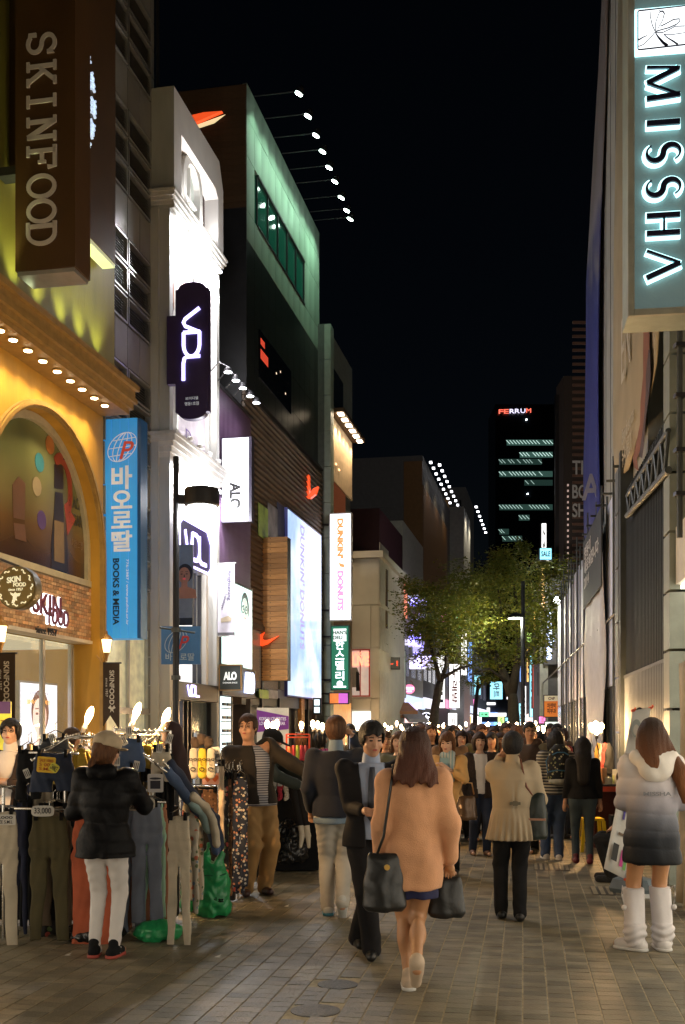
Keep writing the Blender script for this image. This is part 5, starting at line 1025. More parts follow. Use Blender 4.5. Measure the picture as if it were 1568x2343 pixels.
bb=thing('bracket_sign','cream round cornered sign with a small black animal mark beside the end of the hoarding','sign',P3(1265,1685,26));c=P3(1264,1683,30)
mb=MB();mb.box(c.x-.33,c.x+.33,c.y,c.y+.06,c.z-.22,c.z+.22);mb.build('board',mat('cream_board',(.62,.58,.42),.5,emit=.10),bb)
mb=MB();disc(mb,c-Vector((.1,.004,-.05)),(1,0,0),Z,(0,-1,0),.12,.10,.004);mb.build('animal_mark',m_black,bb)
mb=MB();letters(mb,'명동점',c+Vector((.12,-.004,-.06)),(1,0,0),Z,(0,-1,0),.3,.1,.003,.02);mb.build('lettering',m_black,bb)
# ------------------------------------------------------------------ construction site building and hoarding
uH0,uH1=RF.u(1436),RF.u(1262);hz=5.22
m_gw=mat('grey_facade',(.46,.46,.42),.8,spec=.2,var=.12,vs_=1.5)
cb=thing('wrapped_building','tall grey building under renovation behind the translucent hoarding','building',RF((20,0,0)))
bo=-.06
uB1=RF.u(1345,bo)
mb=MB(RF);mb.prism([(RF.u(1436,bo)-2.2,4),(uB1,4),(uB1,11),(RF.u(1395,bo),15.2),(RF.u(1408,bo),24),(RF.u(1436,bo)-2.2,24)],(0,bo,0),(1,0,0),(0,0,1),(0,-1,0),6);mb.build('wall',m_gw,cb)
for i in range(5):mb=MB(RF);u=RF.u(1436,bo)+(uB1-RF.u(1436,bo))*i/9;mb.box(u,u+.02,bo+.001,bo+.006,5.3,15);mb.build('panel_joint',m_darkm,cb)
def zramp_(n_):
 def f(t,b,tc,mx):
  N,L=t.nodes.new,t.links.new;sx=N('ShaderNodeSeparateXYZ');L(tc.outputs['Object'],sx.inputs[0]);mr=N('ShaderNodeMapRange');mr.inputs[1].default_value=0;mr.inputs[2].default_value=8;L(sx.outputs[2],mr.inputs[0]);cr=N('ShaderNodeValToRGB');e=cr.color_ramp.elements
  no=N('ShaderNodeTexNoise');no.inputs['Scale'].default_value=.9;ad=N('ShaderNodeMath');ad.operation='MULTIPLY_ADD';L(tc.outputs['Object'],no.inputs[0]);L(no.outputs[0],ad.inputs[0]);ad.inputs[1].default_value=.4;L(mr.outputs[0],ad.inputs[2]);L(ad.outputs[0],cr.inputs[0])
  e[0].color=(.05,.06,.24,1);e[0].position=.35;e[1].color=(.20,.18,.18,1);e[1].position=.75;x=e.new(.5);x.color=(.07,.08,.22,1);x=e.new(.62);x.color=(.26,.25,.28,1);L(cr.outputs[0],b.inputs['Base Color'])
 return mat(n_,(.05,.06,.2),.75,spec=.2,setup=f)
bn=thing('building_banner','long dark blue banner with a pale portrait strip hanging down the tall grey building','banner',RF((22,0,8)))
def sheet(px_edges,u_of,name,m,parent,off0=0,amp=.05,nv=24,org=None):
 """hanging cloth; px_edges: list of (py, px left, px right) read at the facade"""
 mb=MB();n=10
 for j,(z,uL,uR)in enumerate(px_edges):
  for i in range(n+1):u=uL+(uR-uL)*i/n;mb.v.append(tuple(RF((u,off0+amp*math.sin(i*1.3+j*.5)+amp,z))));
 for j in range(len(px_edges)-1):
  for i in range(n):a=j*(n+1)+i;mb.f.append((a,a+1,a+n+2,a+n+1));mb.m.append(0)
 mb.smooth=True;o=mb.build(name,m,parent);s=o.modifiers.new('thick','SOLIDIFY');s.thickness=.015;return o
ub0,ub1=RF.u(1371,bo+.1),RF.u(1341,bo+.1);ubt=RF.u(1392,bo+.1)
mb_b=[]
for j in range(12):z=5.4+j*.9;f_=max(0,min(1,(z-11)/4.4));mb_b.append((z,ub0+.1*math.sin(j*.6)-f_*1.3,ub1+(ubt-ub1)*f_+(.5 if z<8 else .1)))
sheet(mb_b,None,'cloth',zramp_('blue_banner'),bn,bo+.03,.035)
mb=MB();c=RF((ub0+.9,bo+.16,RF.uz(1352,1120,bo+.15)[1]));letters(mb,'A',c,-RF.B,Z,-RF.A,.34,.5,.01,.02);mb.build('lettering',mat('pale_banner_print',(.4,.42,.5),.6),bn)
as_=thing('advertising_sheet','cream advertising sheet with a brown pouring stream above the hoarding','banner',RF((16,0,7)))
yo=.04;rows=[]
for z,pl,pr in((14.5,1425,1530),(9,1410,1519),(6.6,1409,1517),(6.1,1409,1515),(5.85,1410,1510),(5.65,1411,1495),(5.5,1413,1465),(5.32,1416,1440)):rows.append((z,RF.u(pr,yo),RF.u(pl,yo)))
sheet(rows,None,'sheet',mat('cream_sheet',(.46,.38,.24),.7,var=.10,vs_=1.5),as_,yo,.02)
def on_as(px,py,d=.05):u,z=RF.uz(px,py,yo+d);return RF((u,yo+d,z))
mb=MB();
def strip(mb,L,Rr,d,F,off):
 n=len(L);vs=[]
 for P_ in(L,Rr):vs+=[F((*(lambda uz:(uz[0],off,uz[1]))(F.uz(px,py,off)),))for px,py in P_]
 mb.add(vs,[(i,i+1,n+i+1,n+i)for i in range(n-1)],raw=True)
strip(mb,((1473,740),(1472,800),(1472,860),(1466,920),(1465,970),(1455,1020),(1448,1050),(1452,1070)),((1487,740),(1486,800),(1485,860),(1480,920),(1474,970),(1468,1020),(1458,1050),(1462,1078)),0,RF,yo+.06);mb.build('printed_stream',mat('chestnut_print',(.26,.085,.03),.6),as_)
mb=MB();strip(mb,((1484,800),(1478,860),(1478,900),(1474,960),(1466,1020),(1462,1045)),((1488,800),(1489,860),(1486,900),(1478,960),(1474,1020),(1470,1048)),0,RF,yo+.065);mb.build('printed_shadow_stream',mat('umber_print',(.07,.03,.02),.6),as_)
mb=MB();c=on_as(1432,780,.06);letters(mb,'EN',c,RF.A*-1,Z,RF.B,1.0,.9,.004,.0);c=on_as(1437,1000,.06);letters(mb,'Beauty for everyone\n누구나 아름답게',c,RF.A*-1,Z,RF.B,1.3,.55,.004);mb.build('lettering',mat('pale_sheet_print',(.66,.62,.52),.6),as_)
tr=thing('lattice_truss','grey steel lattice truss sloping away above the dark corrugated fence','truss',RF((13,0,5)))
ta=.12;zt0,zb0_=6.35,5.05
u0,u1=RF.u(1528,ta),RF.u(1436,ta)
m_steel=mat('scaffold_steel',(.09,.10,.10),.45,.5,var=.2)
def rp(px,py,o):u,z=RF.uz(px,py,o);return RF((u,o,z))
top=[rp(1436,1135,ta),rp(1530,985,ta)];bot=[rp(1436,1180,ta),rp(1530,1075,ta)]
mb=MB();mb.tube(top,.03,8);mb.build('chord',m_steel,tr);mb=MB();mb.tube(bot,.04,8);mb.build('chord',m_steel,tr)
for i in range(7):
 p,q_=top[0].lerp(top[1],i/7),bot[0].lerp(bot[1],(i+.5)/7);r_=top[0].lerp(top[1],(i+1)/7)
 for s_,e_ in((p,q_),(q_,r_)):mb=MB();mb.tube([s_,e_],.022,6);mb.build('diagonal',m_steel,tr)
cf=thing('corrugated_fence','dark vertical corrugated fence with pale lower sheets under the steel truss','fence',RF((13,0,0)))
f0,f1=RF.u(1538,.02),RF.u(1437,.02);m_cor=mat('dark_corrugated',(.016,.021,.024),.6,0,spec=.2,var=.2);m_corp=mat('pale_corrugated',(.15,.17,.19),.55,0,var=.12)
n_=30;wd=(f1-f0)/n_;zl=2.38;zu=5.05
ml=MB(Fr((0,0,0),RF.A,RF.B));ml.add([(0,0,0),(wd*.3,.05,0),(wd*.7,.05,0),(wd,0,0),(0,0,1),(wd*.3,.05,1),(wd*.7,.05,1),(wd,0,1)],[(0,1,5,4),(1,2,6,5),(2,3,7,6)]);rib=ml.mesh('rib_sheet',m_cor);ribp=ml.mesh('pale_rib_sheet',m_corp)
for i in range(n_):
 o=link('rib_sheet',rib,cf,RF((f0+i*wd,.0,zl)));o.scale=(1,1,zu-zl)
 o=link('pale_rib_sheet',ribp,cf,RF((f0+i*wd,.02,.05)));o.scale=(1,1,zl-.05)
mb=MB(RF);mb.box(f0,f1,-.1,-.01,0,zu);mb.build('backing',m_black,cf)
mb=MB(RF);mb.box(f0,f1,-.01,.075,zl,zl+.04);mb.build('rail',m_steel,cf)
sc_=thing('steel_column','dark steel column between the hoarding and the corrugated fence','column',RF((f1,0,0)))
mb=MB(RF);mb.box(f1+.02,f1+.22,-.1,.12,0,5.65);mb.build('shaft',mat('dark_steel_column',(.055,.065,.068),.5,.3),sc_)
for i in range(7):mb=MB(RF);mb.box(f1+.23,f1+.62,.0,.13,.02+i*.8,.79+i*.8 if i<6 else 5.45);mb.build('facing_panel',m_corp,sc_)
m_hoard=mat('hoarding_sheet',(.74,.80,.96),.6,spec=.25,var=.10,vs_=2,bump=.25,bs=6)
m_hoard2=mat('hoarding_sheet_violet',(.50,.52,.68),.6,spec=.25,var=.15,vs_=2,bump=.3,bs=5)
m_glossy=mat('glossy_lower_panel',(.34,.36,.40),.10,.5,var=.15,bump=.15,bs=9)
hd=thing('hoarding','long pale construction hoarding of tall sheets with scaffold tubes rising above','hoarding',RF((25,0,0)))
hs=f1+.65;k=0
while hs<RF.u(1289):
 wdt=.95 if hs<30 else 1.9;tall=MB(RF);e=.012
 tall.box(hs+e,hs+wdt-e,-.02,.015+.03*(k%2),2.35,hz+.15*math.sin(k*1.7));tall.build('sheet',m_hoard if k%3 else m_hoard2,hd)
 lo=MB(RF);lo.box(hs+e,hs+wdt-e,-.02,.02+.02*(k%2),.02,2.33);lo.build('lower_panel',m_glossy if k%4 else m_hoard,hd)
 if hs<45:
  tb=MB();tb.tube([RF((hs,.05,0)),RF((hs,.05,hz+.55+.25*math.sin(k*2.3)))],.018,8);to=tb.build('scaffold_tube',m_steel,hd)
  if k<14:tb=MB();tb.tube([RF((hs,-.6,hz+.35)),RF((hs,.16,hz+.35))],.022,6);tb.build('coupler',m_steel,to)
 hs+=wdt;k+=1
mb=MB();mb.tube([RF((f1+.7,.10,3.4)),RF((uH1+10,.10,3.4))],.02,6);mb.build('rail',m_steel,hd)
cv=thing('printed_canvas','tall white printed canvas with a dark Korean heading fixed to the hoarding','banner',RF((20,.1,0)))
c0,c1=RF.u(1382,.14),RF.u(1340,.14)
mb=MB();vs,n=[],8
for j in range(11):
 z=.55+(4.55-.55)*j/10*1.0
 for i in range(n+1):u=c0+(c1-c0)*i/n;vs.append(RF((u,.13+.03*math.sin(i*1.9+j*.8),z)))
mb.add(vs,[(j*(n+1)+i,j*(n+1)+i+1,(j+1)*(n+1)+i+1,(j+1)*(n+1)+i)for j in range(10)for i in range(n)],raw=True);mb.smooth=True;o=mb.build('canvas',mat('white_canvas',(.60,.60,.62),.6,var=.08),cv);o.modifiers.new('thick','SOLIDIFY').thickness=.008
mb=MB(RF);mb.box(c0,c1,.165,.185,4.0,5.3);mb.build('heading_panel',mat('charcoal_print',(.03,.035,.04),.6),cv)
mb=MB();letters(mb,'명동이\n새로워집니다\n2014',RF(((c0+c1)/2,.19,4.75)),-RF.A,Z,RF.B,(c1-c0)*.8,.8,.004,.01);mb.build('heading_lettering',mat('white_print2',(.7,.7,.7),.6),cv)
mb=MB();letters(mb,'rere',RF(((c0+c1)/2-.8,.175,1.75)),-RF.A,Z,RF.B,.7,.12,.004,.03);mb.build('red_lettering',mat('red_print3',(.5,.04,.04),.6),cv)
# ------------------------------------------------------------------ nearest cosmetics shop with big illuminated sign
ms=thing('shop_building','pale cosmetics shop front nearest the viewer with bright display windows','building',RF((8,0,0)))
e0=RF.u(1540,.0)
m_ms=mat('shop_stone',(.42,.42,.39),.5,var=.1)
mb=MB(RF);mb.box(4.2,e0-.1,-5,-.25,3.1,14);mb.build('upper_wall',m_ms,ms)
for i in range(12):mb=MB(RF);mb.box(e0-.42,e0-.02,-.6,.10,i*.62+.01,i*.62+.6);mb.build('end_pilaster',mat('pale_pilaster',(.26,.29,.25),.5,var=.1),ms)
mb=MB(RF);mb.box(4.2,e0-.45,-.24,.04,3.15,3.75);mb.build('canopy',mat('cream_canopy',(.66,.63,.54),.5),ms)
mb=MB(RF);mb.box(4.2,e0-.5,-.9,-.85,0,3.1);mb.build('display_wall',glow('missha_window',(1,.94,.80),1.5,.1),ms)
mb=MB(RF);mb.box(4.2,e0-.5,-.2,.0,3.10,3.14);mb.build('soffit_light',glow('soffit_warm',(1,.92,.76),3),ms)
for u in(5,6.5,8,9.5,e0-.55):mb=MB(RF);mb.box(u,u+.08,-.3,-.2,0,3.1);mb.build('mullion',m_alu,ms)
tb=MB();tb.tube([rp(1556,740,.1),rp(1556,1230,.1)],.03,8);tb.build('downpipe',m_steel,ms)
for py in(790,905,1030,1130):c=rp(1556,py,.1);tb=MB();tb.box(c.x-.05,c.x+.05,c.y-.05,c.y+.05,c.z-.02,c.z+.02);tb.build('pipe_clamp',m_darkm,ms)
tp=thing('tarpaulin','beige tarpaulin hanging in folds at the end of the pale shop','tarpaulin',RF((e0-.6,.1,0)))
mb=MB();vs=[];n=12;T0,T1=RF.u(1590,.2),RF.u(1548,.2)
for j in range(9):
 z=.02+2.25*j/8
 for i in range(n+1):u=T0+(T1-T0)*i/n;vs.append(RF((u,.16+.05*math.sin(i*1.4+j*.3)*(1.2-j/10),z)))
mb.add(vs,[(j*(n+1)+i,j*(n+1)+i+1,(j+1)*(n+1)+i+1,(j+1)*(n+1)+i)for j in range(8)for i in range(n)],raw=True);mb.smooth=True;o=mb.build('cloth',mat('beige_tarp',(.42,.36,.26),.8,var=.15),tp);o.modifiers.new('thick','SOLIDIFY').thickness=.01
uM=RF.u(1500,.5)-1.2;uM=9.6
mg=thing('projecting_sign','tall grey illuminated sign with halo lit letters MISSHA under a flower emblem','sign',RF((uM,.3,5)))
b_,zb=RF.oz(1437,725,uM);a_,_=RF.oz(1600,725,uM);k=RF((uM,a_,0)).y/FPX;sgt=13.6
mb=MB(RF);mb.box(uM+.02,uM+.4,a_,b_,zb,sgt);mb.build('box',mat('sign_casing',(.36,.42,.38),.4,.2),mg)
bd_=15*k
mb=MB(RF);mb.box(uM,uM+.019,a_,b_-bd_,zb+.06,sgt-.05);mb.build('face',mat('grey_green_face',(.16,.24,.235),.4,var=.05,emit=.14,ec=(.45,.66,.66)),mg)
mb=MB(RF);mb.box(uM-.03,uM+.018,b_-bd_+.002,b_,zb,sgt);mb.box(uM-.03,uM+.018,a_,b_-bd_,zb,zb+.055);mb.build('rim',mat('pale_casing',(.42,.43,.38),.4),mg)
mb=MB(RF);mb.box(uM+.1,uM+.2,0,a_,zb+.6,zb+.7);mb.box(uM+.1,uM+.2,0,a_,zb+2.6,zb+2.7);mb.build('bracket',m_darkm,mg)
m_navy=mat('navy_letter',(.010,.010,.05),.35,bump=0)
def ms_at(px,py,d):o_,z_=RF.oz(px,py,uM);return RF((uM-d,o_,z_))
RX=-RF.B
def letter_pts(ch):
 if ch=='M':return[([(-.5,-.5),(-.42,.5)],1.0),([(-.42,.46),(0,-.48)],1.9),([(0,-.48),(.42,.46)],1.0),([(.42,.5),(.5,-.5)],1.9)]
 if ch=='I':return[([(0,-.5),(0,.5)],2.1)]
 if ch=='H':return[([(-.4,-.5),(-.4,.5)],2.0),([(.4,-.5),(.4,.5)],2.0),([(-.4,.02),(.4,.02)],.8)]
 if ch=='A':return[([(-.5,-.5),(0,.5)],1.0),([(0,.5),(.5,-.5)],2.0)]
 if ch=='S':return[(arc(0,.25,.40,.25,25,250,14)+arc(0,-.25,.42,.25,70,-155,14),None)]
mbl,mbh=MB(),MB()
for ch,py,w_ in(('M',197,72),('I',289,8),('S',357,42),('S',436,42),('H',520,50),('A',610,62)):
 for pts,wt in letter_pts(ch):
  wds=wt*6*k if wt else[k*(2.5+11*math.sin(math.pi*i/(len(pts)-1))**1.5)for i in range(len(pts))]
  wdh=wds+10*k if wt else[x+10*k for x in wds]
  stroke(mbl,pts,wds,ms_at(1516,py,.05),-Z,RX,-RF.A,w_*k,74*k,.025)
  stroke(mbh,[((p[0])*1.03,p[1]*1.05)for p in pts],wdh,ms_at(1516,py,.012),-Z,RX,-RF.A,w_*k,74*k,.03)
mbl.build('lettering',m_navy,mg);mbh.build('letter_halo',g_halo,mg)
c=ms_at(1515,73,0);hw,hh=56*k,48*k
mb=MB();mb_prism(mb,[(-hw-5*k,-hh-5*k),(hw+5*k,-hh-5*k),(hw+5*k,hh+5*k),(-hw-5*k,hh+5*k)],c,RX,Z,-RF.A,.03);mb.build('emblem_halo',g_halo,mg)
mb=MB();mb_prism(mb,[(-hw,-hh),(hw,-hh),(hw,hh),(-hw,hh)],c-RF.A*.032,RX,Z,-RF.A,.02);mb.build('emblem_face',glow('emblem_white',(.92,.97,1),1.8),mg)
mb=MB();cc=c-RF.A*.055
S2=lambda pts,wd:stroke(mb,[((x-770)/165,(218-y)/148)for x,y in pts],[q*k*.42 for q in wd]if hasattr(wd,'__len__')else wd*k*.42,cc,RX,Z,-RF.A,hw,hh,.006)
S2([(612,82),(920,75),(925,340),(918,348),(612,358),(606,350),(606,88),(612,82)],7)
S2([(692,92),(688,130),(700,190),(718,235)],4);S2([(748,90),(752,100),(740,125),(722,180),(722,232)],4)
S2([(752,100),(770,100),(780,118),(768,165),(735,225)],[6,8,6,4,3]);S2([(755,205),(790,190),(840,165),(878,164),(880,180),(860,200),(810,220),(722,238)],5)
S2([(722,245),(770,250),(830,225),(850,214),(920,218)],4);S2([(722,248),(740,280),(770,320),(800,348)],[4,9,14,18]);S2([(775,262),(800,290),(840,320),(868,344)],[3,5,8,10]);S2([(775,264),(840,270),(920,264)],3)
S2([(722,240),(680,290),(640,325),(612,334)],4);S2([(612,288),(640,272),(668,262)],[8,5,3])
mb.build('emblem_flower',m_navy,mg)
# ------------------------------------------------------------------ street lamps and trees
def street_lamp(x,y,h,lab,head_px=None,arm=-.35,pole_r=.05,lit=12,dark=True):
 t=thing('street_lamp',lab,'street lamp',(x,y,0));mb=MB();mb.lathe((x,y,0),[(pole_r*1.8,0),(pole_r*1.8,.5),(pole_r*1.05,.55),(pole_r,1.4),(pole_r*1.1,1.41),(pole_r*1.1,1.46),(pole_r*.9,1.47),(pole_r*.8,h)],14);mb.build('pole',mat('lamp_pole_paint',(.022,.024,.03),.4,.4),t)
 return t
lx,ly=P3(403,1672,12.6).x,12.6;h=P3(0,1045,ly).z
l1=street_lamp(lx,ly,h,'black street lamp with a round drum head standing behind the jeans stall',pole_r=.043)
c=P3(462,1139,ly);mb=MB();mb.lathe(c-Z*.10,[(.19,0),(.205,.02),(.205,.17),(.195,.20),(.03,.205)],28);hd_=mb.build('head',m_darkm,l1)
mb=MB();mb.lathe(c-Z*.112,[(.17,0),(.17,.01)],24);mb.build('lens',glow('drum_lens',(1,.97,.88),3.5),hd_);lamp('POINT','drum_lamp',c-Z*.2,40,(1,.95,.85),.12,l1)
mb=MB();mb.tube([Vector((lx,ly,c.z-.02)),c+Vector((-.19,0,-.02))],.022);mb.box(lx+.03,lx+.12,ly-.04,ly+.04,c.z-.07,c.z+.03);mb.build('arm',m_darkm,l1)
for zz in(c.z-1.55,c.z-2.1):mb=MB();mb.lathe((lx,ly,zz),[(.055,0),(.055,.05)],14);mb.build('pole_band',m_steel,l1)
bs2=thing('hanging_sign','small blue hanging sign with a white globe mark behind the black lamp pole','sign',P3(414,1480,12.8))
a,b=P3(369,1433,12.8),P3(459,1520,12.8);mb=MB();mb.box(a.x,b.x,12.8,12.84,b.z,a.z);mb.build('panel',mat('dull_blue_panel',(.035,.10,.20),.5,emit=.10,ec=(.1,.3,.6)),bs2);k=12.8/FPX
mb=MB();g_=P3(403,1468,12.79)
for rx in(24,14,5):stroke(mb,[(p[0]+p[1]*.35,p[1])for p in arc(0,0,rx*k,26*k,0,360,22)],1.5*k,g_,(1,0,0),Z,(0,-1,0),1,1,.004)
letters(mb,'바오로딸',P3(412,1503,12.79),(1,0,0),Z,(0,-1,0),66*k,17*k,.004,.01);mb.build('lettering',mat('dull_white_print',(.35,.4,.42),.6,emit=.05),bs2)
mb=MB();letters(mb,'P',P3(422,1470,12.785),Vector((1,0,0)),Z+Vector((.3,0,0)),(0,-1,0),18*k,30*k,.004,.01);mb.build('emblem',mat('red_print4',(.4,.03,.03),.6,emit=.05),bs2)
mb=MB();mb.tube([P3(365,1436,12.7),P3(446,1448,12.7)],.012);mb.build('rod',m_steel,bs2)
bl=thing('banner','white vertical banner with the word Brightening hanging beside the white pilaster','banner',P3(520,1370,20));uQ2=v1-.1
a,z1=LF.oz(498,1292,uQ2);b,z0=LF.oz(537,1454,uQ2);k=LF((uQ2,a,0)).y/FPX
mb=MB(LF);mb.box(uQ2,uQ2+.015,a,b,z0,z1);mb.build('cloth',mat('lilac_white_cloth',(.52,.50,.56),.7,emit=.16,ec=(.8,.78,.9)),bl)
mb=MB(LF);mb.box(uQ2-.004,uQ2-.001,a,b,z0,z0+.06);mb.build('foot_band',mat('grey_band',(.12,.12,.13),.6),bl)
mb=MB();letters(mb,'Brightening',at_pt(524,1340,uQ2,.004),-Z,LF.B,-LF.A,68*k,11*k,.003,.01);letters(mb,'Lumilayer',at_pt(512,1378,uQ2,.004),-Z-LF.B*.3,LF.B,-LF.A,36*k,8*k,.003);mb.build('lettering',mat('grey_violet_ink',(.10,.09,.16),.6),bl)
mb=MB();mb_prism(mb,[(-.1,0),(.05,.05),(.12,.0),(.1,-.06),(-.1,-.08)],at_pt(517,1415,uQ2,.004),LF.B,Z,-LF.A,.003);mb.build('printed_smear',mat('cream_smear',(.5,.42,.3),.6),bl)
mb=MB();mb.tube([LF((uQ2,VO,z1+.02)),LF((uQ2,b+.03,z1+.02))],.012);mb.tube([LF((uQ2,VO,z0-.01)),LF((uQ2,b+.03,z0-.01))],.012);mb.build('rods',m_alu,bl)
for k_,(x_,y_,e_,n_)in enumerate(((-1.6,-1.2,46,'black street lamp with a round drum head just behind the viewer'),(2.6,.2,20,'black street lamp with a round drum head by the pale cosmetics shop'))):  # two out-of-view lamps added to light the scene from the front
 l3=street_lamp(x_,y_,4.9,n_,pole_r=.043);c3=Vector((x_+(.38 if x_<0 else-.38),y_,4.35));mb=MB();mb.lathe(c3-Z*.10,[(.19,0),(.205,.02),(.205,.17),(.195,.20),(.03,.205)],28);h3=mb.build('head',m_darkm,l3)
 mb=MB();mb.lathe(c3-Z*.112,[(.17,0),(.17,.01)],24);mb.build('lens',glow('drum_lens',(1,.97,.88),3.5),h3);mb=MB();mb.tube([Vector((x_,y_,4.4)),c3+Z*.05],.022);mb.build('arm',m_darkm,l3);lamp('POINT','drum_lamp',c3-Z*.2,e_,(1,.87,.68),.12,l3)
for F_,n_,u0_,u1_,g3 in((LF,'mustard shop wing with lit windows on the stall side, beside the viewer',-6,LF.u(-150)-.1,g_w1),(RF,'pale cosmetics shop wing with lit windows behind the viewer',-8,4.1,glow('missha_window',(1,.94,.80),1.5,.1))):  # unseen shop fronts continued; their glowing windows are added as front fill
 t=thing('shop_building',n_,'building',F_((u0_,0,0)));mb=MB(F_);mb.box(u0_,u1_,-5,0,3.0,9);mb.box(u0_,u1_,-5,-.9,0,3.0);mb.build('wall',m_cream,t);mb=MB(F_);mb.box(u0_+.2,u1_-.2,-.895,-.85,.1,2.8);mb.build('shop_window',g3,t)
l2y=33;q=P3(1197,1672,l2y);l2=street_lamp(q.x,l2y,P3(0,1330,l2y).z,'slim dark street lamp with a flat lit head in front of the trees',pole_r=.075)
c=P3(1180,1413,l2y);mb=MB();mb.lathe(c,[(.26,-.02),(.27,.02),(.12,.12),(.03,.14)],20);hd_=mb.build('head',m_darkm,l2);mb=MB();mb.lathe(c-Z*.03,[(.22,0),(.22,.008)],20);mb.build('lens',glow('lamp_lens',(.85,.92,1),5),hd_)
mb=MB();mb.tube([c+Vector((.0,0,.05)),Vector((q.x,l2y,c.z+.05))],.025);mb.build('arm',m_darkm,l2);lamp('POINT','street_lamp_light',c-Z*.15,240,(1,.97,.65),.15,l2)
fl_=thing('wall_floodlight','single round white floodlight on the wall above the innisfree sign','floodlight',P3(1281,1375,44));c=P3(1274,1374,39);mb=MB();mb.ell(c,(.13,.13,.13));mb.build('lens',g_cool,fl_);lamp('POINT','flood_lamp',c-Vector((.3,.3,0)),130,(1,1,.95),.1,fl_)
m_bark=mat('tree_bark',(.022,.017,.013),.9,var=.3,vs_=12,bump=.6,bs=30)
def leaf_setup(t,b,tc,mx):
 N,L=t.nodes.new,t.links.new
 ge=N('ShaderNodeNewGeometry');cr=N('ShaderNodeValToRGB');e=cr.color_ramp.elements
 e[0].color=(.07,.10,.010,1);e[1].color=(.20,.17,.02,1);x=e.new(.6);x.color=(.12,.14,.014,1);L(ge.outputs['Random Per Island'],cr.inputs[0]);L(cr.outputs[0],b.inputs['Base Color'])
 tr=N('ShaderNodeBsdfTranslucent');L(cr.outputs[0],tr.inputs[0]);ms_=N('ShaderNodeMixShader');ms_.inputs[0].default_value=.4;L(b.outputs[0],ms_.inputs[1]);L(tr.outputs[0],ms_.inputs[2])
 L(ms_.outputs[0],t.nodes['Material Output'].inputs[0])
m_leaf=mat('leaf',(.06,.07,.012),.6,bump=0,setup=leaf_setup)
def tree(lab,base,limbs,clumps,seed,n_leaf=2600):
 rr=np.random.RandomState(seed);t=thing('street_tree',lab,'tree',base,'trees in the middle of the street')
 mb=MB();mb.smooth=True;p0,r0=limbs[0]
 mb.tube(p0,r0,10);mb.build('trunk',m_bark,t)
 for pts,rs in limbs[1:]:mb=MB();mb.smooth=True;mb.tube(pts,rs,8);mb.build('limb',m_bark,t)
 V,Fc=[],[]
 for(c,rad,w_)in clumps:
  n=int(n_leaf*w_*1.25);rad=np.array(rad)*1.2;sub=rr.normal(size=(max(9,int(26*w_)),3));sub/=np.linalg.norm(sub,axis=1)[:,None];sub=sub*rr.uniform(.25,1,(len(sub),1))*np.array(rad)
  for i in range(n):
   s=sub[rr.randint(len(sub))];p=np.array(c)+s+rr.normal(size=3)*np.array(rad)*.2
   d=rr.normal(size=3);d[2]*=.4;d/=np.linalg.norm(d);e_=np.cross(d,rr.normal(size=3));e_/=np.linalg.norm(e_);L_=rr.uniform(.045,.105);b=len(V)
   V+=[tuple(p-e_*L_*.28),tuple(p+d*L_),tuple(p+e_*L_*.28),tuple(p-d*L_*.5)];Fc.append((b,b+1,b+2,b+3))
 mb=MB();mb.v,mb.f,mb.m=V,Fc,[0]*len(Fc);o=mb.build('crown',m_leaf,t);return t
def C(px,py,Y):return P3(px,py,Y)
tY=37;B0=Vector((P3(1178,1672,tY).x,tY,0))
def pth(pts,Y=tY):return[P3(px,py,Y+dy)for px,py,dy in pts]
tree('larger street tree whose dark trunk forks low behind the lamp post',B0,[([B0]+pth([(1176,1640,0),(1174,1600,0),(1170,1575,0)]),[.30,.20,.17,.15]),(pth([(1170,1590,0),(1152,1540,.2),(1130,1490,.4),(1105,1440,.6),(1075,1412,.6),(1020,1395,.5)]),[.18,.15,.12,.09,.06,.03]),(pth([(1172,1585,0),(1182,1530,-.2),(1190,1470,-.3),(1185,1400,-.3),(1175,1330,0)]),[.17,.13,.10,.07,.03]),(pth([(1105,1440,.6),(1085,1380,.8),(1060,1340,.8)]),[.08,.05,.02]),(pth([(1130,1490,.4),(1150,1420,0),(1140,1350,0)]),[.08,.05,.02]),(pth([(1182,1530,-.2),(1225,1470,-.5),(1265,1430,-.6)]),[.08,.05,.02]),(pth([(1160,1560,0),(1120,1530,-.5),(1075,1545,-1)]),[.05,.04,.02])],[(C(1180,1330,37),(1.2,1.6,.8),1.1),(C(1160,1280,37),(.5,.8,.45),.4),(C(1095,1345,37.5),(1.3,1.6,.75),1.2),(C(1240,1355,36.5),(1.2,1.4,.9),1.1),(C(1120,1420,37),(1.5,1.6,.8),1.3),(C(1220,1430,36.5),(1.1,1.4,.7),.9),(C(1270,1400,36),(.8,1.0,.7),.5),(C(1060,1400,37.5),(1.0,1.2,.8),.8),(C(1165,1500,37),(1.0,1.4,.55),.6),(C(1100,1530,38),(.9,1.2,.5),.5),(C(1240,1500,36.5),(.7,1.0,.5),.3),(C(1265,1300,37),(.7,1.0,.5),.5),(C(1190,1255,37),(.35,.5,.35),.2)],1,2300)
tY2=33;B1=Vector((P3(998,1672,tY2).x,tY2,0))
pth2=lambda pts:pth(pts,tY2)
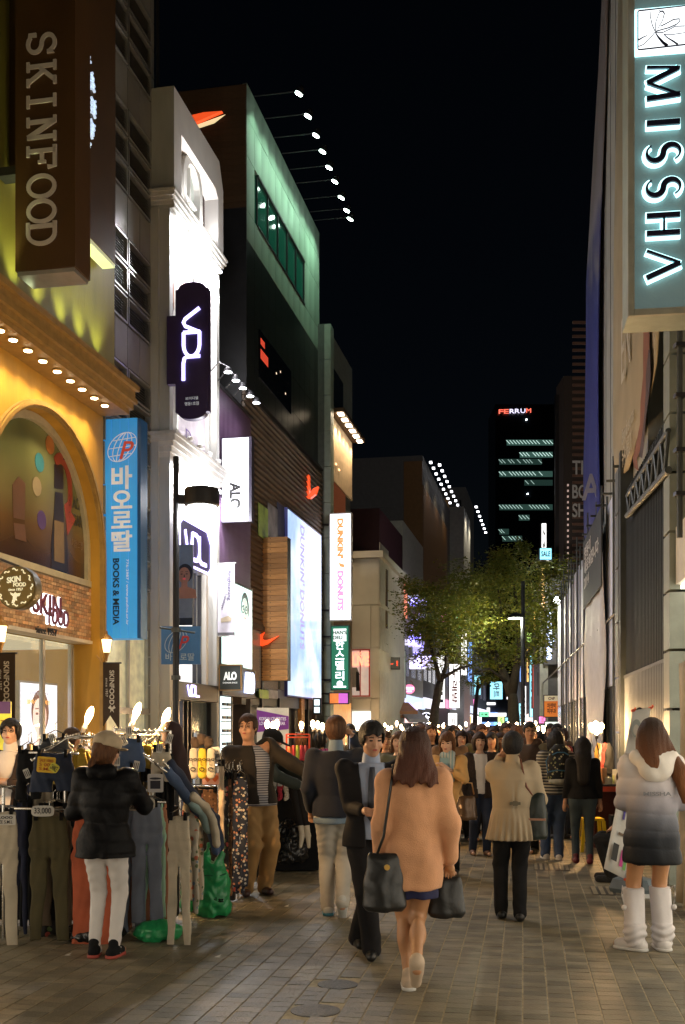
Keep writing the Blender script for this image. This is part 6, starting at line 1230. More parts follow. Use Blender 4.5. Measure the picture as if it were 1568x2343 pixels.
tree('smaller slender street tree with a curved trunk beside the star sign',B1,[([B1]+pth2([(992,1660,0),(996,1620,0),(1003,1580,0),(1008,1560,0)]),[.20,.15,.13,.12,.11]),(pth2([(1008,1562,0),(1000,1530,0),(988,1490,0),(980,1440,.2)]),[.09,.07,.05,.02]),(pth2([(1008,1562,0),(1022,1520,0),(1020,1480,0),(1028,1430,0)]),[.09,.07,.05,.02]),(pth2([(1015,1550,0),(1050,1530,-.3),(1085,1520,-.6)]),[.06,.04,.02]),(pth2([(1002,1500,0),(1040,1450,.4),(1070,1440,.6)]),[.05,.03,.015])],[(C(985,1400,33),(1.1,1.3,.65),1.0),(C(1040,1375,33.2),(1.1,1.3,.6),1.0),(C(960,1345,33),(.6,.8,.35),.35),(C(1000,1455,33),(.9,1.1,.5),.7),(C(1050,1440,33.5),(.9,1.1,.55),.6),(C(950,1440,33),(.5,.8,.45),.35),(C(1060,1330,33),(.8,1.0,.35),.4),(C(1020,1500,33.3),(.8,1,.3),.25),(C(975,1510,33),(.5,.7,.25),.15)],2,2100)
ft=Vector((P3(1085,1672,52).x,52,0))
tree('thin distant street tree between the two nearer trunks',ft,[([ft]+pth([(1088,1620,0),(1095,1560,0)],52),[.14,.11,.07]),(pth([(1093,1580,0),(1110,1550,0),(1120,1520,0)],52),[.07,.05,.02])],[(C(1110,1500,52),(1.3,1.3,.9),.8),(C(1080,1540,52),(.9,1,.6),.4)],3,1200)
# ------------------------------------------------------------------ figures: smooth blended volumes turned into one skin
EDG=[(0,1),(0,2),(0,4),(3,1),(3,2),(3,7),(5,1),(5,4),(5,7),(6,2),(6,4),(6,7)]
OFF=np.array([[(i&1),(i>>1)&1,(i>>2)&1]for i in range(8)])
def nets(f,lo,hi,vox):
 lo,hi=np.array(lo,float),np.array(hi,float);n=np.ceil((hi-lo)/vox).astype(int)+2;st=4
 nc=(n+st-1)//st+1
 ax=[lo[i]+np.arange(nc[i])*vox*st for i in range(3)]
 g=np.stack(np.meshgrid(*ax,indexing='ij'),-1).reshape(-1,3);dc=f(g).reshape(nc)
 sh=st//2
 idx=[np.minimum((np.arange(n[i])+sh)//st,nc[i]-1)for i in range(3)]
 D=dc[np.ix_(*idx)].copy()
 mk=np.abs(D)<vox*st*1.6
 ii=np.argwhere(mk);D[mk]=f(lo+ii*vox)
 D[0]=D[-1]=1;D[:,0]=D[:,-1]=1;D[:,:,0]=D[:,:,-1]=1
 ins=D<0
 cs=sum(ins[o[0]:n[0]-1+o[0],o[1]:n[1]-1+o[1],o[2]:n[2]-1+o[2]].astype(np.int8)for o in OFF)
 act=(cs>0)&(cs<8);cells=np.argwhere(act)
 if not len(cells):return np.zeros((0,3)),np.zeros((0,4),int)
 vid=-np.ones(act.shape,int);vid[act]=np.arange(len(cells))
 cd=np.stack([D[tuple((cells+o).T)]for o in OFF],1);acc=np.zeros((len(cells),3));cnt=np.zeros(len(cells))
 for a,b in EDG:
  da,db=cd[:,a],cd[:,b];m=(da<0)!=(db<0);t=np.where(m,da/np.where(m,da-db,1),0)
  acc+=np.where(m[:,None],OFF[a]+t[:,None]*(OFF[b]-OFF[a]),0);cnt+=m
 V=lo+(cells+acc/cnt[:,None])*vox;F_=[]
 for a in range(3):
  b,c=(a+1)%3,(a+2)%3
  sl0=[slice(1,-1)]*3;sl1=[slice(1,-1)]*3;sl0[a]=slice(0,-1);sl1[a]=slice(1,None)
  i0,i1=ins[tuple(sl0)],ins[tuple(sl1)];e=np.argwhere(i0!=i1);
  if not len(e):continue
  base=e.copy();base[:,b]+=1;base[:,c]+=1;fl=i0[tuple(e.T)]
  def cv(db,dc_):q=base.copy();q[:,b]-=db;q[:,c]-=dc_;return vid[tuple(q.T)]
  q=np.stack([cv(1,1),cv(0,1),cv(0,0),cv(1,0)],1);q[~fl]=q[~fl][:,::-1];F_.append(q)
 F_=np.concatenate(F_);F_=F_[(F_>=0).all(1)]
 return V,F_
def smin(a,b,k):
 if a is None:return b
 h=np.maximum(k-np.abs(a-b),0)/k;return np.minimum(a,b)-h*h*k*.25
def cone(a,b,ra,rb,fl=(1,1,1)):
 a,b,s=np.array(a,float),np.array(b,float),1/np.array(fl,float)
 def f(P):
  A,B=a*s,b*s;ba=B-A;pa=P*s-A;h=np.clip(pa@ba/max(ba@ba,1e-9),0,1)
  return(np.linalg.norm(pa-h[:,None]*ba,axis=1)-(ra+(rb-ra)*h))*min(fl)
 return f
def ellp(c,r,M=None):
 c,r=np.array(c,float),np.array(r,float)
 def f(P):
  q=P-c
  if M is not None:q=q@M
  k0=np.linalg.norm(q/r,axis=1);k1=np.linalg.norm(q/(r*r),axis=1);return k0*(k0-1)/np.maximum(k1,1e-6)
 return f
def prof(rows,ax=None):
 r=np.array(sorted(rows),float)
 def f(P):
  z=P[:,2];I=lambda k:np.interp(z,r[:,0],r[:,k]);rx,ry=I(1),I(2)
  x,y=(P[:,0]-I(3))/rx,(P[:,1]-I(4))/ry;q=np.sqrt(x*x+y*y);d=q*(q-1)/np.maximum(np.sqrt((x/rx)**2+(y/ry)**2),1e-4);d=np.where(q<.3,-.7*np.minimum(rx,ry),d)
  return np.maximum(d,np.maximum(r[0,0]-z,z-r[-1,0]))
 return f
class Vol:
 def __init__(s):s.ops=[]
 def add(s,f,k=.02):s.ops.append(('u',f,k));return s
 def cut(s,f,k=.0):s.ops.append(('s',f,k));return s
 def keep(s,f):s.ops.append(('i',f,0));return s
 def disp(s,f):s.ops.append(('d',f,0));return s
 def __call__(s,P):
  d=None
  for op,f,k in s.ops:
   if op=='u':d=smin(d,f(P),k)if k else(f(P)if d is None else np.minimum(d,f(P)))
   elif op=='s':d=np.maximum(d,-f(P))
   elif op=='i':d=np.maximum(d,f(P))
   else:d=d+f(P)
  return d
def below(z):return lambda P:P[:,2]-z
def above(z):return lambda P:z-P[:,2]
def folds(amp,f1=18,f2=9,ph=0):
 def f(P):
  x,y,z=P.T;w_=2.2*np.sin(f2*z+ph)+1.7*np.sin(f2*1.7*x+2*y+ph)
  return amp*(np.sin(f1*(x+y*.8)+w_)*.6+np.sin(f1*1.3*z+2.5*np.sin(f2*x+ph)+ph)*.5)
 return f
def wrinkles(amp,fz=70):
 return lambda P:amp*np.sin(fz*P[:,2]+3*np.sin(22*P[:,0]+9*P[:,1]))*(.35+.65*(np.sin(P[:,2]*11+1)>0))
def quilt(amp,pitch,z0):return lambda P:amp*(1-np.abs(np.sin(np.pi*(P[:,2]-z0+.008*np.sin(9*P[:,0]))/pitch))**.3)
def vol_mesh(name,vol,lo,hi,vox,m):
 V,F_=nets(vol,lo,hi,vox);me=bpy.data.meshes.new(name);me.from_pydata(V.tolist(),[],F_.tolist());me.materials.append(m)
 me.polygons.foreach_set('use_smooth',[True]*len(me.polygons));me.update();return me
def ik(a,b,l1,l2,pole):
 a,b,pole=np.array(a,float),np.array(b,float),np.array(pole,float);d=b-a;L_=np.linalg.norm(d);L2=min(L_,(l1+l2)*.999);b=a+d/L_*L2;d=d/L_
 x=(l1**2-l2**2+L2**2)/(2*L2);h=math.sqrt(max(l1**2-x*x,0));p=pole-d*(pole@d);p/=max(np.linalg.norm(p),1e-6);return a+d*x+p*h,b
def rot(yaw=0,pitch=0,roll=0):return np.array((Matrix.Rotation(R(yaw),3,'Z')@Matrix.Rotation(R(pitch),3,'X')@Matrix.Rotation(R(roll),3,'Y')))
m_skin=mat('skin',(.50,.27,.165),.5,var=.06,vs_=12,bump=.05)
m_skin2=mat('tanned_leg_skin',(.50,.25,.12),.45,var=.06)
m_skinp=mat('pale_skin',(.62,.38,.27),.5,var=.05,bump=.04)
m_eye=mat('eye_dark',(.012,.008,.006),.25,bump=0);m_lip=mat('lip',(.35,.07,.06),.4,bump=0)
def hairmat(n,c):return mat(n,c,.52,var=.4,vs_=5,bump=.6,bs=14,stretch=(14,14,.8),spec=.22)
h_black=hairmat('black_hair',(.012,.010,.010));h_dark=hairmat('dark_brown_hair',(.035,.018,.012));h_brown=hairmat('brown_hair',(.085,.038,.018));h_auburn=hairmat('auburn_hair',(.085,.024,.010));h_chest=hairmat('chestnut_hair',(.10,.04,.015))
class Fig:
 """local frame: feet centre at the origin, facing +y, x to the figure's right"""
 def __init__(s,lab,x,y,head=0,h=1.68,fem=True,lfoot=(-.09,0,0),rfoot=(.09,0,0),ltoe=5,rtoe=-5,lhand=None,rhand=None,lpole=(-.3,-1,-.1),rpole=(.3,-1,-.1),lean=0,side=0,hyaw=0,hpitch=0,hroll=0,skin=None,vox=.0125,group=None,name='person',kneepole=(0,1,0),hips=0,seat=None):
  s.k=k=h/1.70;s.fem=fem;s.vox=vox;s.root=thing(name,lab,'person',(x,y,0),group);s.root.rotation_euler=(0,0,-R(head));s.skin=skin or m_skin
  sw=(.165 if fem else .195);hz_=.91 if seat is None else seat
  T=rot(0,-lean,side);s.pel=np.array([hips,0,hz_]);s.T=T
  U=lambda v:s.pel+T@np.array(v)
  s.chest=U((0,0,.34));s.nk=U((0,-.01,.535));s.sh={'l':U((-sw,0,.455)),'r':U((sw,0,.455))}
  s.HM=rot(hyaw,hpitch,hroll);s.hc=s.nk+T@np.array([0,.02,.05])+s.HM@np.array([0,.0,.085])
  s.hip={'l':s.pel+(-.09,0,-.03),'r':s.pel+(.09,0,-.03)};s.leg={}
  for q,ft in(('l',lfoot),('r',rfoot)):
   an=np.array(ft,float)+(0,-.0,.085);kn,an=ik(s.hip[q],an,.42,.415,kneepole);s.leg[q]=(s.hip[q],kn,an)
  s.toe={'l':ltoe,'r':rtoe};s.arm={}
  for q,hd,pl,sx in(('l',lhand,lpole,-1),('r',rhand,rpole,1)):
   hd=np.array(hd if hd is not None else(sx*(sw+.07),.04,hz_-.10),float);el,hd=ik(s.sh[q],hd,.285,.25,pl);s.arm[q]=(s.sh[q],el,hd)
  s.foots={'l':lfoot,'r':rfoot}
 def put(s,name,vol,lo,hi,m,vox=None,parent=None):
  k=s.k;me=vol_mesh(name,vol,lo,hi,(vox or s.vox),m);me.transform(Matrix.Scale(k,4));o=link(name,me,None);o.parent=parent or s.root;return o
 def H(s,p):return s.hc+s.HM@np.array(p)
 def body(s,vox=None,face=True,bare=False):
  lk=1 if bare else .74
  v=Vol();p,c,nk=s.pel,s.chest,s.nk
  v.add(cone(p,p+s.T@np.array([0,0,.14]),.115,.10,(1.15,.8,1))).add(cone(p+s.T@np.array([0,0,.14]),c+s.T@np.array([0,0,.06]),.10,.11,(1.2,.8,1)),.06)
  for q in 'lr':
   a,b,w_=s.arm[q];v.add(cone(s.sh[q]*.75+s.chest*.25,s.sh[q],.06,.045),.05);v.add(cone(a,b,.036,.028),.03).add(cone(b,w_,.028,.024),.02)
   d=(w_-b);d/=np.linalg.norm(d);sd=np.cross(d,[0,0,1.]);sd/=max(np.linalg.norm(sd),1e-3);up=np.cross(sd,d)
   curl=-up*.35;pc=w_+d*.045;v.add(cone(w_,w_+d*.075,.026,.030,(1,1,1)),.015)
   for i,(o_,L_)in enumerate(((-.027,.062),(-.009,.072),(.009,.068),(.026,.054))):
    b0=w_+d*.08+sd*o_;b1=b0+(d+curl*.5)*L_*.5;b2=b1+(d*.6+curl*1.6)*L_*.5;v.add(cone(b0,b1,.0095,.009),.006).add(cone(b1,b2,.009,.0078),.004)
   sx=1 if q=='l' else-1;b0=w_+d*.03+sd*.02*sx;v.add(cone(b0,b0+d*.035+sd*.03*sx-up*.015,.012,.0095),.01).add(cone(b0+d*.035+sd*.03*sx-up*.015,b0+d*.06+sd*.03*sx-up*.03,.0095,.008),.004)
   hp,kn,an=s.leg[q];v.add(cone(hp,kn,.088*lk,.052*lk),.04).add(cone(kn,an,.048*lk,.034*lk),.03)
   if bare:v.add(ellp(kn*.62+an*.38+np.array([0,-.02,0]),(.049,.049,.10)),.04)
   fy=R(s.toe[q]);t=an+np.array([math.sin(-fy)*.14,math.cos(fy)*.14,-.05]);v.add(cone(an+(0,-.02,-.045),t,.034,.026),.02)
  v.add(cone(nk-s.T@np.array([0,0,.05]),s.hc-s.HM@np.array([0,.01,.05]),.055,.047),.03)
  H,M=s.H,s.HM
  v.add(ellp(H((0,-.012,.025)),(.074,.094,.090),M),.03).add(ellp(H((0,.02,-.045)),(.056,.066,.068),M),.04).add(ellp(H((0,.045,-.092)),(.026,.026,.02),M),.025)
  v.add(cone(H((0,.082,.012)),H((0,.103,-.022)),.008,.013),.012);
  for sx in(-1,1):v.add(ellp(H((sx*.076,-.005,-.005)),(.010,.02,.032),M),.006).cut(ellp(H((sx*.031,.104,.014)),(.018,.018,.012),M)).add(ellp(H((sx*.042,.062,-.028)),(.022,.02,.02),M),.02)
  v.add(ellp(H((0,.086,-.052)),(.024,.012,.010),M),.012)
  P_=np.array([s.hc,s.arm['l'][2],s.arm['r'][2],s.leg['l'][2],s.leg['r'][2],s.sh['l'],s.sh['r'],s.arm['l'][1],s.arm['r'][1],s.leg['l'][1],s.leg['r'][1]])
  o=s.put('body',v,P_.min(0)-.22,P_.max(0)+.22,s.skin,vox or s.vox*.8)
  if face:
   k=s.k
   for sx in(-1,1):
    q=MB();q.ell(Vector(H((sx*.031,.086,.013)))*k,(.0145*k,.006*k,.0062*k),10,6,M=Matrix(M));e=q.build('eye',m_eye);e.parent=s.root
    q=MB();q.tube([Vector(H((sx*.048,.083,.034)))*k,Vector(H((sx*.032,.092,.041)))*k,Vector(H((sx*.015,.093,.035)))*k],.0035*k,6);e=q.build('eyebrow',m_eye);e.parent=s.root
   q=MB();q.ell(Vector(H((0,.097,-.052)))*k,(.019*k,.006*k,.0075*k),10,6,M=Matrix(M));e=q.build('lips',m_lip);e.parent=s.root
  return o
 def torso(s,grow=.03,hem=.80,top=None,flare=0,flat=.72,waist=0,rows=None):
  p,c=s.pel,s.chest;top=s.nk[2]-.035;z0=hem;r=[]
  sh_=.185 if not s.fem else .16
  base=[(top+.0,.07,.065),(top-.03,sh_*.62,.078),(top-.065,sh_*.88,.09),(top-.12,sh_+.002,.105),(top-.22,sh_-.01,.118),(p[2]+.12,sh_-.04-waist,.10),(p[2]-.03,.172,.135),(p[2]-.15,.178+flare*.4,.14+flare*.4),(hem,.178+flare,.14+flare)]
  if rows:hem=min(hem,min(q[0]for q in rows))
  for z,rx,ry in(rows or base):
   if z<hem-1e-6:continue
   t=max(0,(z-p[2]));cx,cy_=(s.pel+s.T@np.array([0,0,t]))[:2]if t else s.pel[:2]
   r.append((z,rx+grow,ry+grow*.8,cx,cy_))
  return prof(r)
 def jacket(s,m,hem=.80,grow=.03,sleeve=1.0,ra=.062,rb=.042,flare=0,name='jacket',disp=None,waist=0,collar=.0,opening=False,sub=None,rows=None,vox=None,neck=True,cuffz=None,sr=('l','r')):
  v=Vol();v.add(s.torso(grow,hem,flare=flare,waist=waist,rows=rows))
  for q in sr:
   a,b,w_=s.arm[q];v.add(cone(s.chest*.3+a*.7,a,ra*1.05,ra),.05)
   if sleeve>.5:e=b+(w_-b)*(sleeve-.5)*2*.97;v.add(cone(a,b,ra,(ra+rb)/2),.05).add(cone(b,e,(ra+rb)/2,rb),.02)
   else:v.add(cone(a,a+(b-a)*sleeve*2,ra,ra*.9),.04)
  if collar:v.add(cone(s.nk+(0,-.01,-.02),s.nk+(0,.005,collar),.072,.066),.02)
  if disp:
   for d in disp:v.disp(d)
  if neck:v.cut(cone(s.nk-(0,-.02,.06),s.nk+(0,.03,.2),.05,.06))
  if opening:v.cut(lambda P:np.maximum(np.abs(P[:,0]-s.pel[0])-(.045+.05*np.clip((P[:,2]-.9)/.5,0,1)),-(P[:,1]-.02)))
  v.keep(above(hem))
  A=np.array([s.arm[q][i]for q in 'lr' for i in(0,1,2)]);lo=np.minimum(A.min(0),[s.pel[0]-.3-flare,-.3-flare,hem])-.12;hi=np.maximum(A.max(0),[s.pel[0]+.3+flare,.35+flare,s.nk[2]+.1])+.12;lo[2]=max(lo[2],min(hem-.05,A[:,2].min()-.12))
  if sub:sub(v)
  return s.put(name,v,lo,hi,m,vox)
 def trousers(s,m,r0=.105,r1=.068,r2=.055,name='trousers',hem=.07,disp=None,top=.12,vox=None):
  v=Vol();p=s.pel;v.add(cone(p+(0,0,.0),p+(0,0,top),.135,.115,(1.15,.85,1)))
  for q in 'lr':
   hp,kn,an=s.leg[q];e=an+(kn-an)/np.linalg.norm(kn-an)*(hem-.085);v.add(cone(hp+(0,-.01,0),kn,r0,r1),.04).add(cone(kn,e,r1,r2),.02)
   v.add(ellp(hp+(0,-.03,-.01),(.075,.075,.10)),.05)
  for d in disp or[]:v.disp(d)
  A=np.array([s.leg[q][i]for q in 'lr' for i in range(3)]);return s.put(name,v,A.min(0)-.16,np.maximum(A.max(0)+.16,p+[.2,.2,top+.1]),m,vox)
 def shoes(s,m,L_=.25,sole=None,h=.0,name='shoe',wd=1.0):
  for q in 'lr':
   hp,kn,an=s.leg[q];fy=R(s.toe[q]);d=np.array([math.sin(-fy),math.cos(fy),0]);z=s.foots[q][2];lift=z>.03
   if lift:d=d*.45+np.array([0,0,-.9]);d/=np.linalg.norm(d)
   b0=np.array([an[0],an[1],0])*[1,1,0]+(0,0,z)-d*.055*(not lift);b0=an+np.array([0,0,-.045])-d*.045;b1=b0+d*(L_-.09)
   v=Vol().add(cone(b0,b1,.044*wd,.036*wd,(1,1,.95))).add(cone(an+(0,-.01,.02),b0+d*.06,.042,.036),.03)
   if not lift:v.keep(above(.004))
   A=np.array([b0,b1,an]);o=s.put(name,v,A.min(0)-.08,A.max(0)+.08,m,.009)
   if sole and not lift:
    v=Vol().add(cone(b0*[1,1,0]+(0,0,.012),b1*[1,1,0]+(0,0,.012),.048*wd,.042*wd)).keep(below(.026)).keep(above(.0));s.put('sole',v,A.min(0)*[1,1,0]-(.09,.09,.02),A.max(0)*[1,1,0]+(.09,.09,.05),sole,.008,o)
 def hair(s,m,kind='short',end=None,vox=.010,vol_=0.0,parted=False):
  H,M=s.H,s.HM;g=.016+vol_;v=Vol().add(ellp(H((0,-.014,.032)),(.074+g,.096+g,.088+g),M))
  if kind=='short':v.add(ellp(H((0,-.042,-.012)),(.066+g*.8,.055+g*.7,.075),M),.02)
  if kind in('bob','long','pony'):
   v.add(ellp(H((0,-.035,-.03)),(.078+g,.075+g,.11),M),.03)
  if kind=='bob':
   for sx in(-1,1):v.add(cone(H((sx*.075,.0,.02)),H((sx*.082,.015,end or-.12)),.032+vol_,.02),.03)
   v.add(cone(H((0,-.07,0)),H((0,-.06,(end or-.12))),.07+vol_,.055),.03)
  if kind=='long':
   e=end or-.35
   for sx in(-1,1):v.add(cone(H((sx*.07,-.01,.02)),H((sx*.085,-.03,e*.75)),.036+vol_,.022+vol_),.03)
   A,B=H((0,-.055,.0)),s.nk+s.T@np.array([0,-.11-vol_,0]);C_=B+np.array([0,-.03,-(abs(e)-.15)])
   v.add(cone(A,B,.085+vol_,.085+vol_,(1,.7,1)),.04).add(cone(B,C_,.09+vol_,.07+vol_,(1.05,.5,1)),.03)
  if kind=='pony':v.add(cone(H((0,-.10,-.03)),H((0,-.15,-.14)),.03,.026),.02)
  def cutface(P):
   q=(P-s.hc)@M;x,y,z=q.T;fr=.052 if kind in('short','pony')else .036
   xl=.066-.0*z;return np.maximum(np.maximum(np.abs(x)-xl,.018+.25*np.maximum(z,0)-y),z-(fr+(.012*np.sin(x*60)if kind!='short' else .01*np.sin(x*90))))
  v.cut(cutface)
  if kind=='short':
   v.cut(lambda P:((P-s.hc)@M)[:,2]+.075)
  def st(P):
   q=(P-s.hc)@M;a=np.arctan2(q[:,0],-q[:,1]+.02);return .0014*np.sin(34*a+2*np.sin(q[:,2]*14))+.0012*np.sin(71*a+2*np.sin(10*q[:,2]))
  v.disp(st);lo=s.hc-(.2,.26,.20);hi=s.hc+(.2,.2,.18)
  if kind=='long':lo=lo-(.05,.1,abs(end or .35)+.05)
  if kind in('bob','pony'):lo=lo-(0,0,.12)
  return s.put('hair',v,lo,hi,m,vox)
 def vol(s,name,v,lo,hi,m,vox=None):return s.put(name,v,lo,hi,m,vox or s.vox)
 def wire(s,name,pts,r,m,n=6):
  q=MB();q.smooth=True;q.tube([Vector(p)*s.k for p in pts],r,n);o=q.build(name,m);o.parent=s.root;return o
 def glasses(s):
  for sx in(-1,1):s.wire('spectacle_rim',[s.H((sx*.033+.024*math.cos(R(a)),.100,.013+.017*math.sin(R(a))))for a in range(0,361,36)],.0025,m_black)
def stripes(name,c1,c2,n_=34,axis=2,duty=.5,rough=.85):
 def f(t,b,tc,mx):
  N,L=t.nodes.new,t.links.new;sx=N('ShaderNodeSeparateXYZ');L(tc.outputs['Object'],sx.inputs[0]);m1=N('ShaderNodeMath');m1.operation='MULTIPLY';m1.inputs[1].default_value=n_;L(sx.outputs[axis],m1.inputs[0])
  fr=N('ShaderNodeMath');fr.operation='FRACT';L(m1.outputs[0],fr.inputs[0]);g=N('ShaderNodeMath');g.operation='GREATER_THAN';g.inputs[1].default_value=duty;L(fr.outputs[0],g.inputs[0])
  mi=N('ShaderNodeMix');mi.data_type='RGBA';L(g.outputs[0],mi.inputs[0]);mi.inputs[6].default_value=(*c1,1);mi.inputs[7].default_value=(*c2,1);L(mi.outputs[2],b.inputs['Base Color'])
 return mat(name,c1,rough,setup=f)
def floral(name,base,cols,scale=28):
 def f(t,b,tc,mx):
  N,L=t.nodes.new,t.links.new;vo=N('ShaderNodeTexVoronoi');vo.inputs['Scale'].default_value=scale;L(tc.outputs['Object'],vo.inputs['Vector'])
  cr=N('ShaderNodeValToRGB');cr.color_ramp.interpolation='CONSTANT';sp=N('ShaderNodeSeparateXYZ');L(vo.outputs['Color'],sp.inputs[0]);L(sp.outputs[0],cr.inputs[0]);e=cr.color_ramp.elements
  e[0].color=(*base,1);e[1].position=.3;e[1].color=(*cols[0],1)
  for i,c in enumerate(cols[1:]):x=e.new(.3+.7*(i+1)/len(cols));x.color=(*c,1)
  n=N('ShaderNodeMath');n.operation='LESS_THAN';n.inputs[1].default_value=.48;L(vo.outputs['Distance'],n.inputs[0]);mi=N('ShaderNodeMix');mi.data_type='RGBA';L(n.outputs[0],mi.inputs[0]);mi.inputs[6].default_value=(*base,1);L(cr.outputs[0],mi.inputs[7]);L(mi.outputs[2],b.inputs['Base Color'])
 return mat(name,base,.85,setup=f)
def zramp(name,stops,rough=.6,**k):
 def f(t,b,tc,mx):
  N,L=t.nodes.new,t.links.new;sx=N('ShaderNodeSeparateXYZ');L(tc.outputs['Object'],sx.inputs[0]);mr=N('ShaderNodeMapRange');mr.inputs[1].default_value=stops[0][0];mr.inputs[2].default_value=stops[-1][0];L(sx.outputs[2],mr.inputs[0]);cr=N('ShaderNodeValToRGB');e=cr.color_ramp.elements
  T=lambda z:(z-stops[0][0])/(stops[-1][0]-stops[0][0]);e[0].color=(*stops[0][1],1);e[1].color=(*stops[-1][1],1)
  for z,c in stops[1:-1]:x=e.new(T(z));x.color=(*c,1)
  L(mr.outputs[0],cr.inputs[0]);L(cr.outputs[0],b.inputs['Base Color'])
 return mat(name,stops[0][1],rough,setup=f,**k)
m_denim=mat('blue_denim',(.05,.085,.17),.85,var=.3,vs_=4,bump=.3,bs=200);m_denimd=mat('dark_denim',(.018,.028,.06),.85,var=.25,vs_=4);m_denimg=mat('teal_grey_denim',(.045,.07,.09),.85,var=.25,vs_=4)
m_blk=mat('black_cloth',(.008,.008,.009),.9,var=.2,vs_=8,spec=.25);m_blksh=mat('black_nylon',(.006,.006,.007),.5,var=.2,vs_=8,bump=.2,spec=.12);m_leather=mat('black_leather',(.012,.012,.012),.35,var=.2);m_wht=mat('white_cloth',(.70,.66,.64),.8,var=.05);m_sole=mat('white_sole',(.6,.58,.55),.6)
def pxx(px,Y):return(px-CX)/FPX*Y
Y=7.88
p=Fig('woman in a beige cap, black quilted jacket and white jeans browsing the jeans stall',pxx(241,Y),Y,4,1.60,lfoot=(-.085,0,0),rfoot=(.075,-.02,0),ltoe=8,rtoe=-12,lhand=(-.22,.30,1.10),rhand=(.17,.40,1.16),rpole=(.6,-.1,-.8),lpole=(-.4,-.3,-.9),hyaw=-28,hpitch=-12,vox=.011)
p.body();p.trousers(m_wht,.092,.062,.046,disp=[wrinkles(.0028,75)],hem=.10)
p.jacket(m_blksh,hem=.765,grow=.05,ra=.085,rb=.062,disp=[quilt(.011,.115,.80),folds(.006,26,12)],collar=.03,flare=.01,neck=False)
p.vol('hood',Vol().add(cone(p.nk+(-.06,-.09,-.03),p.nk+(.06,-.09,-.03),.06,.06)).disp(folds(.006,30,20)),p.nk-.25,p.nk+.2,m_blksh)
p.hair(h_chest,'pony');H=p.H
v=Vol().add(ellp(H((0,-.01,.06)),(.108,.122,.088),p.HM)).keep(lambda P:.028-((P-p.hc)@p.HM)[:,2]).add(cone(H((0,-.012,.032)),H((0,-.012,.05)),.105,.107),.01).keep(lambda P:.022-((P-p.hc)@p.HM)[:,2]).add(ellp(H((0,.14,.04)),(.065,.06,.010),p.HM),.01).disp(folds(.003,40,25))
p.vol('cap',v,p.hc-.22,p.hc+.26,mat('beige_cap',(.42,.33,.22),.8,var=.15,vs_=10),.009)
p.shoes(m_blk,.24,mat('coral_sole',(.4,.07,.05),.6))
for q,sg in(('l',-1),('r',1)):
 an=p.leg[q][2];fy=R(p.toe[q])
 for i in range(3):c=an+np.array([0,.0+i*.022,-.035]);p.wire('shoe_stripe',[c+(.045,.0,-.02),c+(.036,.012,.022)],.0045,m_sole)
Y=8.1
grad=zramp('fading_quilt',[(.62,(.006,.007,.009)),(.84,(.018,.021,.028)),(.98,(.12,.125,.15)),(1.13,(.38,.36,.40)),(1.28,(.58,.54,.55)),(1.6,(.66,.62,.58))],.6,spec=.2)
p=Fig('woman with long brown hair in a coat fading from white to black and white boots',pxx(1492,Y),Y,3,1.71,lfoot=(-.125,-.0,0),rfoot=(.085,.03,0),ltoe=55,rtoe=3,lhand=(-.13,.30,1.06),rhand=(.17,.28,1.06),lpole=(-.35,-1,-.3),rpole=(.35,-1,-.3),hyaw=-6,hpitch=2,skin=m_skin2,vox=.011)
p.body(face=False,bare=True)
rows=[(1.42,.085,.08),(1.37,.14,.10),(1.24,.158,.12),(1.0,.15,.12),(.85,.17,.135),(.66,.185,.145),(.635,.178,.14)]
p.jacket(grad,hem=.635,grow=.032,ra=.074,rb=.060,rows=rows,disp=[quilt(.015,.125,.64),folds(.0035,24,10)],name='coat',neck=False,vox=.009)
p.vol('hood',Vol().add(cone(p.nk+(-.12,-.05,-.02),p.nk+(.12,-.05,-.02),.06,.06)).add(ellp(p.nk+(0,-.12,-.09),(.13,.07,.11)),.06).disp(folds(.005,22,14)),p.nk-.32,p.nk+.25,mat('white_quilt',(.66,.61,.55),.5))
mb=MB();k=p.k;c=Vector((0,-.172,1.165))*k;letters(mb,'MISSHA',c,Vector((1,0,0)),Z,Vector((0,-1,0)),.20,.03,.006,.03);o=mb.build('lettering',mat('silver_grey_print',(.2,.2,.22),.5));o.parent=p.root
v=Vol();H=p.H;v.add(ellp(H((0,-.012,.035)),(.096,.116,.108),p.HM)).add(cone(H((0,-.03,-.02)),H((-.01,-.07,-.16)),.10,.105,(1,.8,1)),.04).add(cone(H((.08,-.02,-.06)),p.nk+(.17,-.10,-.12),.06,.055,(1,.8,1)),.05).add(cone(p.nk+(.17,-.10,-.12),p.nk+(.22,-.10,-.34),.055,.03),.03)
v.add(cone(H((-.02,-.06,-.05)),p.nk+(-.02,-.15,-.06),.09,.07,(1,.6,1)),.05)
v.disp(lambda P:.0016*np.sin(150*P[:,0]+2*np.sin(9*P[:,2])))
p.vol('hair',v,p.hc-(.25,.3,.5),p.hc+(.42,.2,.2),zramp('long_chestnut_hair',[(1.2,(.20,.075,.022)),(1.45,(.12,.045,.018)),(1.68,(.03,.016,.010))],.55,spec=.2,bump=.6,bs=14,stretch=(14,14,.8)),.010)
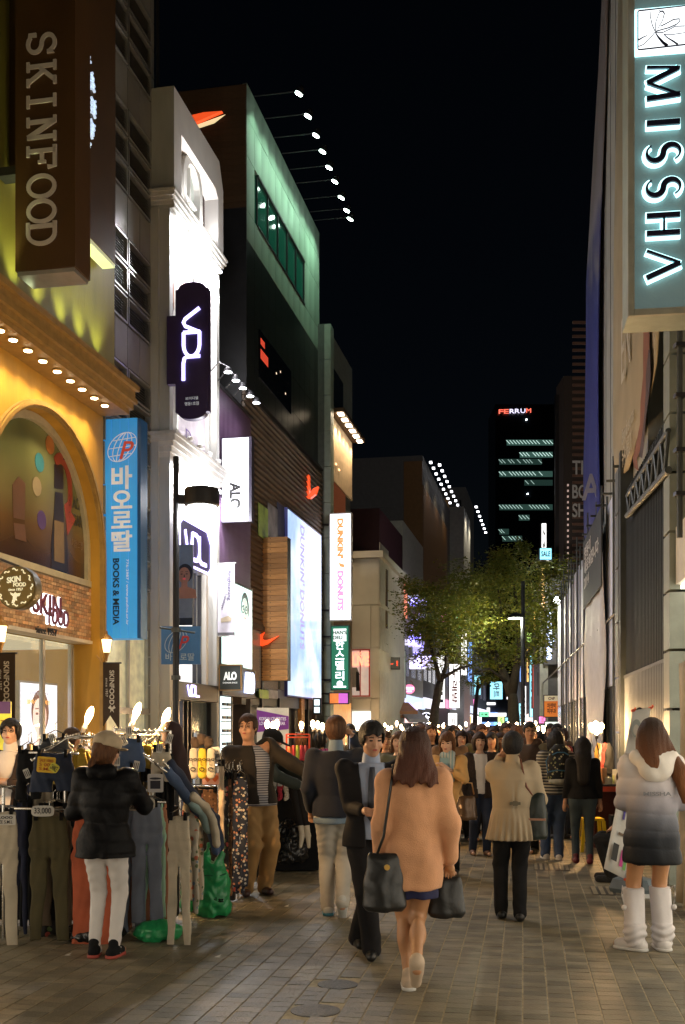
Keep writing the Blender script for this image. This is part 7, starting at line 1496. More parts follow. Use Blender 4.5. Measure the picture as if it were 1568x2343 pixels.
for q in 'lr':
 hp,kn,an=p.leg[q];t_=an+(kn-an)*1.0;v=Vol().add(cone(an+(0,0,.05),an+(kn-an)*.93,.074,.079)).add(cone(an+(0,0,-.01),an+(0,0,.05),.074,.080),.03).disp(lambda P:.006*np.sin(110*P[:,2]+3*np.sin(20*P[:,0]))*(P[:,2]<.20)+.003*np.sin(60*P[:,0]+5*P[:,2])).keep(below(an[2]+(kn-an)[2]*.92));p.vol('leg_warmer',v,np.minimum(an,kn)-.13,np.maximum(an,kn)+.13,mat('white_legwarmer',(.66,.62,.62),.7,var=.06),.009)
 tt_=an+(kn-an)*.9
 sx=-1 if q=='l' else 1;p.wire('lace',[tt_+(sx*.06,-.05,0),tt_+(sx*.095,-.07,.03),tt_+(sx*.10,-.06,-.04),tt_+(sx*.085,-.08,-.11)],.005,m_wht);p.vol('pompom',Vol().add(ellp(tt_+(sx*.085,-.085,-.13),(.022,.022,.022))),tt_+(sx*.085-.04,-.13,-.17),tt_+(sx*.085+.04,-.04,-.09),m_wht,.008)
p.shoes(m_wht,.25,m_sole,wd=1.22)
Y=9.42
m_tr=mat('khaki_trench',(.36,.28,.18),.7,var=.08,vs_=3,bump=.15,bs=12)
p=Fig('woman with short black hair in a beige trench coat raising a hand to her cheek',pxx(1174,Y),Y,2,1.61,lfoot=(-.10,.06,0),rfoot=(.055,-.06,0),ltoe=6,rtoe=-4,lhand=(-.095,.10,1.47),lpole=(-.45,.35,-1),rhand=(.21,.20,.98),rpole=(.25,-1,0),hyaw=-12,vox=.011)
p.body(face=False);p.trousers(m_blk,.095,.07,.062,disp=[wrinkles(.003,40)])
rows=[(1.425,.075,.075),(1.38,.15,.10),(1.28,.18,.125),(1.02,.15,.115),(.90,.185,.145),(.72,.215,.175)]
p.jacket(m_tr,hem=.73,grow=.03,ra=.078,rb=.055,rows=rows,name='trench_coat',collar=.05,disp=[folds(.005,20,8),lambda P:.012*np.sin(22*np.arctan2(P[:,0],-P[:,1]+.0))*np.clip((1.0-P[:,2])*4,0,1)*(P[:,1]<0),lambda P:.016*np.exp(-(P[:,0]/.012)**2)*(P[:,1]<0)*np.clip(1-np.abs(P[:,2]-1.1)*6,0,1)],vox=.0095)
q=MB();q.box(-.045,.045,-.165,-.145,1.0,1.025);q.box(-.02,.02,-.170,-.160,.992,1.033);o=q.build('back_tab',mat('olive_tab',(.12,.10,.06),.5));o.parent=p.root
p.hair(h_black,'short',vol_=.008);p.shoes(m_leather,.24)
bagm=mat('dark_green_leather',(.018,.026,.022),.35,var=.15)
def handbag(lab,c,sz,m,strap=None,strapm=None,rows=None,disp=None,handle=None,trim=None,yaw=0,cat='bag'):
 t=thing('handbag',lab,cat,c);t.rotation_euler=(0,0,R(yaw));w_,d_,h_=sz
 v=Vol().add(prof([(0,w_*.42,d_*.42,0,0),(.03,w_*.5,d_*.5,0,0),(h_*.5,w_*.48,d_*.42,0,0),(h_*.9,w_*.40,d_*.25,0,0),(h_,w_*.36,d_*.10,0,0)]if rows is None else rows)).disp(disp or folds(.004,30,12))
 me=vol_mesh('bag_body',v,(-w_*.6,-d_*.7,-.03),(w_*.6,d_*.7,h_+.05),.010,m);o=link('bag_body',me);o.parent=t
 if strap:
  q=MB();q.smooth=True;q.tube([Vector(a)-Vector(c)for a in strap],.009,6);o=q.build('strap',strapm or m);o.parent=t;o.rotation_euler=(0,0,-R(yaw))
 if trim:q=MB();q.box(-w_*.47,w_*.47,-d_*.50,-d_*.46,h_*trim,h_*trim+.018);o=q.build('trim',mat('copper_trim',(.5,.30,.22),.35,.5));o.parent=t
 return t
wp_=lambda px,py,Y:P3(px,py,Y)
c=wp_(1227,1921,9.35)
handbag('dark green shoulder bag with a copper band hanging behind the trench coat',c,(.20,.16,.40),bagm,strap=[c+Vector((-.02,0,.36)),wp_(1205,1800,9.30),wp_(1192,1740,9.30),wp_(1188,1728,9.36)],strapm=mat('chestnut_strap',(.16,.05,.03),.5),trim=.42,yaw=-18)
Y=9.66
p=Fig('man in a navy sweater and pale jeans holding a phone to his ear',pxx(769,Y),Y,0,1.75,fem=False,lfoot=(-.07,.02,0),rfoot=(.055,-.16,.06),ltoe=4,rtoe=-3,rhand=(.135,.10,1.53),rpole=(.5,.4,-1),lhand=(-.22,.12,.90),lpole=(-.3,-1,0),vox=.012)
p.body(face=False);m_navy_=mat('navy_knit',(.006,.008,.018),.9,var=.2,sheen=.1)
p.trousers(mat('pale_jeans',(.50,.46,.40),.85,var=.12,vs_=5),.100,.072,.060,disp=[wrinkles(.0022,95),folds(.003)])
p.jacket(m_navy_,hem=.85,grow=.036,ra=.066,rb=.045,name='sweater',disp=[folds(.006,16,7)],neck=False)
p.vol('shirt_hem',Vol().add(prof([(.79,.192,.152,0,0),(.85,.192,.152,0,0)])).disp(folds(.004)),(-.26,-.24,.77),(.26,.24,.92),mat('chambray',(.17,.23,.30),.8))
p.vol('collar',Vol().add(cone(p.nk+(0,-.01,-.05),p.nk+(0,.0,.03),.068,.062)),p.nk-.15,p.nk+.14,MATS['chambray'])
p.hair(h_brown,'short',vol_=.006);p.shoes(mat('pale_trainer',(.5,.5,.48),.6),.26,mat('blue_sole',(.04,.18,.25),.5))
q=MB();q.box(.108,.120,.02,.10,1.46,1.60);o=q.build('phone_case',m_black);o.parent=None
ph=thing('phone','dark mobile phone pressed to the ear of the man in the navy sweater','phone',(p.root.location.x,p.root.location.y,0));o.parent=ph
q=MB();q.box(.1205,.1225,.03,.09,1.47,1.585);o=q.build('phone_screen',glow('phone_glow',(.8,.85,1),.8));o.parent=ph
Y=7.9;m_suit=mat('charcoal_suit',(.010,.009,.010),.8,var=.15,spec=.25)
p=Fig('man in a dark suit and blue shirt looking down as he walks towards the viewer',pxx(849,Y),Y,178,1.69,fem=False,lfoot=(.085,-.18,.03),rfoot=(.0,.10,0),rhand=(.07,.30,1.08),lhand=(-.03,.31,1.08),rpole=(.25,-1,-.5),lpole=(-.25,-1,-.5),lean=4,hyaw=12,hpitch=-14,vox=.011)
p.body();p.trousers(m_suit,.105,.078,.070,disp=[wrinkles(.003,35)])
p.jacket(m_suit,hem=.80,grow=.032,ra=.062,rb=.048,name='suit_jacket',opening=True,disp=[folds(.004,18,8)])
p.vol('shirt',Vol().add(p.torso(.018,.86)).keep(lambda P:-P[:,1]+.0),(-.26,-.1,.83),(.26,.35,1.5),mat('sky_shirt',(.30,.36,.50),.7))
p.vol('shirt_collar',Vol().add(cone(p.nk+(0,.0,-.05),p.nk+(0,.015,.015),.070,.062)),p.nk-.15,p.nk+.13,MATS['sky_shirt'])
q=MB();q.smooth=True;T3=lambda z:Vector(((p.pel+p.T@np.array([0,0,z-p.pel[2]]))+np.array([0,.145,0])))*p.k
mb_prism(q,[(-.018,1.38),(.018,1.38),(.026,1.30),(.036,1.02),(0,.97),(-.036,1.02),(-.026,1.30)],Vector((0,.150*p.k,0)),Vector((p.k,0,0)),Z*p.k,Vector((0,1,0)),.008);o=q.build('tie',mat('slate_tie',(.05,.055,.075),.5));o.parent=p.root
p.hair(h_black,'short',vol_=.006);p.shoes(m_leather,.27)
Y=6.85;m_peach=mat('peach_knit',(.64,.32,.165),.9,var=.12,vs_=5,bump=.3,bs=160,sheen=.15)
p=Fig('woman with auburn hair in a loose peach knitted coat carrying two black bags',pxx(948,Y),Y,0,1.64,lfoot=(-.035,.05,0),rfoot=(.0,-.24,.15),ltoe=2,rtoe=2,lhand=(-.21,.08,.88),rhand=(.235,.04,.86),skin=m_skin2,vox=.011)
p.body(face=False,bare=True)
rows=[(1.44,.07,.07),(1.39,.125,.10),(1.28,.148,.115),(1.0,.155,.125),(.80,.168,.135),(.68,.163,.135),(.66,.152,.125)]
p.jacket(m_peach,hem=.66,grow=.024,ra=.072,rb=.060,rows=rows,name='knitted_coat',disp=[folds(.009,15,6),folds(.002,42,11)],neck=False,vox=.009)
p.vol('skirt',Vol().add(prof([(.605,.155,.12,0,0),(.75,.15,.12,0,0)])).disp(folds(.006,26)),(-.25,-.22,.52),(.25,.22,.8),mat('ink_blue_skirt',(.010,.012,.06),.8))
H=p.H;v=Vol().add(ellp(H((0,-.012,.035)),(.098,.118,.106),p.HM)).add(prof([(1.33,.155,.075,0,-.10),(1.42,.145,.08,0,-.09),(1.52,.118,.085,0,-.06),(1.62,.09,.08,0,-.04),(1.66,.05,.05,0,-.03)]),.05).keep(lambda P:1.345+.016*np.sin(P[:,0]*47)+.010*np.sin(P[:,0]*110+1)-P[:,2]).disp(lambda P:(.0012+.004*np.clip(1.55-P[:,2],0,.2)*4)*np.sin(P[:,0]*95+3*np.sin(P[:,2]*16))+.0012*np.sin(P[:,0]*210+2*np.sin(P[:,2]*22)));v.cut(lambda P:np.maximum(np.abs((P-p.hc)@p.HM)[:,0]-.07,.04-((P-p.hc)@p.HM)[:,1]))
p.vol('hair',v,p.hc-(.3,.35,.42),p.hc+(.3,.2,.2),zramp('auburn_lengths',[(1.2,(.10,.030,.012)),(1.45,(.075,.022,.010)),(1.65,(.030,.012,.008))],.5,bump=.6,bs=14,stretch=(14,14,.8),spec=.25),.009);p.shoes(mat('beige_bootie',(.52,.40,.29),.7),.24,m_sole)
c=wp_(880,2085,6.75)
handbag('large black slouching shoulder bag carried by the woman in peach',c,(.27,.17,.36),m_leather,strap=[c+Vector((-.05,0,.34)),wp_(878,1915,6.72),wp_(896,1790,6.72),wp_(900,1750,6.80)])
q=MB();q.lathe(wp_(886,1985,6.66),[(.018,0),(.018,.006)],14,axis=(0,-1,0));o=tag(q.build('clasp_medallion',mat('gold',(.6,.38,.1),.3,.9)),'round gold medallion on the front of the large black shoulder bag','medallion')
c=wp_(1022,2100,6.95);handbag('black tote hanging behind the swinging hand of the woman in peach',c,(.24,.12,.26),m_leather,strap=[c+Vector((0,0,.24)),wp_(1040,1995,6.95)])
Y=10.85;m_str=stripes('grey_stripe_knit',(.42,.42,.45),(.10,.10,.13),42,2,.55)
p=Fig('man in an open dark jacket, striped shirt and tan trousers leaning over the stall',pxx(588,Y),Y,150,1.80,fem=False,lfoot=(-.08,.0,0),rfoot=(.12,.02,0),ltoe=-5,rtoe=-25,lean=3,side=11,hyaw=-45,rhand=(.30,.22,.98),lhand=(-.46,.34,1.08),lpole=(-.3,-.3,-1),vox=.0135)
p.body();p.glasses();p.trousers(mat('tan_chinos',(.34,.20,.075),.8,var=.12),.11,.085,.070,disp=[wrinkles(.005,45)],vox=.011)
p.jacket(mat('umber_jacket',(.020,.015,.011),.85),hem=.86,grow=.034,ra=.078,rb=.055,disp=[folds(.006,16,7)],opening=True)
p.vol('striped_shirt',Vol().add(p.torso(.022,.84)).keep(lambda P:-P[:,1]-.02),(-.36,-.12,.80),(.30,.35,1.52),m_str,.011)
p.hair(h_dark,'short');p.shoes(mat('maroon_leather',(.04,.015,.015),.4),.28)
Y=12.2;m_dg=mat('bottle_green_coat',(.018,.026,.022),.8,var=.2)
p=Fig('man in a black cap and dark green coat reaching across the sock table',pxx(585,Y),Y,95,1.66,fem=False,lean=14,lhand=(-.05,.62,1.12),rhand=(.2,.50,1.06),lpole=(-1,0,-.6),rpole=(1,0,-.5),hpitch=-25,vox=.0135)
p.body(vox=.012,face=False);p.trousers(m_blk);p.jacket(m_dg,hem=.72,grow=.04,ra=.078,rb=.058,disp=[folds(.007,15,7)],name='coat');p.hair(h_black,'short');p.shoes(m_leather)
H=p.H;p.vol('cap',Vol().add(ellp(H((0,-.01,.06)),(.105,.12,.085),p.HM)).keep(lambda P:.02-((P-p.hc)@p.HM)[:,2]).add(ellp(H((0,.15,.035)),(.07,.08,.012),p.HM),.015),p.hc-.24,p.hc+.28,m_blk,.011)
Y=10.6
p=Fig('man in glasses with a white shirt and dark cardigan standing with folded arms',pxx(24,Y),Y,186,1.73,fem=False,lhand=(.14,.20,1.12),rhand=(-.14,.22,1.10),lpole=(-1,.1,-.8),rpole=(1,.1,-.8),hyaw=8,hpitch=6,vox=.0125,skin=m_skinp)
p.body(vox=.009);p.glasses();p.trousers(m_wht);p.jacket(mat('espresso_cardigan',(.030,.018,.014),.9),hem=.80,grow=.03,ra=.066,rb=.052,opening=True,name='cardigan',disp=[folds(.005)])
p.vol('shirt',Vol().add(p.torso(.018,.82)).keep(lambda P:-P[:,1]-.0),(-.26,-.1,.80),(.26,.35,1.52),m_wht);p.vol('shirt_collar',Vol().add(cone(p.nk+(0,.0,-.05),p.nk+(0,.015,.02),.072,.066)),p.nk-.15,p.nk+.13,m_wht);p.hair(h_black,'short',vol_=.012);p.shoes(m_leather)
def simple(lab,px,Y,head,h,fem,hairm,hk,topm,botm,hem=.85,hend=None,hyaw=0,hpitch=0,topname='jacket',grow=.032,shoes=None,vox=.014,group=None,lhand=None,rhand=None,opening=False,inner=None,stance=.09,face=True,skin=None,glasses=False,lpole=(-.3,-1,-.1),rpole=(.3,-1,-.1),vol_=0.0,r1=.068,r2=.055,flare=0):
 p=Fig(lab,pxx(px,Y),Y,head,h,fem=fem,lfoot=(-stance,.05,0),rfoot=(stance,-.05,0),hyaw=hyaw,hpitch=hpitch,lhand=lhand,rhand=rhand,vox=vox,group=group,skin=skin,lpole=lpole,rpole=rpole)
 p.body(face=face,vox=vox*.75);p.trousers(botm,r1=r1,r2=r2);p.jacket(topm,hem=hem,grow=grow,name=topname,disp=[folds(.006,16,8)],opening=opening,flare=flare)
 if inner:p.vol('blouse',Vol().add(p.torso(.020,.86)).keep(lambda P:-P[:,1]-.0).disp(lambda P:.004*np.sin(70*P[:,0])),(-.26,-.1,.83),(.26,.35,1.5),inner)
 p.hair(hairm,hk,end=hend,vox=.012,vol_=vol_)
 if glasses:p.glasses()
 p.shoes(shoes or m_leather);return p
simple('young woman with long dark hair seen in profile behind the clothes rails',166,13.2,75,1.66,True,h_dark,'long',m_blk,m_blk,hend=-.22)
m_must=mat('mustard_jacket',(.56,.33,.12),.75,var=.1)
p=simple('woman in a mustard jacket with a pale blue scarf and hands raised to her chest',1025,12.4,190,1.61,True,h_chest,'bob',m_must,m_blk,hem=.78,hyaw=-10,hpitch=-14,lhand=(.0,.20,1.28),rhand=(.06,.19,1.22),lpole=(-1,.2,-1),rpole=(1,.1,-1),vox=.012,skin=m_skinp,opening=True,inner=mat('aqua_scarf',(.20,.32,.36),.8))
p.vol('scarf',Vol().add(cone(p.nk+(-.05,.05,-.0),p.nk+(.05,.05,-.02),.045,.045)).add(cone(p.nk+(-.05,.09,-.04),p.nk+(-.06,.13,-.30),.04,.035),.03).disp(folds(.006,40,20)),p.nk-(.2,.15,.45),p.nk+(.2,.25,.12),stripes('scarf_stripe',(.22,.34,.38),(.45,.48,.46),30,0))
handbag('glossy brown handbag with gold handles beside the woman in mustard',wp_(1068,1877,12.1),(.24,.14,.27),mat('bronze_leather',(.10,.06,.035),.25,.3),strap=[wp_(1052,1818,12.05),wp_(1058,1790,12.05),wp_(1080,1792,12.05),wp_(1085,1818,12.05)],strapm=mat('gold_leather',(.5,.28,.12),.35,.4))
simple('woman with a fringe in a dark brown cardigan over a white blouse',1098,14.3,178,1.60,True,h_dark,'bob',mat('fur_brown_cardigan',(.035,.022,.018),.95,var=.3,vs_=30,bump=.6),m_denimd,hem=.80,opening=True,inner=m_wht,vox=.013,skin=m_skinp,shoes=mat('brown_leather',(.12,.05,.02),.5),hpitch=4,vol_=.006)
simple('pale woman with dark wavy hair in a black top between the mustard and brown jackets',1057,16.2,182,1.63,True,h_dark,'long',m_blk,m_blk,hend=-.2,skin=m_skinp,vox=.014)
p=simple('man in glasses turning his head, wearing a brown hooded vest over olive sleeves',1214,14.6,215,1.74,False,h_black,'short',mat('olive_knit',(.15,.14,.10),.85),m_blk,hem=.80,hyaw=30,glasses=True,vox=.013)
p.vol('hooded_vest',Vol().add(p.torso(.05,.85)).add(cone(p.nk+(-.09,-.03,-.02),p.nk+(.09,-.03,-.02),.07,.07),.05).disp(folds(.006)),(-.3,-.3,.82),(.3,.3,1.6),mat('brown_vest',(.05,.032,.024),.85))
Y=13.85;m_bws=stripes('black_cream_stripe',(.40,.37,.30),(.025,.025,.03),26,2,.5)
p=Fig('woman in a striped top and jeans carrying a flowered backpack',pxx(1272,Y),Y,0,1.61,lfoot=(-.13,.04,0),rfoot=(.03,-.06,0),ltoe=5,rtoe=-10,lhand=(-.14,.24,1.06),rhand=(.20,.2,1.02),vox=.013)
p.body(face=False);p.trousers(m_denim,.10,.078,.065,disp=[wrinkles(.004,50)]);p.jacket(m_bws,hem=.87,grow=.05,ra=.088,rb=.05,disp=[folds(.006,16,8)],name='striped_top',neck=False);p.hair(h_black,'bob',end=-.17,vol_=.015);p.shoes(mat('white_trainer',(.6,.58,.55),.6),.25,m_sole)
bk=thing('backpack','black backpack printed with small flowers and trimmed in bright blue','backpack',(p.root.location.x,Y-.2,1.0));v=Vol().add(prof([(.0,.135,.085,0,0),(.04,.15,.10,0,0),(.25,.15,.10,0,0),(.38,.11,.08,0,0),(.44,.05,.05,0,0)])).disp(folds(.004,30,14))
o=link('bag_body',vol_mesh('bag_body',v,(-.2,-.15,-.03),(.2,.15,.48),.011,floral('flowered_canvas',(.012,.014,.016),[(.012,.014,.016),(.45,.42,.28),(.012,.014,.016),(.20,.22,.10),(.02,.02,.03)],38)));o.parent=bk;o.location=(0,0,.02)
for pts in([(-.10,-.085,.33),(-.04,-.10,.36),(.05,-.10,.36),(.10,-.085,.33)],[(-.14,-.09,.12),(-.05,-.115,.14),(.08,-.11,.13),(.14,-.085,.13)],[(-.14,-.03,.1),(-.16,0,.25),(-.10,-.02,.38)]):q=MB();q.tube([Vector(a_)for a_ in pts],.008,6);o=q.build('blue_piping',mat('blue_piping',(.04,.16,.30),.5));o.parent=bk
q=MB();q.ell((0,-.02,.0),(.135,.09,.05));o=q.build('base_panel',mat('silver_base',(.42,.42,.36),.5));o.parent=bk
simple('woman with very long black hair in a black jacket and jeans beside the backpack wearer',1334,13.4,8,1.54,True,h_black,'long',m_blk,m_denimg,hend=-.46,hem=.88,shoes=mat('burgundy_boot',(.12,.012,.025),.5),vol_=.006,face=False,r1=.06,r2=.048)
simple('woman with black hair hidden behind the phone of the man in navy',812,13.6,10,1.62,True,h_black,'bob',m_blk,m_blk,face=False)
simple('young man looking out from behind the man with the phone',800,15.6,185,1.72,False,h_black,'short',m_blk,m_denimd)
simple('woman with long brown hair half hidden behind the man in the dark suit',883,14.2,175,1.62,True,h_brown,'long',mat('grey_green_coat',(.09,.09,.07),.8),m_blk,hend=-.25)
simple('woman with tied brown hair between the suited man and the woman in peach',912,13.0,188,1.61,True,h_brown,'bob',mat('moss_coat',(.10,.10,.06),.8),m_blk,skin=m_skinp)
simple('shopper with ginger brown hair and a dark coat standing at the red bag rack',687,16.5,20,1.60,True,h_chest,'bob',m_blk,m_blk,face=False)
simple('person in black standing near the stall bulbs beyond the man in navy',735,17.5,60,1.60,True,h_black,'bob',mat('magenta_coat',(.30,.02,.12),.8),m_blk,face=False)
p=Fig('vendor in a brown fur coat crouching on a stool behind the leaning banner',pxx(1462,11.7),11.7,290,1.62,lfoot=(-.1,.30,0),rfoot=(.12,.34,0),seat=.50,lhand=(-.1,.22,.62),rhand=(.1,.22,.62),hpitch=-20,vox=.014,lean=10,kneepole=(0,.6,1))
p.body(face=False);p.trousers(m_blk,top=.1);p.jacket(mat('brown_fur',(.13,.085,.04),.95,var=.5,vs_=40,bump=1,bs=60),hem=.40,grow=.07,ra=.09,rb=.07,disp=[folds(.008,60,30)],name='fur_coat',rows=[(1.0,.08,.08),(.95,.16,.11),(.8,.18,.13),(.6,.18,.14),(.41,.19,.16)]);p.hair(h_dark,'bob');p.shoes(mat('black_fur_boot',(.01,.01,.01),.95,bump=1),.26,wd=1.25)
hm=[h_black,h_dark,h_brown,h_black,h_dark];ctop=[m_blk,m_suit,mat('crowd_grey',(.12,.12,.12),.8),mat('crowd_brown',(.10,.06,.035),.8),mat('crowd_navy',(.02,.025,.06),.8),mat('crowd_cream',(.42,.36,.26),.8),mat('crowd_red',(.22,.02,.02),.8),mat('crowd_olive',(.08,.08,.04),.8)]
cn=['a black coat','a charcoal suit','a grey jacket','a brown coat','a navy jacket','a cream coat','a red jacket','an olive parka']
GRP='people crowding the far part of the street'
temps=[]
rr=random.Random(11)
spots=[]
for i in range(176):
 Y=15.6+42*(i/176)**1.3+rr.uniform(-.3,.5);xl,xr=pxx(885+Y*2,Y),min(pxx(1290,Y),1.94+.1384*Y-.5)
 for _ in range(12):
  x=rr.uniform(xl,xr)
  if all((x-a)**2+(Y-b)**2>.22 for a,b in spots):break
 spots.append((x,Y))
where={0:'front rows',1:'mid crowd',2:'near trees',3:'far back'}
mades={}
for i,(x,Y)in enumerate(spots):
 tk=i%8;facing=(i//8)%3
 hk=['bob','short','long','short','bob','long','long','short'][tk];hn={'bob':'bobbed hair','short':'short hair','long':'long hair'}[hk]
 z_=0 if Y<22 else 1 if Y<30 else 2 if Y<40 else 3
 px_=CX+FPX*x/Y;lab='person with %s in %s, %s, %s, beyond the %s'%(hn,cn[tk],where[z_],'back turned' if facing==1 else 'face visible','peach coat' if px_<970 else 'mustard jacket' if px_<1060 else 'brown cardigan' if px_<1135 else 'trench coat' if px_<1205 else 'flowered backpack')
 if tk not in mades:
  fem=hk!='short';p=simple(lab,0,Y,180 if facing!=1 else 0,1.60+.03*(tk%3)+(0 if fem else .09),fem,hm[tk%5],hk,ctop[tk],[m_blk,m_denimd][tk%2],vox=.02,group=GRP,hend=-.2 if hk=='long' else None,topname='coat');r=p.root;mades[tk]=r
 else:
  r=copy_tree(mades[tk]);r['label']=lab;s_=rr.uniform(.96,1.05);r.scale=(s_,s_,s_)
 r.location=(x,Y,0);r.rotation_euler=(0,0,math.pi*(facing!=1)+rr.uniform(-.5,.5))
# ------------------------------------------------------------------ stall goods
m_chrome=mat('chrome_tube',(.5,.48,.44),.2,.9,var=.1)
def cloth(name_,V_,lo,hi,m,par,vox=.010):o=link(name_,vol_mesh(name_,V_,lo,hi,vox,m));o.parent=par;return o
def pants(lab,x0,x1,y0,y1,Y,m,gap=.35,taper=.62,hook=True,cat='trousers',group='trousers hanging at the jeans stall',d=.021,yaw=0,ph=0.):
 a,b=P3(x0,y0,Y),P3(x1,y1,Y);w_,h_=b.x-a.x,a.z-b.z;c=Vector(((a.x+b.x)/2,Y,b.z));t=thing(cat,lab,cat,c,group);t.rotation_euler=(0,0,R(yaw))
 cr=h_*(.70 if cat=='trousers' else .42);hw=w_/2
 v=Vol().add(prof([(cr-.03,hw*.98,d*1.1,0,0),(cr+.10*h_,hw,d*1.2,0,0),(h_-.02,hw*.84,d*.9,0,0),(h_,hw*.82,d*.8,0,0)]))
 for s in(-1,1):v.add(prof([(0,hw*.5*taper,d*.7,s*hw*(.5+gap*.35),0),(h_*.35,hw*.5*(taper*.6+.4),d*.9,s*hw*(.5+gap*.1),0),(cr+.03,hw*.5,d*1.1,s*hw*.5,0)]),.015)
 v.disp(folds(.0035,17,8,ph)).disp(lambda P:.0022*np.sin(90*P[:,0]+6*np.sin(5*P[:,2]+ph))).disp(lambda P:.003*np.sin(55*P[:,2]+9*P[:,0])*(np.abs(P[:,2]-cr)<.12)).disp(lambda P:.003*np.exp(-((P[:,2]-h_+.045)/.006)**2)).disp(lambda P:.003*np.exp(-(P[:,0]/.004)**2)*(P[:,2]>cr))
 cloth('cloth',v,(-hw-.05,-d*2.2,-.03),(hw+.05,d*2.2,h_+.03),m,t)
 if hook:
  q=MB();q.tube([(-hw*.7,0,h_+.02),(0,0,h_+.06),(hw*.7,0,h_+.02)],.004,5);q.tube([(0,0,h_+.06),(.0,0,h_+.11),(.02,0,h_+.13)],.003,5);o=q.build('hanger',m_chrome);o.parent=t
  for s in(-1,1):q=MB();q.box(s*hw*.62-.012,s*hw*.62+.012,-.012-d,.012+d*.4,h_-.03,h_+.03);o=q.build('clip',m_blk);o.parent=t
 return t
fab=lambda n,c,**k:mat(n,c,.85,var=.22,vs_=4,bump=.2,bs=150,**k)
f_crm=fab('cream_twill',(.52,.45,.34));f_olv=fab('olive_twill',(.075,.062,.025));f_cor=fab('coral_twill',(.50,.115,.05));f_gb=fab('grey_blue_twill',(.13,.15,.20));f_ter=fab('terracotta_twill',(.32,.13,.07));f_mint=fab('mint_twill',(.26,.42,.30));f_navy=fab('navy_twill',(.015,.02,.05));f_brn=fab('taupe_twill',(.14,.10,.065))
f_flo=floral('cream_floral',(.52,.47,.38),[(.52,.47,.38),(.55,.16,.09),(.52,.47,.38),(.16,.20,.10),(.20,.28,.38)],26);f_fn=floral('navy_floral',(.012,.018,.04),[(.50,.46,.40),(.012,.018,.04),(.45,.20,.12),(.30,.32,.36)],40);f_fr=floral('black_rose_floral',(.02,.018,.018),[(.42,.08,.06),(.02,.018,.018),(.12,.16,.06),(.40,.30,.22)],22);f_fb=floral('brown_floral',(.16,.08,.04),[(.35,.20,.12),(.16,.08,.04),(.06,.03,.02)],40)
pants('cream straight trousers at the edge of the jeans stall under a price card',-34,41,1858,2166,8.3,f_crm,taper=.7,yaw=4)
pants('navy trousers hanging behind the cream pair',30,64,1836,2140,8.62,f_navy);pants('black trousers just beside the olive pair',44,76,1830,2120,8.75,m_blk)
pants('olive green skinny trousers with white stitching lines',66,160,1868,2152,8.36,f_olv,gap=.5,taper=.55,ph=1)
for i,(x0,x1,m_,n_)in enumerate(((78,166,f_brn,'taupe'),(90,172,m_blk,'black'),(96,176,f_navy,'dark navy'))):pants('%s trousers stacked behind the olive pair'%n_,x0,x1,1846,2118-i*12,8.5+i*.1,m_,gap=.1,taper=.9)
pants('wide coral red trousers partly hidden by the woman in the beige cap',164,262,1862,2166,8.36,f_cor,gap=.0,taper=1.0,yaw=-3,ph=2)
for i,(x0,x1,y1,m_,n_)in enumerate(((268,334,2134,f_gb,'long grey blue trousers next to the white jeans of the shopper'),(300,372,2114,f_gb,'grey blue jeans with a brass button and turned up hem'),(306,380,2100,f_mint,'mint green trousers peeping out behind the grey blue jeans'),(312,388,2108,f_ter,'terracotta trousers behind the mint pair'),(276,342,2128,f_ter,'terracotta trousers between the two grey blue pairs'))):pants(n_,x0,x1,1838,y1,8.45+(.12 if i==0 else i*.07),m_,taper=.8,ph=i)
pants('cream skinny jeans hanging forward at the corner of the jeans stall',382,438,1868,2168,8.32,f_crm,gap=.7,taper=.6,yaw=-12,ph=3)
pants('cream floral trousers with coral roses',415,457,1822,2092,9.1,f_flo,gap=.4,taper=.7,yaw=-15);pants('pale floral trousers hanging behind the coral roses pair',428,468,1815,2060,9.4,f_flo,taper=.7,yaw=-15)
G2='long patterned trousers on the second rack'
for i,(x0,x1,y0,y1,Y,m_,n_)in enumerate(((510,524,1775,2020,10.3,f_fr,'black trousers with red roses'),(517,532,1775,2050,10.35,f_fb,'brown patterned trousers hanging beside the rose print pair'),(526,540,1770,2060,10.4,f_fr,'dark trousers with rose print beside the navy floral pair'),(532,568,1778,2030,10.3,f_fn,'wide navy trousers with small white flowers'),(538,560,1770,2045,10.5,f_fn,'navy floral trousers hanging behind the wide pair'))):pants(n_,x0,x1,y0,y1,Y,m_,taper=.95,gap=.1,group=G2,ph=i)
pants('pale beige coat hanging first on the second rack',500,514,1745,1950,10.2,fab('pale_beige',(.55,.42,.30)),gap=0,taper=1,group=None,cat='coat')
pants('blue denim shorts with a yellow price tag',74,172,1724,1812,8.1,m_denimd,cat='shorts',taper=1.1,gap=.3,group='shorts at the jeans stall',d=.03)
pants('grey denim shorts on the rail above the blue shorts',92,162,1688,1740,8.45,fab('grey_denim',(.05,.055,.065)),cat='shorts',taper=1,group='shorts at the jeans stall',d=.04)
pants('black shorts hanging left of the blue denim shorts',38,92,1715,1830,8.35,m_blk,cat='shorts',taper=1,group='shorts at the jeans stall',d=.03)
pants('washed blue jean shorts hanging beside the shopper in the beige cap',272,330,1690,1768,8.4,m_denim,cat='shorts',taper=1,group='shorts at the jeans stall',d=.03)
pants('pale cream lace shorts near the last torch bulb',348,392,1712,1790,8.6,f_crm,cat='shorts',taper=1,group='shorts at the jeans stall',d=.03)
pants('brown tweed shorts on the low rail of the second rack',440,504,1806,1880,10.6,f_fb,cat='shorts',taper=1,group='shorts at the jeans stall',d=.03)
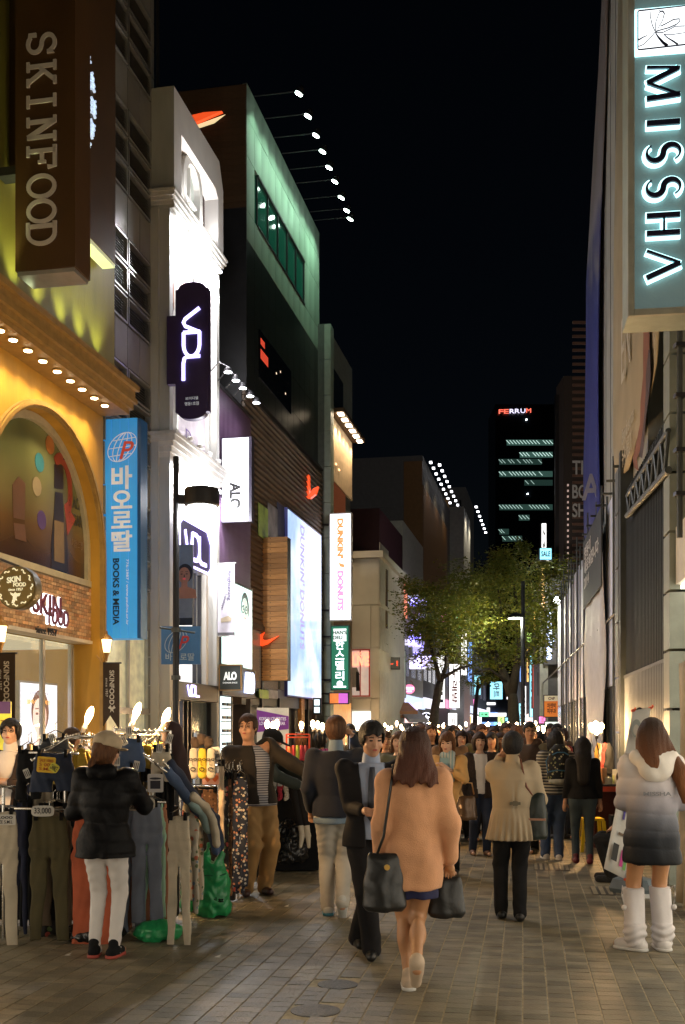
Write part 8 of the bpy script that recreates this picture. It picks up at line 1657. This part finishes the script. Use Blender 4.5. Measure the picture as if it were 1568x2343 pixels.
def tubecloth(lab,pts,r,m,Y,cat='trousers',flat_=.45,g=None):
 P_=[np.array(P3(px,py,Y+dy))for px,py,dy in pts];c=Vector(P_[-1]);t=thing('trousers',lab,cat,c,g);v=Vol()
 for i in range(len(P_)-1):v.add(cone(P_[i]-P_[-1],P_[i+1]-P_[-1],r,r,(1,1,1)),.02)
 v.disp(folds(.006,30,10));A=np.array(P_)-P_[-1];cloth('cloth',v,A.min(0)-r-.05,A.max(0)+r+.05,m,t,.012)
tubecloth('dark blue jeans draped along the sloping rail',[(392,1752,-.3),(440,1820,0),(490,1875,.4),(503,1935,.5)],.048,m_denimd,8.9)
tubecloth('blue jeans draped over the end of the sloping rail',[(385,1765,-.3),(432,1830,0),(478,1885,.4),(496,1945,.5)],.042,m_denim,8.85)
tubecloth('beige trousers folded over the end of the sloping rail',[(442,1822,0),(470,1848,.2),(488,1880,.3),(497,1930,.35)],.036,f_crm,8.8);tubecloth('pale aqua trousers under the folded beige pair',[(440,1835,0),(462,1858,.2),(478,1895,.3)],.045,fab('aqua_twill',(.3,.42,.42)),8.85)
tubecloth('dark maroon jacket hanging at the lamp post end of the rail',[(392,1672,0),(400,1720,0),(415,1790,0)],.085,fab('maroon_wool',(.03,.012,.012)),9.1,'jacket')
rk=thing('clothes_rack','chrome clothes rack with curved rails crowded with hangers at the jeans stall','clothes rack',P3(230,1672,8.9)*1.0)
rails=[[(72,1742,8.2),(150,1690,8.3),(180,1684,8.5),(262,1690,8.6)],[(262,1668,8.9),(330,1676,8.9),(390,1672,9.0)],[(150,1690,8.9),(205,1688,8.9),(262,1680,9.0),(380,1684,9.2)],[(-20,1800,8.3),(60,1800,8.4)],[(375,1745,8.4),(420,1800,8.9),(460,1850,9.3)],[(330,1728,8.3),(382,1768,8.25)],[(66,1722,8.15),(180,1725,8.15)],[(262,1832,8.5),(380,1836,8.5)],[(20,1850,8.4),(262,1856,8.5)]]
for r in rails:
 P_=[P3(*q)for q in r];q=MB();q.smooth=True;q.tube(P_,.010,8);o=q.build('rail',m_chrome,rk)
 if len(r)>2 or r[0][0]==330:
  q=MB()
  for i in range(len(P_)-1):
   for s in range(5):c=P_[i].lerp(P_[i+1],s/5);q.ell(c+Z*.014,(.010,.010,.010),8,5)
  tag(q.build('rail_knobs',m_chrome,rk),kind='stuff')
for px,py,Y in((150,1690,8.6),(262,1668,8.9),(390,1672,9.0),(8,1800,8.6),(205,1675,9.3),(310,1665,9.4),(378,1668,9.3)):c=P3(px,py,Y);q=MB();q.tube([Vector((c.x,Y,0)),c],.013,8);q.build('post',m_chrome,rk)
q=MB();c0=P3(20,1900,9.0);q.box(c0.x-.6,P3(400,0,9.0).x,8.95,9.25,.08,1.0);q.build('packed_stock',m_blk,rk)
rr=random.Random(21);hc=[('black',m_blk),('dark brown',f_brn),('mustard',fab('mustard_knit',(.42,.28,.03))),('teal',fab('teal_knit',(.03,.22,.17))),('charcoal',m_suit),('navy',f_navy),('cream',f_crm),('denim',m_denim)]
used_lab={}
for i in range(72):
 px=rr.uniform(70,392);Y=rr.uniform(8.7,9.5);top=1692+rr.uniform(-8,34);cl,m_=hc[rr.choice([0,0,0,1,1,2,2,4,4,5,6,7])];wd=rr.uniform(.10,.22);ln=rr.uniform(.22,.6);c=P3(px,top,Y);zone='near the %s torch bulb'%('first','second','third')[0 if px<235 else 1 if px<340 else 2]if px>150 else 'at the edge nearest the man in glasses'
 t=thing('hanging_garment','small %s garment on a wire hanger %s'%(cl,zone),'garment',c,'garments crowding the chrome rails');yw=rr.uniform(-1.2,1.2);X=Vector((math.cos(yw),math.sin(yw),0))
 q=MB();q.tube([c+X*-wd*.5-Z*.05,c,c+X*wd*.5-Z*.05],.004,5);q.tube([c,c+Z*.035,c+Z*.05+X*.015],.003,5);q.build('hanger',m_chrome,t)
 n=6;vs=[]
 for j,zz in enumerate((.045,.10,ln*.6,ln)):
  for s in range(n+1):f_=s/n-.5;w2=wd*(.7,1,.92,1.0)[j];vs.append(c+X*f_*w2+Vector((-X.y,X.x,0))*(.022*math.sin(s*2.1+i))-Z*(zz+.05*abs(f_)))
 q=MB();q.smooth=True;q.add(vs,[(j*(n+1)+s,j*(n+1)+s+1,(j+1)*(n+1)+s+1,(j+1)*(n+1)+s)for j in range(3)for s in range(n)]);o=q.build('cloth',m_,t);o.modifiers.new('thick','SOLIDIFY').thickness=.02
def pricetag(lab,px,py,Y,w_,h_,c,lines,ink,oval=False,rot_=0,cat='price tag'):
 p=P3(px,py,Y);t=thing('price_tag',lab,cat,p,'price tags');k=Y/FPX;w_,h_=w_*k,h_*k;X=Vector((math.cos(rot_),0,math.sin(rot_)));U=Vector((-math.sin(rot_),0,math.cos(rot_)));q=MB()
 poly=[(w_/2*(abs(math.cos(a))**(.45 if oval else .15))*(1 if math.cos(a)>0 else-1),h_/2*(abs(math.sin(a))**(.6 if oval else .15))*(1 if math.sin(a)>0 else-1))for a in[2*math.pi*i/28+.01 for i in range(28)]]
 mb_prism(q,poly,p,X,U,Vector((0,-1,0)),.004);q.build('card',mat('tag_%s'%(str(c)),c,.5,var=.05),t);q=MB();n=len(lines)
 for i,s in enumerate(lines):letters(q,s,p+U*h_*(.5-(i+.5)/n)*.8-Vector((0,.006,0)),X,U,(0,-1,0),w_*.75,h_*.62/n,.001,.01)
 q.build('writing',mat('tag_ink_'+ink,{'b':(.02,.02,.03),'r':(.4,.08,.01)}[ink],.6),t)
yl,wh_=(.68,.42,.02),(.60,.57,.52)
pricetag('yellow price tag reading SALE and S M L on the blue denim shorts',106,1750,7.98,42,36,yl,['SALE 10000','5 000','S.M.L'],'r',rot_=-.08);pricetag('small yellow cloud shaped tag overlapping the big yellow tag',124,1757,7.96,22,20,(.62,.55,.05),['CHANCE'],'b',True,-.6)
pricetag('white oval price tag reading 33,000 above the olive trousers',98,1856,8.25,52,25,wh_,['33,000'],'b',True);pricetag('white price card on the cream trousers at the edge',10,1876,8.2,52,24,wh_,['3,000','SIZE S.M.L'],'b');pricetag('large rounded white price board below the elbow of the shopper',322,1840,8.2,66,30,(.55,.47,.38),['15,000','SIZE S.M.L'],'b',True,.04)
pricetag('photo card of a model clipped to the chrome arm',356,1792,8.2,36,42,(.50,.47,.46),['i'],'b');pricetag('white square price sheet clipped above the second rack',494,1724,10.1,20,30,wh_,['2 for','10000'],'b',rot_=.15)
for i,(px,py,ro)in enumerate(((283,1695,.5),(295,1672,0),(312,1752,-.2),(268,1742,0),(388,1690,-.3),(120,1690,.3),(62,1770,.4),(365,1712,-.1))):pricetag('small paper label '+['slipping from the blue jean shorts','standing on the rail between the torch bulbs','with a barcode on the washed denim','next to the beige cap','tucked near the third torch bulb','on the grey denim shorts','dangling beside the man in glasses','on the cream lace shorts'][i],px,py,8.15,13,22,wh_,['|||'],'b',rot_=ro)
def bulb(lab,px,py,Y,r=.04,tilt=0,e=30,post=True,group='bare bulbs lighting the stalls',ln=1.0,col_=(1,.58,.24)):
 c=P3(px,py,Y);t=thing('stall_bulb',lab,'light bulb',c,group);ax=Vector((math.sin(tilt),0,math.cos(tilt)));q=MB();q.smooth=True
 q.lathe(c,[(.014,-.045*ln),(r*.85,-.02),(r,.005*ln),(r*.92,.03*ln),(r*.6,.052*ln),(r*.2,.062*ln)],12,axis=ax);o=q.build('glass',g_bulb,t);o.visible_shadow=True
 q=MB();q.lathe(c,[(.022,-.10*ln),(.026,-.07*ln),(.018,-.046*ln)],10,axis=ax);q.build('socket',m_darkm,t)
 if post:q=MB();q.smooth=True;q.tube([c-ax*.09*ln,c-ax*.14*ln-Z*.05,c-Z*.35+Vector((.05,.05,0))],.006,5);q.build('cable',m_blk,t)
 if e:lamp('POINT','bulb_lamp',c-Vector((0,r+.03,.0)),e,col_,r,t)
for i,(px,py)in enumerate(((203,1640),(312,1631),(379,1643))):bulb('flame shaped glowing bulb, %s of the three above the jeans stall'%('leftmost','middle one','rightmost')[i],px,py,9.2,.030,.35,44,ln=1.45)
for i,(px,py,Y,e)in enumerate(((612,1659,14,22),(625,1662,14.1,0),(634,1657,14.2,22),(690,1661,15,22),(716,1658,15.5,22),(727,1660,15.6,0),(738,1664,15.8,14),(818,1664,20,18),(838,1662,20.5,18),(856,1666,21,0),(888,1668,23,18),(908,1656,24,18),(918,1664,24.2,0),(928,1668,24.5,18),(990,1668,30,18),(1004,1664,31,0),(1016,1659,32,20),(1040,1664,36,18),(1052,1664,38,0),(1226,1656,26,24),(1232,1668,25,20),(1250,1666,24,24),(1244,1672,22,0),(1354,1664,15.3,26),(1364,1660,15.4,0),(1376,1664,15.5,26),(1366,1674,15.2,0))):
 where_='above the sock table' if px<740 else 'over the stalls beside the white corner building' if px<1000 else 'over the far stalls in mid street' if px<1100 else 'at the end of the hoarding' if px<1300 else 'at the stall beside the hoarding'
 bulb('bare glowing bulb '+where_+('' if e else ', the dimmer of its cluster'),px,py,Y,.030 if px<1300 else .042,e=e if px<1300 else e*1.8)
for i in range(22):px=884+i*18.5+rr.uniform(-7,7);bulb('small bare bulb in the row at head height %s'%('before the white corner building' if px<960 else 'under the smaller street tree' if px<1090 else 'near the larger tree trunk' if px<1210 else 'close to the orange clinic sign'),px,rr.uniform(1656,1669),rr.uniform(26,37),.035,e=12 if i%4==0 else 0,group='row of bulbs over the far stalls')
def face_slipper(lab,px,py,Y,c,i):
 p=P3(px,py,Y);t=thing('sock_slipper',lab,'slipper',p,'slippers printed with faces');v=Vol().add(cone((0,0,-.11),(0,0,.10),.043,.038,(1,.5,1)));cloth('cloth',v,(-.09,-.06,-.2),(.09,.06,.18),mat('slipper_%s'%str(c),c,.8),t,.010)
 q=MB();b=Vector((0,-.034,0))
 for s in(-.02,.02):stroke(q,arc(s,.03,.014,.010,0,360,10),.005,b,(1,0,0),Z,(0,-1,0),1,1,.004)
 stroke(q,arc(0,-.06,.022,.016,0,360,12),.007,b,(1,0,0),Z,(0,-1,0),1,1,.004);stroke(q,[(-.005,.02),(-.008,-.02),(.008,-.022)],.004,b,(1,0,0),Z,(0,-1,0),1,1,.004);o=q.build('printed_features',m_blk);o.parent=t
for i,(px,c,n_)in enumerate(((443,(.38,.35,.30),'cream slipper with a spectacled face'),(463,(.45,.34,.02),'yellow slipper with a grumpy face between two cream ones'),(483,(.37,.34,.28),'cream slipper with round glasses next to the price sheet'))):face_slipper(n_,px,1745,10.0,c,i)
sr=thing('clothes_rack','second low rack carrying patterned trousers and face slippers','clothes rack',P3(500,1672,10.3));
for pts in([(408,1752,10.4),(500,1752,10.4)],[(488,1732,10.0),(545,1782,10.5)],[(440,1800,10.6),(505,1800,10.6)]):q=MB();q.tube([P3(*p_)for p_ in pts],.010,8);q.build('rail',m_chrome,sr)
for px,Y in((412,10.5),(500,10.5),(545,10.6)):c=P3(px,1750,Y);q=MB();q.tube([Vector((c.x,Y,0)),c],.012,8);q.build('post',m_chrome,sr)
q=MB();c=P3(440,1690,10.5);q.box(P3(436,0,10.7).x,P3(500,0,10.7).x,10.65,10.9,.1,1.1);q.build('packed_stock',m_blk,sr)
pricetag('clear packet with red print hanging under the face slippers',484,1782,10.3,42,26,(.55,.30,.26),['♥♥'],'r')
for i,(px,py)in enumerate(((448,1700),(462,1692),(476,1698))):p=P3(px,py,10.2);t=thing('fur_slipper','dark furry slipper %s above the face slippers'%('lowest','topmost','rightmost')[i],'slipper',p,'furry slippers');cloth('fur',Vol().add(ellp((0,0,0),(.05,.04,.06))).disp(folds(.008,90,60)),(-.1,-.1,-.1),(.1,.1,.1),fab('fur_slipper_brown',(.07,.045,.03)),t,.012)
tb=thing('stall_table','low stall table covered with a black cloth and piled with socks and pink bundles','table',P3(655,1672,12.6));a,b=P3(588,1782,12.5),P3(732,1782,12.5)
q=MB();q.box(a.x,b.x,12.5,13.9,a.z-.03,a.z);q.build('top',m_darkm,tb);q=MB();q.box(a.x+.02,b.x-.02,12.6,13.8,.02,a.z-.031);q.build('skirt',m_blk,tb);tz=a.z
for i,(px,c,n_)in enumerate(((612,(.55,.33,.03),'mustard'),(627,(.30,.31,.28),'grey'),(641,(.45,.03,.06),'crimson'),(656,(.60,.58,.55),'white dotted'),(671,(.04,.04,.09),'navy and red'),(687,(.42,.38,.26),'cream'))):
 p=P3(px,1808,12.4);t=thing('sock_pair','pair of %s socks hanging from the edge of the sock table'%n_,'socks',p,'socks hanging from the table edge');cloth('cloth',Vol().add(cone((0,0,.08),(0,0,-.09),.03,.034,(1,.5,1))).disp(folds(.004,40,30)),(-.06,-.05,-.15),(.06,.05,.14),mat('sock_%d'%i,c,.9,var=.5,vs_=60),t,.010);q=MB();q.box(-.026,.026,-.022,-.018,.045,.10);o=q.build('paper_band',m_wht);o.parent=t
pk=[('pink',(.55,.22,.22)),('salmon',(.50,.16,.12)),('grey',(.30,.28,.28)),('white',(.6,.56,.54)),('rose',(.50,.10,.14)),('cream',(.5,.42,.30)),('teal',(.1,.3,.3))]
for i in range(30):
 x=rr.uniform(a.x+.08,b.x-.06);y=rr.uniform(12.6,13.7);cn_,c=pk[rr.choice([0,0,1,1,2,3,4,5,6])if x>-1 else rr.choice([2,3,5,6])];z_=tz+.035+(.06 if i%3==0 else 0);t=thing('sock_bundle','rolled %s sock bundle %s'%(cn_,'in the upper layer on the sock table' if i%3==0 else 'lying on the sock table'),'sock bundle',(x,y,z_),'rolled sock bundles on the table');q=MB();q.smooth=True;q.ell((x,y,z_),(rr.uniform(.05,.08),.05,.035),10,7);q.build('cloth',mat('bundle_'+cn_,c,.9,var=.3,vs_=20),t)
for i,(px,py,c,n_)in enumerate(((604,1722,(.60,.40,.28),'skin coloured novelty bag with printed round eyes and lips'),(628,1738,(.04,.26,.05),'green novelty bag with a round printed mouth'))):
 p=P3(px,py,13.0);t=thing('novelty_bag',n_,'bag',p);cloth('bag_body',Vol().add(ellp((0,0,0),(.13,.06,.11))).disp(folds(.006,24,10)),(-.2,-.12,-.18),(.2,.12,.18),mat('novelty_%d'%i,c,.7),t,.012);q=MB();
 for s in(-.05,.05):stroke(q,arc(s,.03,.028,.028,0,360,12),.014,Vector((0,-.07,0)),(1,0,0),Z,(0,-1,0),1,1,.01)
 stroke(q,arc(0,-.055,.034,.018,0,360,12),.014,Vector((0,-.068,0)),(1,0,0),Z,(0,-1,0),1,1,.01);o=q.build('printed_features',[m_blk,m_lip][i]);o.parent=t
rd=thing('bag_rack','orange red metal rack holding small bright bags behind the sock table','rack',P3(680,1760,14));m_red=mat('orange_red_tube',(.55,.06,.02),.4);a,b=P3(656,1680,14),P3(708,1765,14)
for x in(a.x,b.x):q=MB();q.box(x-.012,x+.012,13.99,14.01,.3,a.z);q.build('upright',m_red,rd)
for z_ in(a.z,a.z-.04,b.z+.05):q=MB();q.box(a.x,b.x,13.985,14.005,z_-.008,z_+.008);q.build('crossbar',m_red,rd)
for i,(px,cn_,c)in enumerate(((664,'orange',(.6,.12,.02)),(673,'red',(.5,.02,.02)),(681,'lime',(.35,.42,.03)),(690,'crimson',(.4,.01,.03)),(700,'dark red',(.22,.01,.02)))):p=P3(px,1722,13.95);t=thing('small_bag','small %s bag hanging in the orange red rack'%cn_,'bag',p,'bright bags in the red rack');q=MB();q.lathe(p,[(.02,.09),(.035,.04),(.05,-.08),(.045,-.10)],8);q.build('bag_body',mat('bright_'+cn_.replace(' ','_'),c,.5),t)
for i in range(10):p=P3(rr.uniform(662,722),rr.uniform(1746,1765),13.9);t=thing('sock_bundle','small red and pink bundle in front of the orange red rack','sock bundle',p,'red bundles below the bag rack');q=MB();q.smooth=True;q.ell(p,(.05,.04,.035),8,6);q.build('cloth',mat('bundle_rose',(.5,.1,.14),.9),t)
ml_=thing('mannequin_legs','pair of mannequin legs in dark leggings with bare white feet hanging below the table','mannequin',P3(695,1930,12.35))
for i,(x0,x1,x2)in enumerate(((672,692,688),(686,705,707))):
 A=[np.array(P3(x0,1800,12.4)),np.array(P3(x1-4,1885,12.35)),np.array(P3(x1,1912,12.33)),np.array(P3(x2,1938,12.25))];lo,hi=np.min(A,0)-.12,np.max(A,0)+.12;o_=np.array(ORG[ml_]);v=Vol().add(cone(A[0]-o_,A[1]-o_,.062,.042));cloth('legging',v,lo-o_,hi-o_,m_suit,ml_);v=Vol().add(cone(A[1]-o_,A[2]-o_,.036,.03)).add(cone(A[2]-o_,A[3]-o_,.032,.018),.02);cloth('foot',v,lo-o_,hi-o_,mat('mannequin_white',(.6,.52,.40),.4),ml_,.009)
def sack(lab,c,w_,h_,m,ridg=.015,handles=False,nm='refuse_bag',cat='bag',text=None):
 t=thing(nm,lab,cat,c);v=Vol().add(prof([(0,w_*.42,w_*.34,0,0),(.04,w_*.5,w_*.40,0,0),(h_*.6,w_*.48,w_*.38,0,0),(h_*.85,w_*.34,w_*.2,0,0),(h_,w_*(.30 if handles else .12),w_*.1,0,0)]))
 if handles:
  v.cut(ellp((0,0,h_*1.02),(w_*.14,.3,h_*.2)))
  for s in(-1,1):v.add(cone((s*w_*.24,0,h_*.80),(s*w_*.12,0,h_*1.10),.035,.016,(1,.5,1)),.03)
  v.add(cone((-w_*.12,0,h_*1.10),(w_*.12,0,h_*1.10),.016,.016),.02)
 v.disp(folds(ridg,20,11)).disp(folds(ridg*.5,52,30));cloth('film',v,(-w_*.7,-w_*.6,-.03),(w_*.7,w_*.6,h_*1.25),m,t,.010);return t
m_sack=mat('black_plastic_film',(.012,.012,.013),.22,bump=.4,bs=18)
sack('full black plastic refuse bag under the sock table',P3(662,1980,12.35)*1.0+Vector((0,.1,.02)),.40,.50,m_sack,.02)
m_gsk=mat('green_plastic_film',(.02,.30,.10),.30,var=.25,vs_=7,bump=.5,bs=16,trans=.12)
c=GP(487,2096);t=sack('tall green plastic carrier bag with handles standing beside the hanging trousers',c,.31,.56,m_gsk,.012,True,'carrier_bag')
for z0_ in(.10,.36):q=MB();q.tube([(-.12,-.075,z0_),(-.04,-.102,z0_+.01),(.05,-.102,z0_),(.12,-.07,z0_+.02)],.005,5);o=q.build('printed_line',mat('dark_green_print',(.01,.10,.05),.5));o.parent=t
q=MB();letters(q,'eLaz',(.06,-.112,.16),(1,0,0),Z,(0,-1,0),.10,.045,.004,.03);o=q.build('lettering',m_blk);o.parent=t
sack('smaller green plastic bag squeezed between the cream and floral trousers',GP(438,2085),.20,.30,m_gsk,.012,nm='carrier_bag');sack('flat green plastic bag lying under the grey blue jeans',GP(362,2150),.36,.16,m_gsk,.012,nm='carrier_bag');sack('dark bag lying beneath the coral trousers',GP(215,2150),.5,.14,m_sack,.012);sack('crumpled patterned parcel on the ground between the olive trouser legs',GP(110,2140),.2,.5,f_fr,.012,nm='parcel',cat='parcel')
rt=thing('stall_table','low stall table with a red edge beside the hoarding','table',P3(1400,1800,15.5));a,b=P3(1360,1795,15.1),P3(1450,1795,15.1)
q=MB();q.box(a.x,b.x,15.1,16.2,a.z-.03,a.z);q.build('top',m_darkm,rt);q=MB();q.box(a.x,b.x,15.09,15.1,a.z-.10,a.z-.031);q.build('edge_band',m_red,rt);q=MB();q.box(a.x+.03,b.x,15.2,16.1,0,a.z-.11);q.build('skirt',mat('dark_red_cloth',(.06,.01,.01),.8),rt);tz=a.z
for i,(px,w_,h_,c,n_)in enumerate(((1392,.13,.09,(.6,.6,.55),'white round box'),(1408,.05,.12,(.45,.5,.2),'pale green cup'),(1425,.26,.20,(.5,.5,.46),'open white carton'),(1378,.16,.22,(.30,.13,.05),'glossy copper sequin bag'))):p=P3(px,1800,15.25);t=thing('box','%s on the stall table beside the hoarding'%n_,'box',(p.x,15.3,tz));q=MB();q.lathe((p.x,15.3,tz),[(w_*.46,0),(w_*.5,.01),(w_*.5,h_)],4 if i in(2,3)else 14);q.build('body',mat('goods_%d'%i,c,.4),t)
for i,(px,c,n_)in enumerate(((1370,(.55,.30,.06),'orange'),(1380,(.4,.42,.40),'pale patterned'),(1386,(.4,.05,.04),'red'),(1394,(.012,.012,.012),'black'))):p=P3(px,1700,15.9-i*.08);t=thing('hanging_garment','%s garment hanging under the bulbs beside the hoarding'%n_,'garment',p);cloth('cloth',Vol().add(prof([(-.45,.075,.03,0,0),(-.1,.06,.03,0,0),(0,.02,.015,0,0)])).disp(folds(.006,30,12)),(-.14,-.09,-.5),(.14,.09,.05),mat('garment_%d'%i,c,.85,var=.3),t)
q_=P3(1356,1945,14.75);st_o=thing('stool','yellow moulded plastic stool beside the dark red stall table','stool',(q_.x,14.8,0));m_yel=mat('yellow_plastic',(.72,.45,.01),.35,emit=.05);sx_=q_.x;q=MB();q.box(sx_-.14,sx_+.14,14.66,14.94,.42,.45);q.build('seat',m_yel,st_o)
for a_ in(-1,1):
 for b_ in(-1,1):q=MB();q.add([(sx_+a_*(.13+d1)+d2,14.8+b_*(.13+d1)+d3,z_)for z_,d1 in((.42,0),(0,.035))for d2,d3 in((-.022,-.02),(.022,-.02),(.022,.02),(-.022,.02))],[(0,1,2,3),(7,6,5,4),(0,4,5,1),(1,5,6,2),(2,6,7,3),(3,7,4,0)]);q.build('leg',m_yel,st_o)
for y_ in(14.65,14.93):q=MB();q.box(sx_-.13,sx_+.13,y_,y_+.015,.14,.18);q.build('stretcher',m_yel,st_o)
bx=thing('box','black box lettered MPS under the stall table beside the hoarding','box',P3(1425,1880,15));p=P3(1424,1880,14.8);q=MB();q.box(p.x-.14,p.x+.14,14.8,14.98,p.z-.08,p.z+.08);q.build('body',m_blk,bx);q=MB();letters(q,'MPS',(p.x,14.795,p.z),(1,0,0),Z,(0,-1,0),.2,.07,.004,.03);q.build('lettering',m_pl,bx)
Yb=10.3;bn2=thing('banner_stand','tall white cosmetics poster leaning on a stand with red clips at its corners','banner stand',P3(1425,2030,10.9));cn4=[P3(1449,1626,Yb),P3(1489,1620,Yb+.05),P3(1431,2012,Yb-.5),P3(1383,1988,Yb-.5)]
vs=[];n1,n2=4,12
for j in range(n2+1):
 l_,r_=cn4[0].lerp(cn4[3],j/n2),cn4[1].lerp(cn4[2],j/n2)
 for i in range(n1+1):vs.append(l_.lerp(r_,i/n1)+Vector((0,.02*math.sin(j*.6)+.015*math.sin(i*1.5),0)))
q=MB();q.smooth=True;q.add(vs,[(j*(n1+1)+i,j*(n1+1)+i+1,(j+1)*(n1+1)+i+1,(j+1)*(n1+1)+i)for j in range(n2)for i in range(n1)]);o=q.build('poster',mat('poster_white',(.62,.62,.60),.5,var=.06),bn2);o.modifiers.new('t','SOLIDIFY').thickness=.004
def bp(fx,fy,d=.03):return cn4[0].lerp(cn4[3],fy).lerp(cn4[1].lerp(cn4[2],fy),fx)-Vector((0,d+.012*math.sin(fx*6),0))
BX,BU=(cn4[2]-cn4[3]).normalized(),(cn4[0]-cn4[3]).normalized();BN=BX.cross(BU)
for fx,fy,w_,h_,c,n_ in((.3,.88,.055,.16,(.02,.02,.02),'ink_black'),(.68,.9,.03,.15,(.5,.04,.25),'ink_magenta'),(.75,.60,.03,.17,(.45,.04,.3),'ink_magenta'),(.45,.62,.02,.2,(.08,.06,.3),'ink_blue'),(.5,.40,.02,.1,(.35,.04,.05),'ink_red'),(.75,.42,.02,.12,(.1,.03,.03),'ink_maroon'),(.7,.5,.09,.025,(.2,.14,.09),'ink_brown'),(.55,.77,.09,.025,(.2,.14,.09),'ink_brown'),(.85,.93,.025,.09,(.15,.4,.1),'ink_green')):q=MB();mb_prism(q,[(-w_/2,-h_/2),(w_/2,-h_/2),(w_/2,h_/2),(-w_/2,h_/2)],bp(fx,fy),BX,BU,-Vector((0,1,0)),.002);q.build('printed_product',mat(n_,c,.6),bn2)
for fx,fy,rx,ry in((.3,.12,.05,.09),(.7,.15,.05,.09)):q=MB();disc(q,bp(fx,fy),BX,BU,Vector((0,-1,0)),rx,ry,.002);q.build('printed_portrait',mat('ink_grey',(.30,.34,.34),.6),bn2);q=MB();disc(q,bp(fx,fy+.01,.034),BX,BU,Vector((0,-1,0)),rx*.55,ry*.6,.002);q.build('printed_portrait',mat('ink_pale',(.55,.52,.48),.6),bn2)
for s_ in(cn4[0],cn4[1],cn4[2]+Vector((0,-.02,0)),bp(0,.5)):q=MB();q.ell(s_,(.022,.015,.014),8,5);q.ell(s_+Vector((.02,0,.015)),(.012,.01,.016),8,5);q.build('red_clip',m_red,bn2)
q=MB();c=P3(1425,2035,11);q.lathe((c.x+.1,11,0),[(.22,0),(.24,.05),(.20,.14),(.05,.17)],6);q.build('base',mat('slate_plastic',(.11,.14,.16),.5),bn2);q=MB();q.tube([(c.x+.1,11,.1),tuple(cn4[0].lerp(cn4[1],.5)+Vector((0,.1,0)))],.012);q.build('pole',m_steel,bn2)
dsn=thing('display_stand','thin display figure on a round white base behind the woman in white boots','display stand',GP(1463,2050));c=GP(1463,2052);q=MB();q.lathe(c,[(.17,0),(.17,.012),(.03,.016)],28);q.build('base',m_white,dsn);q=MB();q.box(c.x-.03,c.x+.03,c.y-.01,c.y+.01,.012,1.75);q.build('pole',mat('display_dark',(.05,.04,.035),.4),dsn);q=MB();disc(q,c+Vector((.0,-.012,1.74)),(1,0,0),Z,(0,-1,0),.055,.12,.01);q.build('head_card',m_blk,dsn)
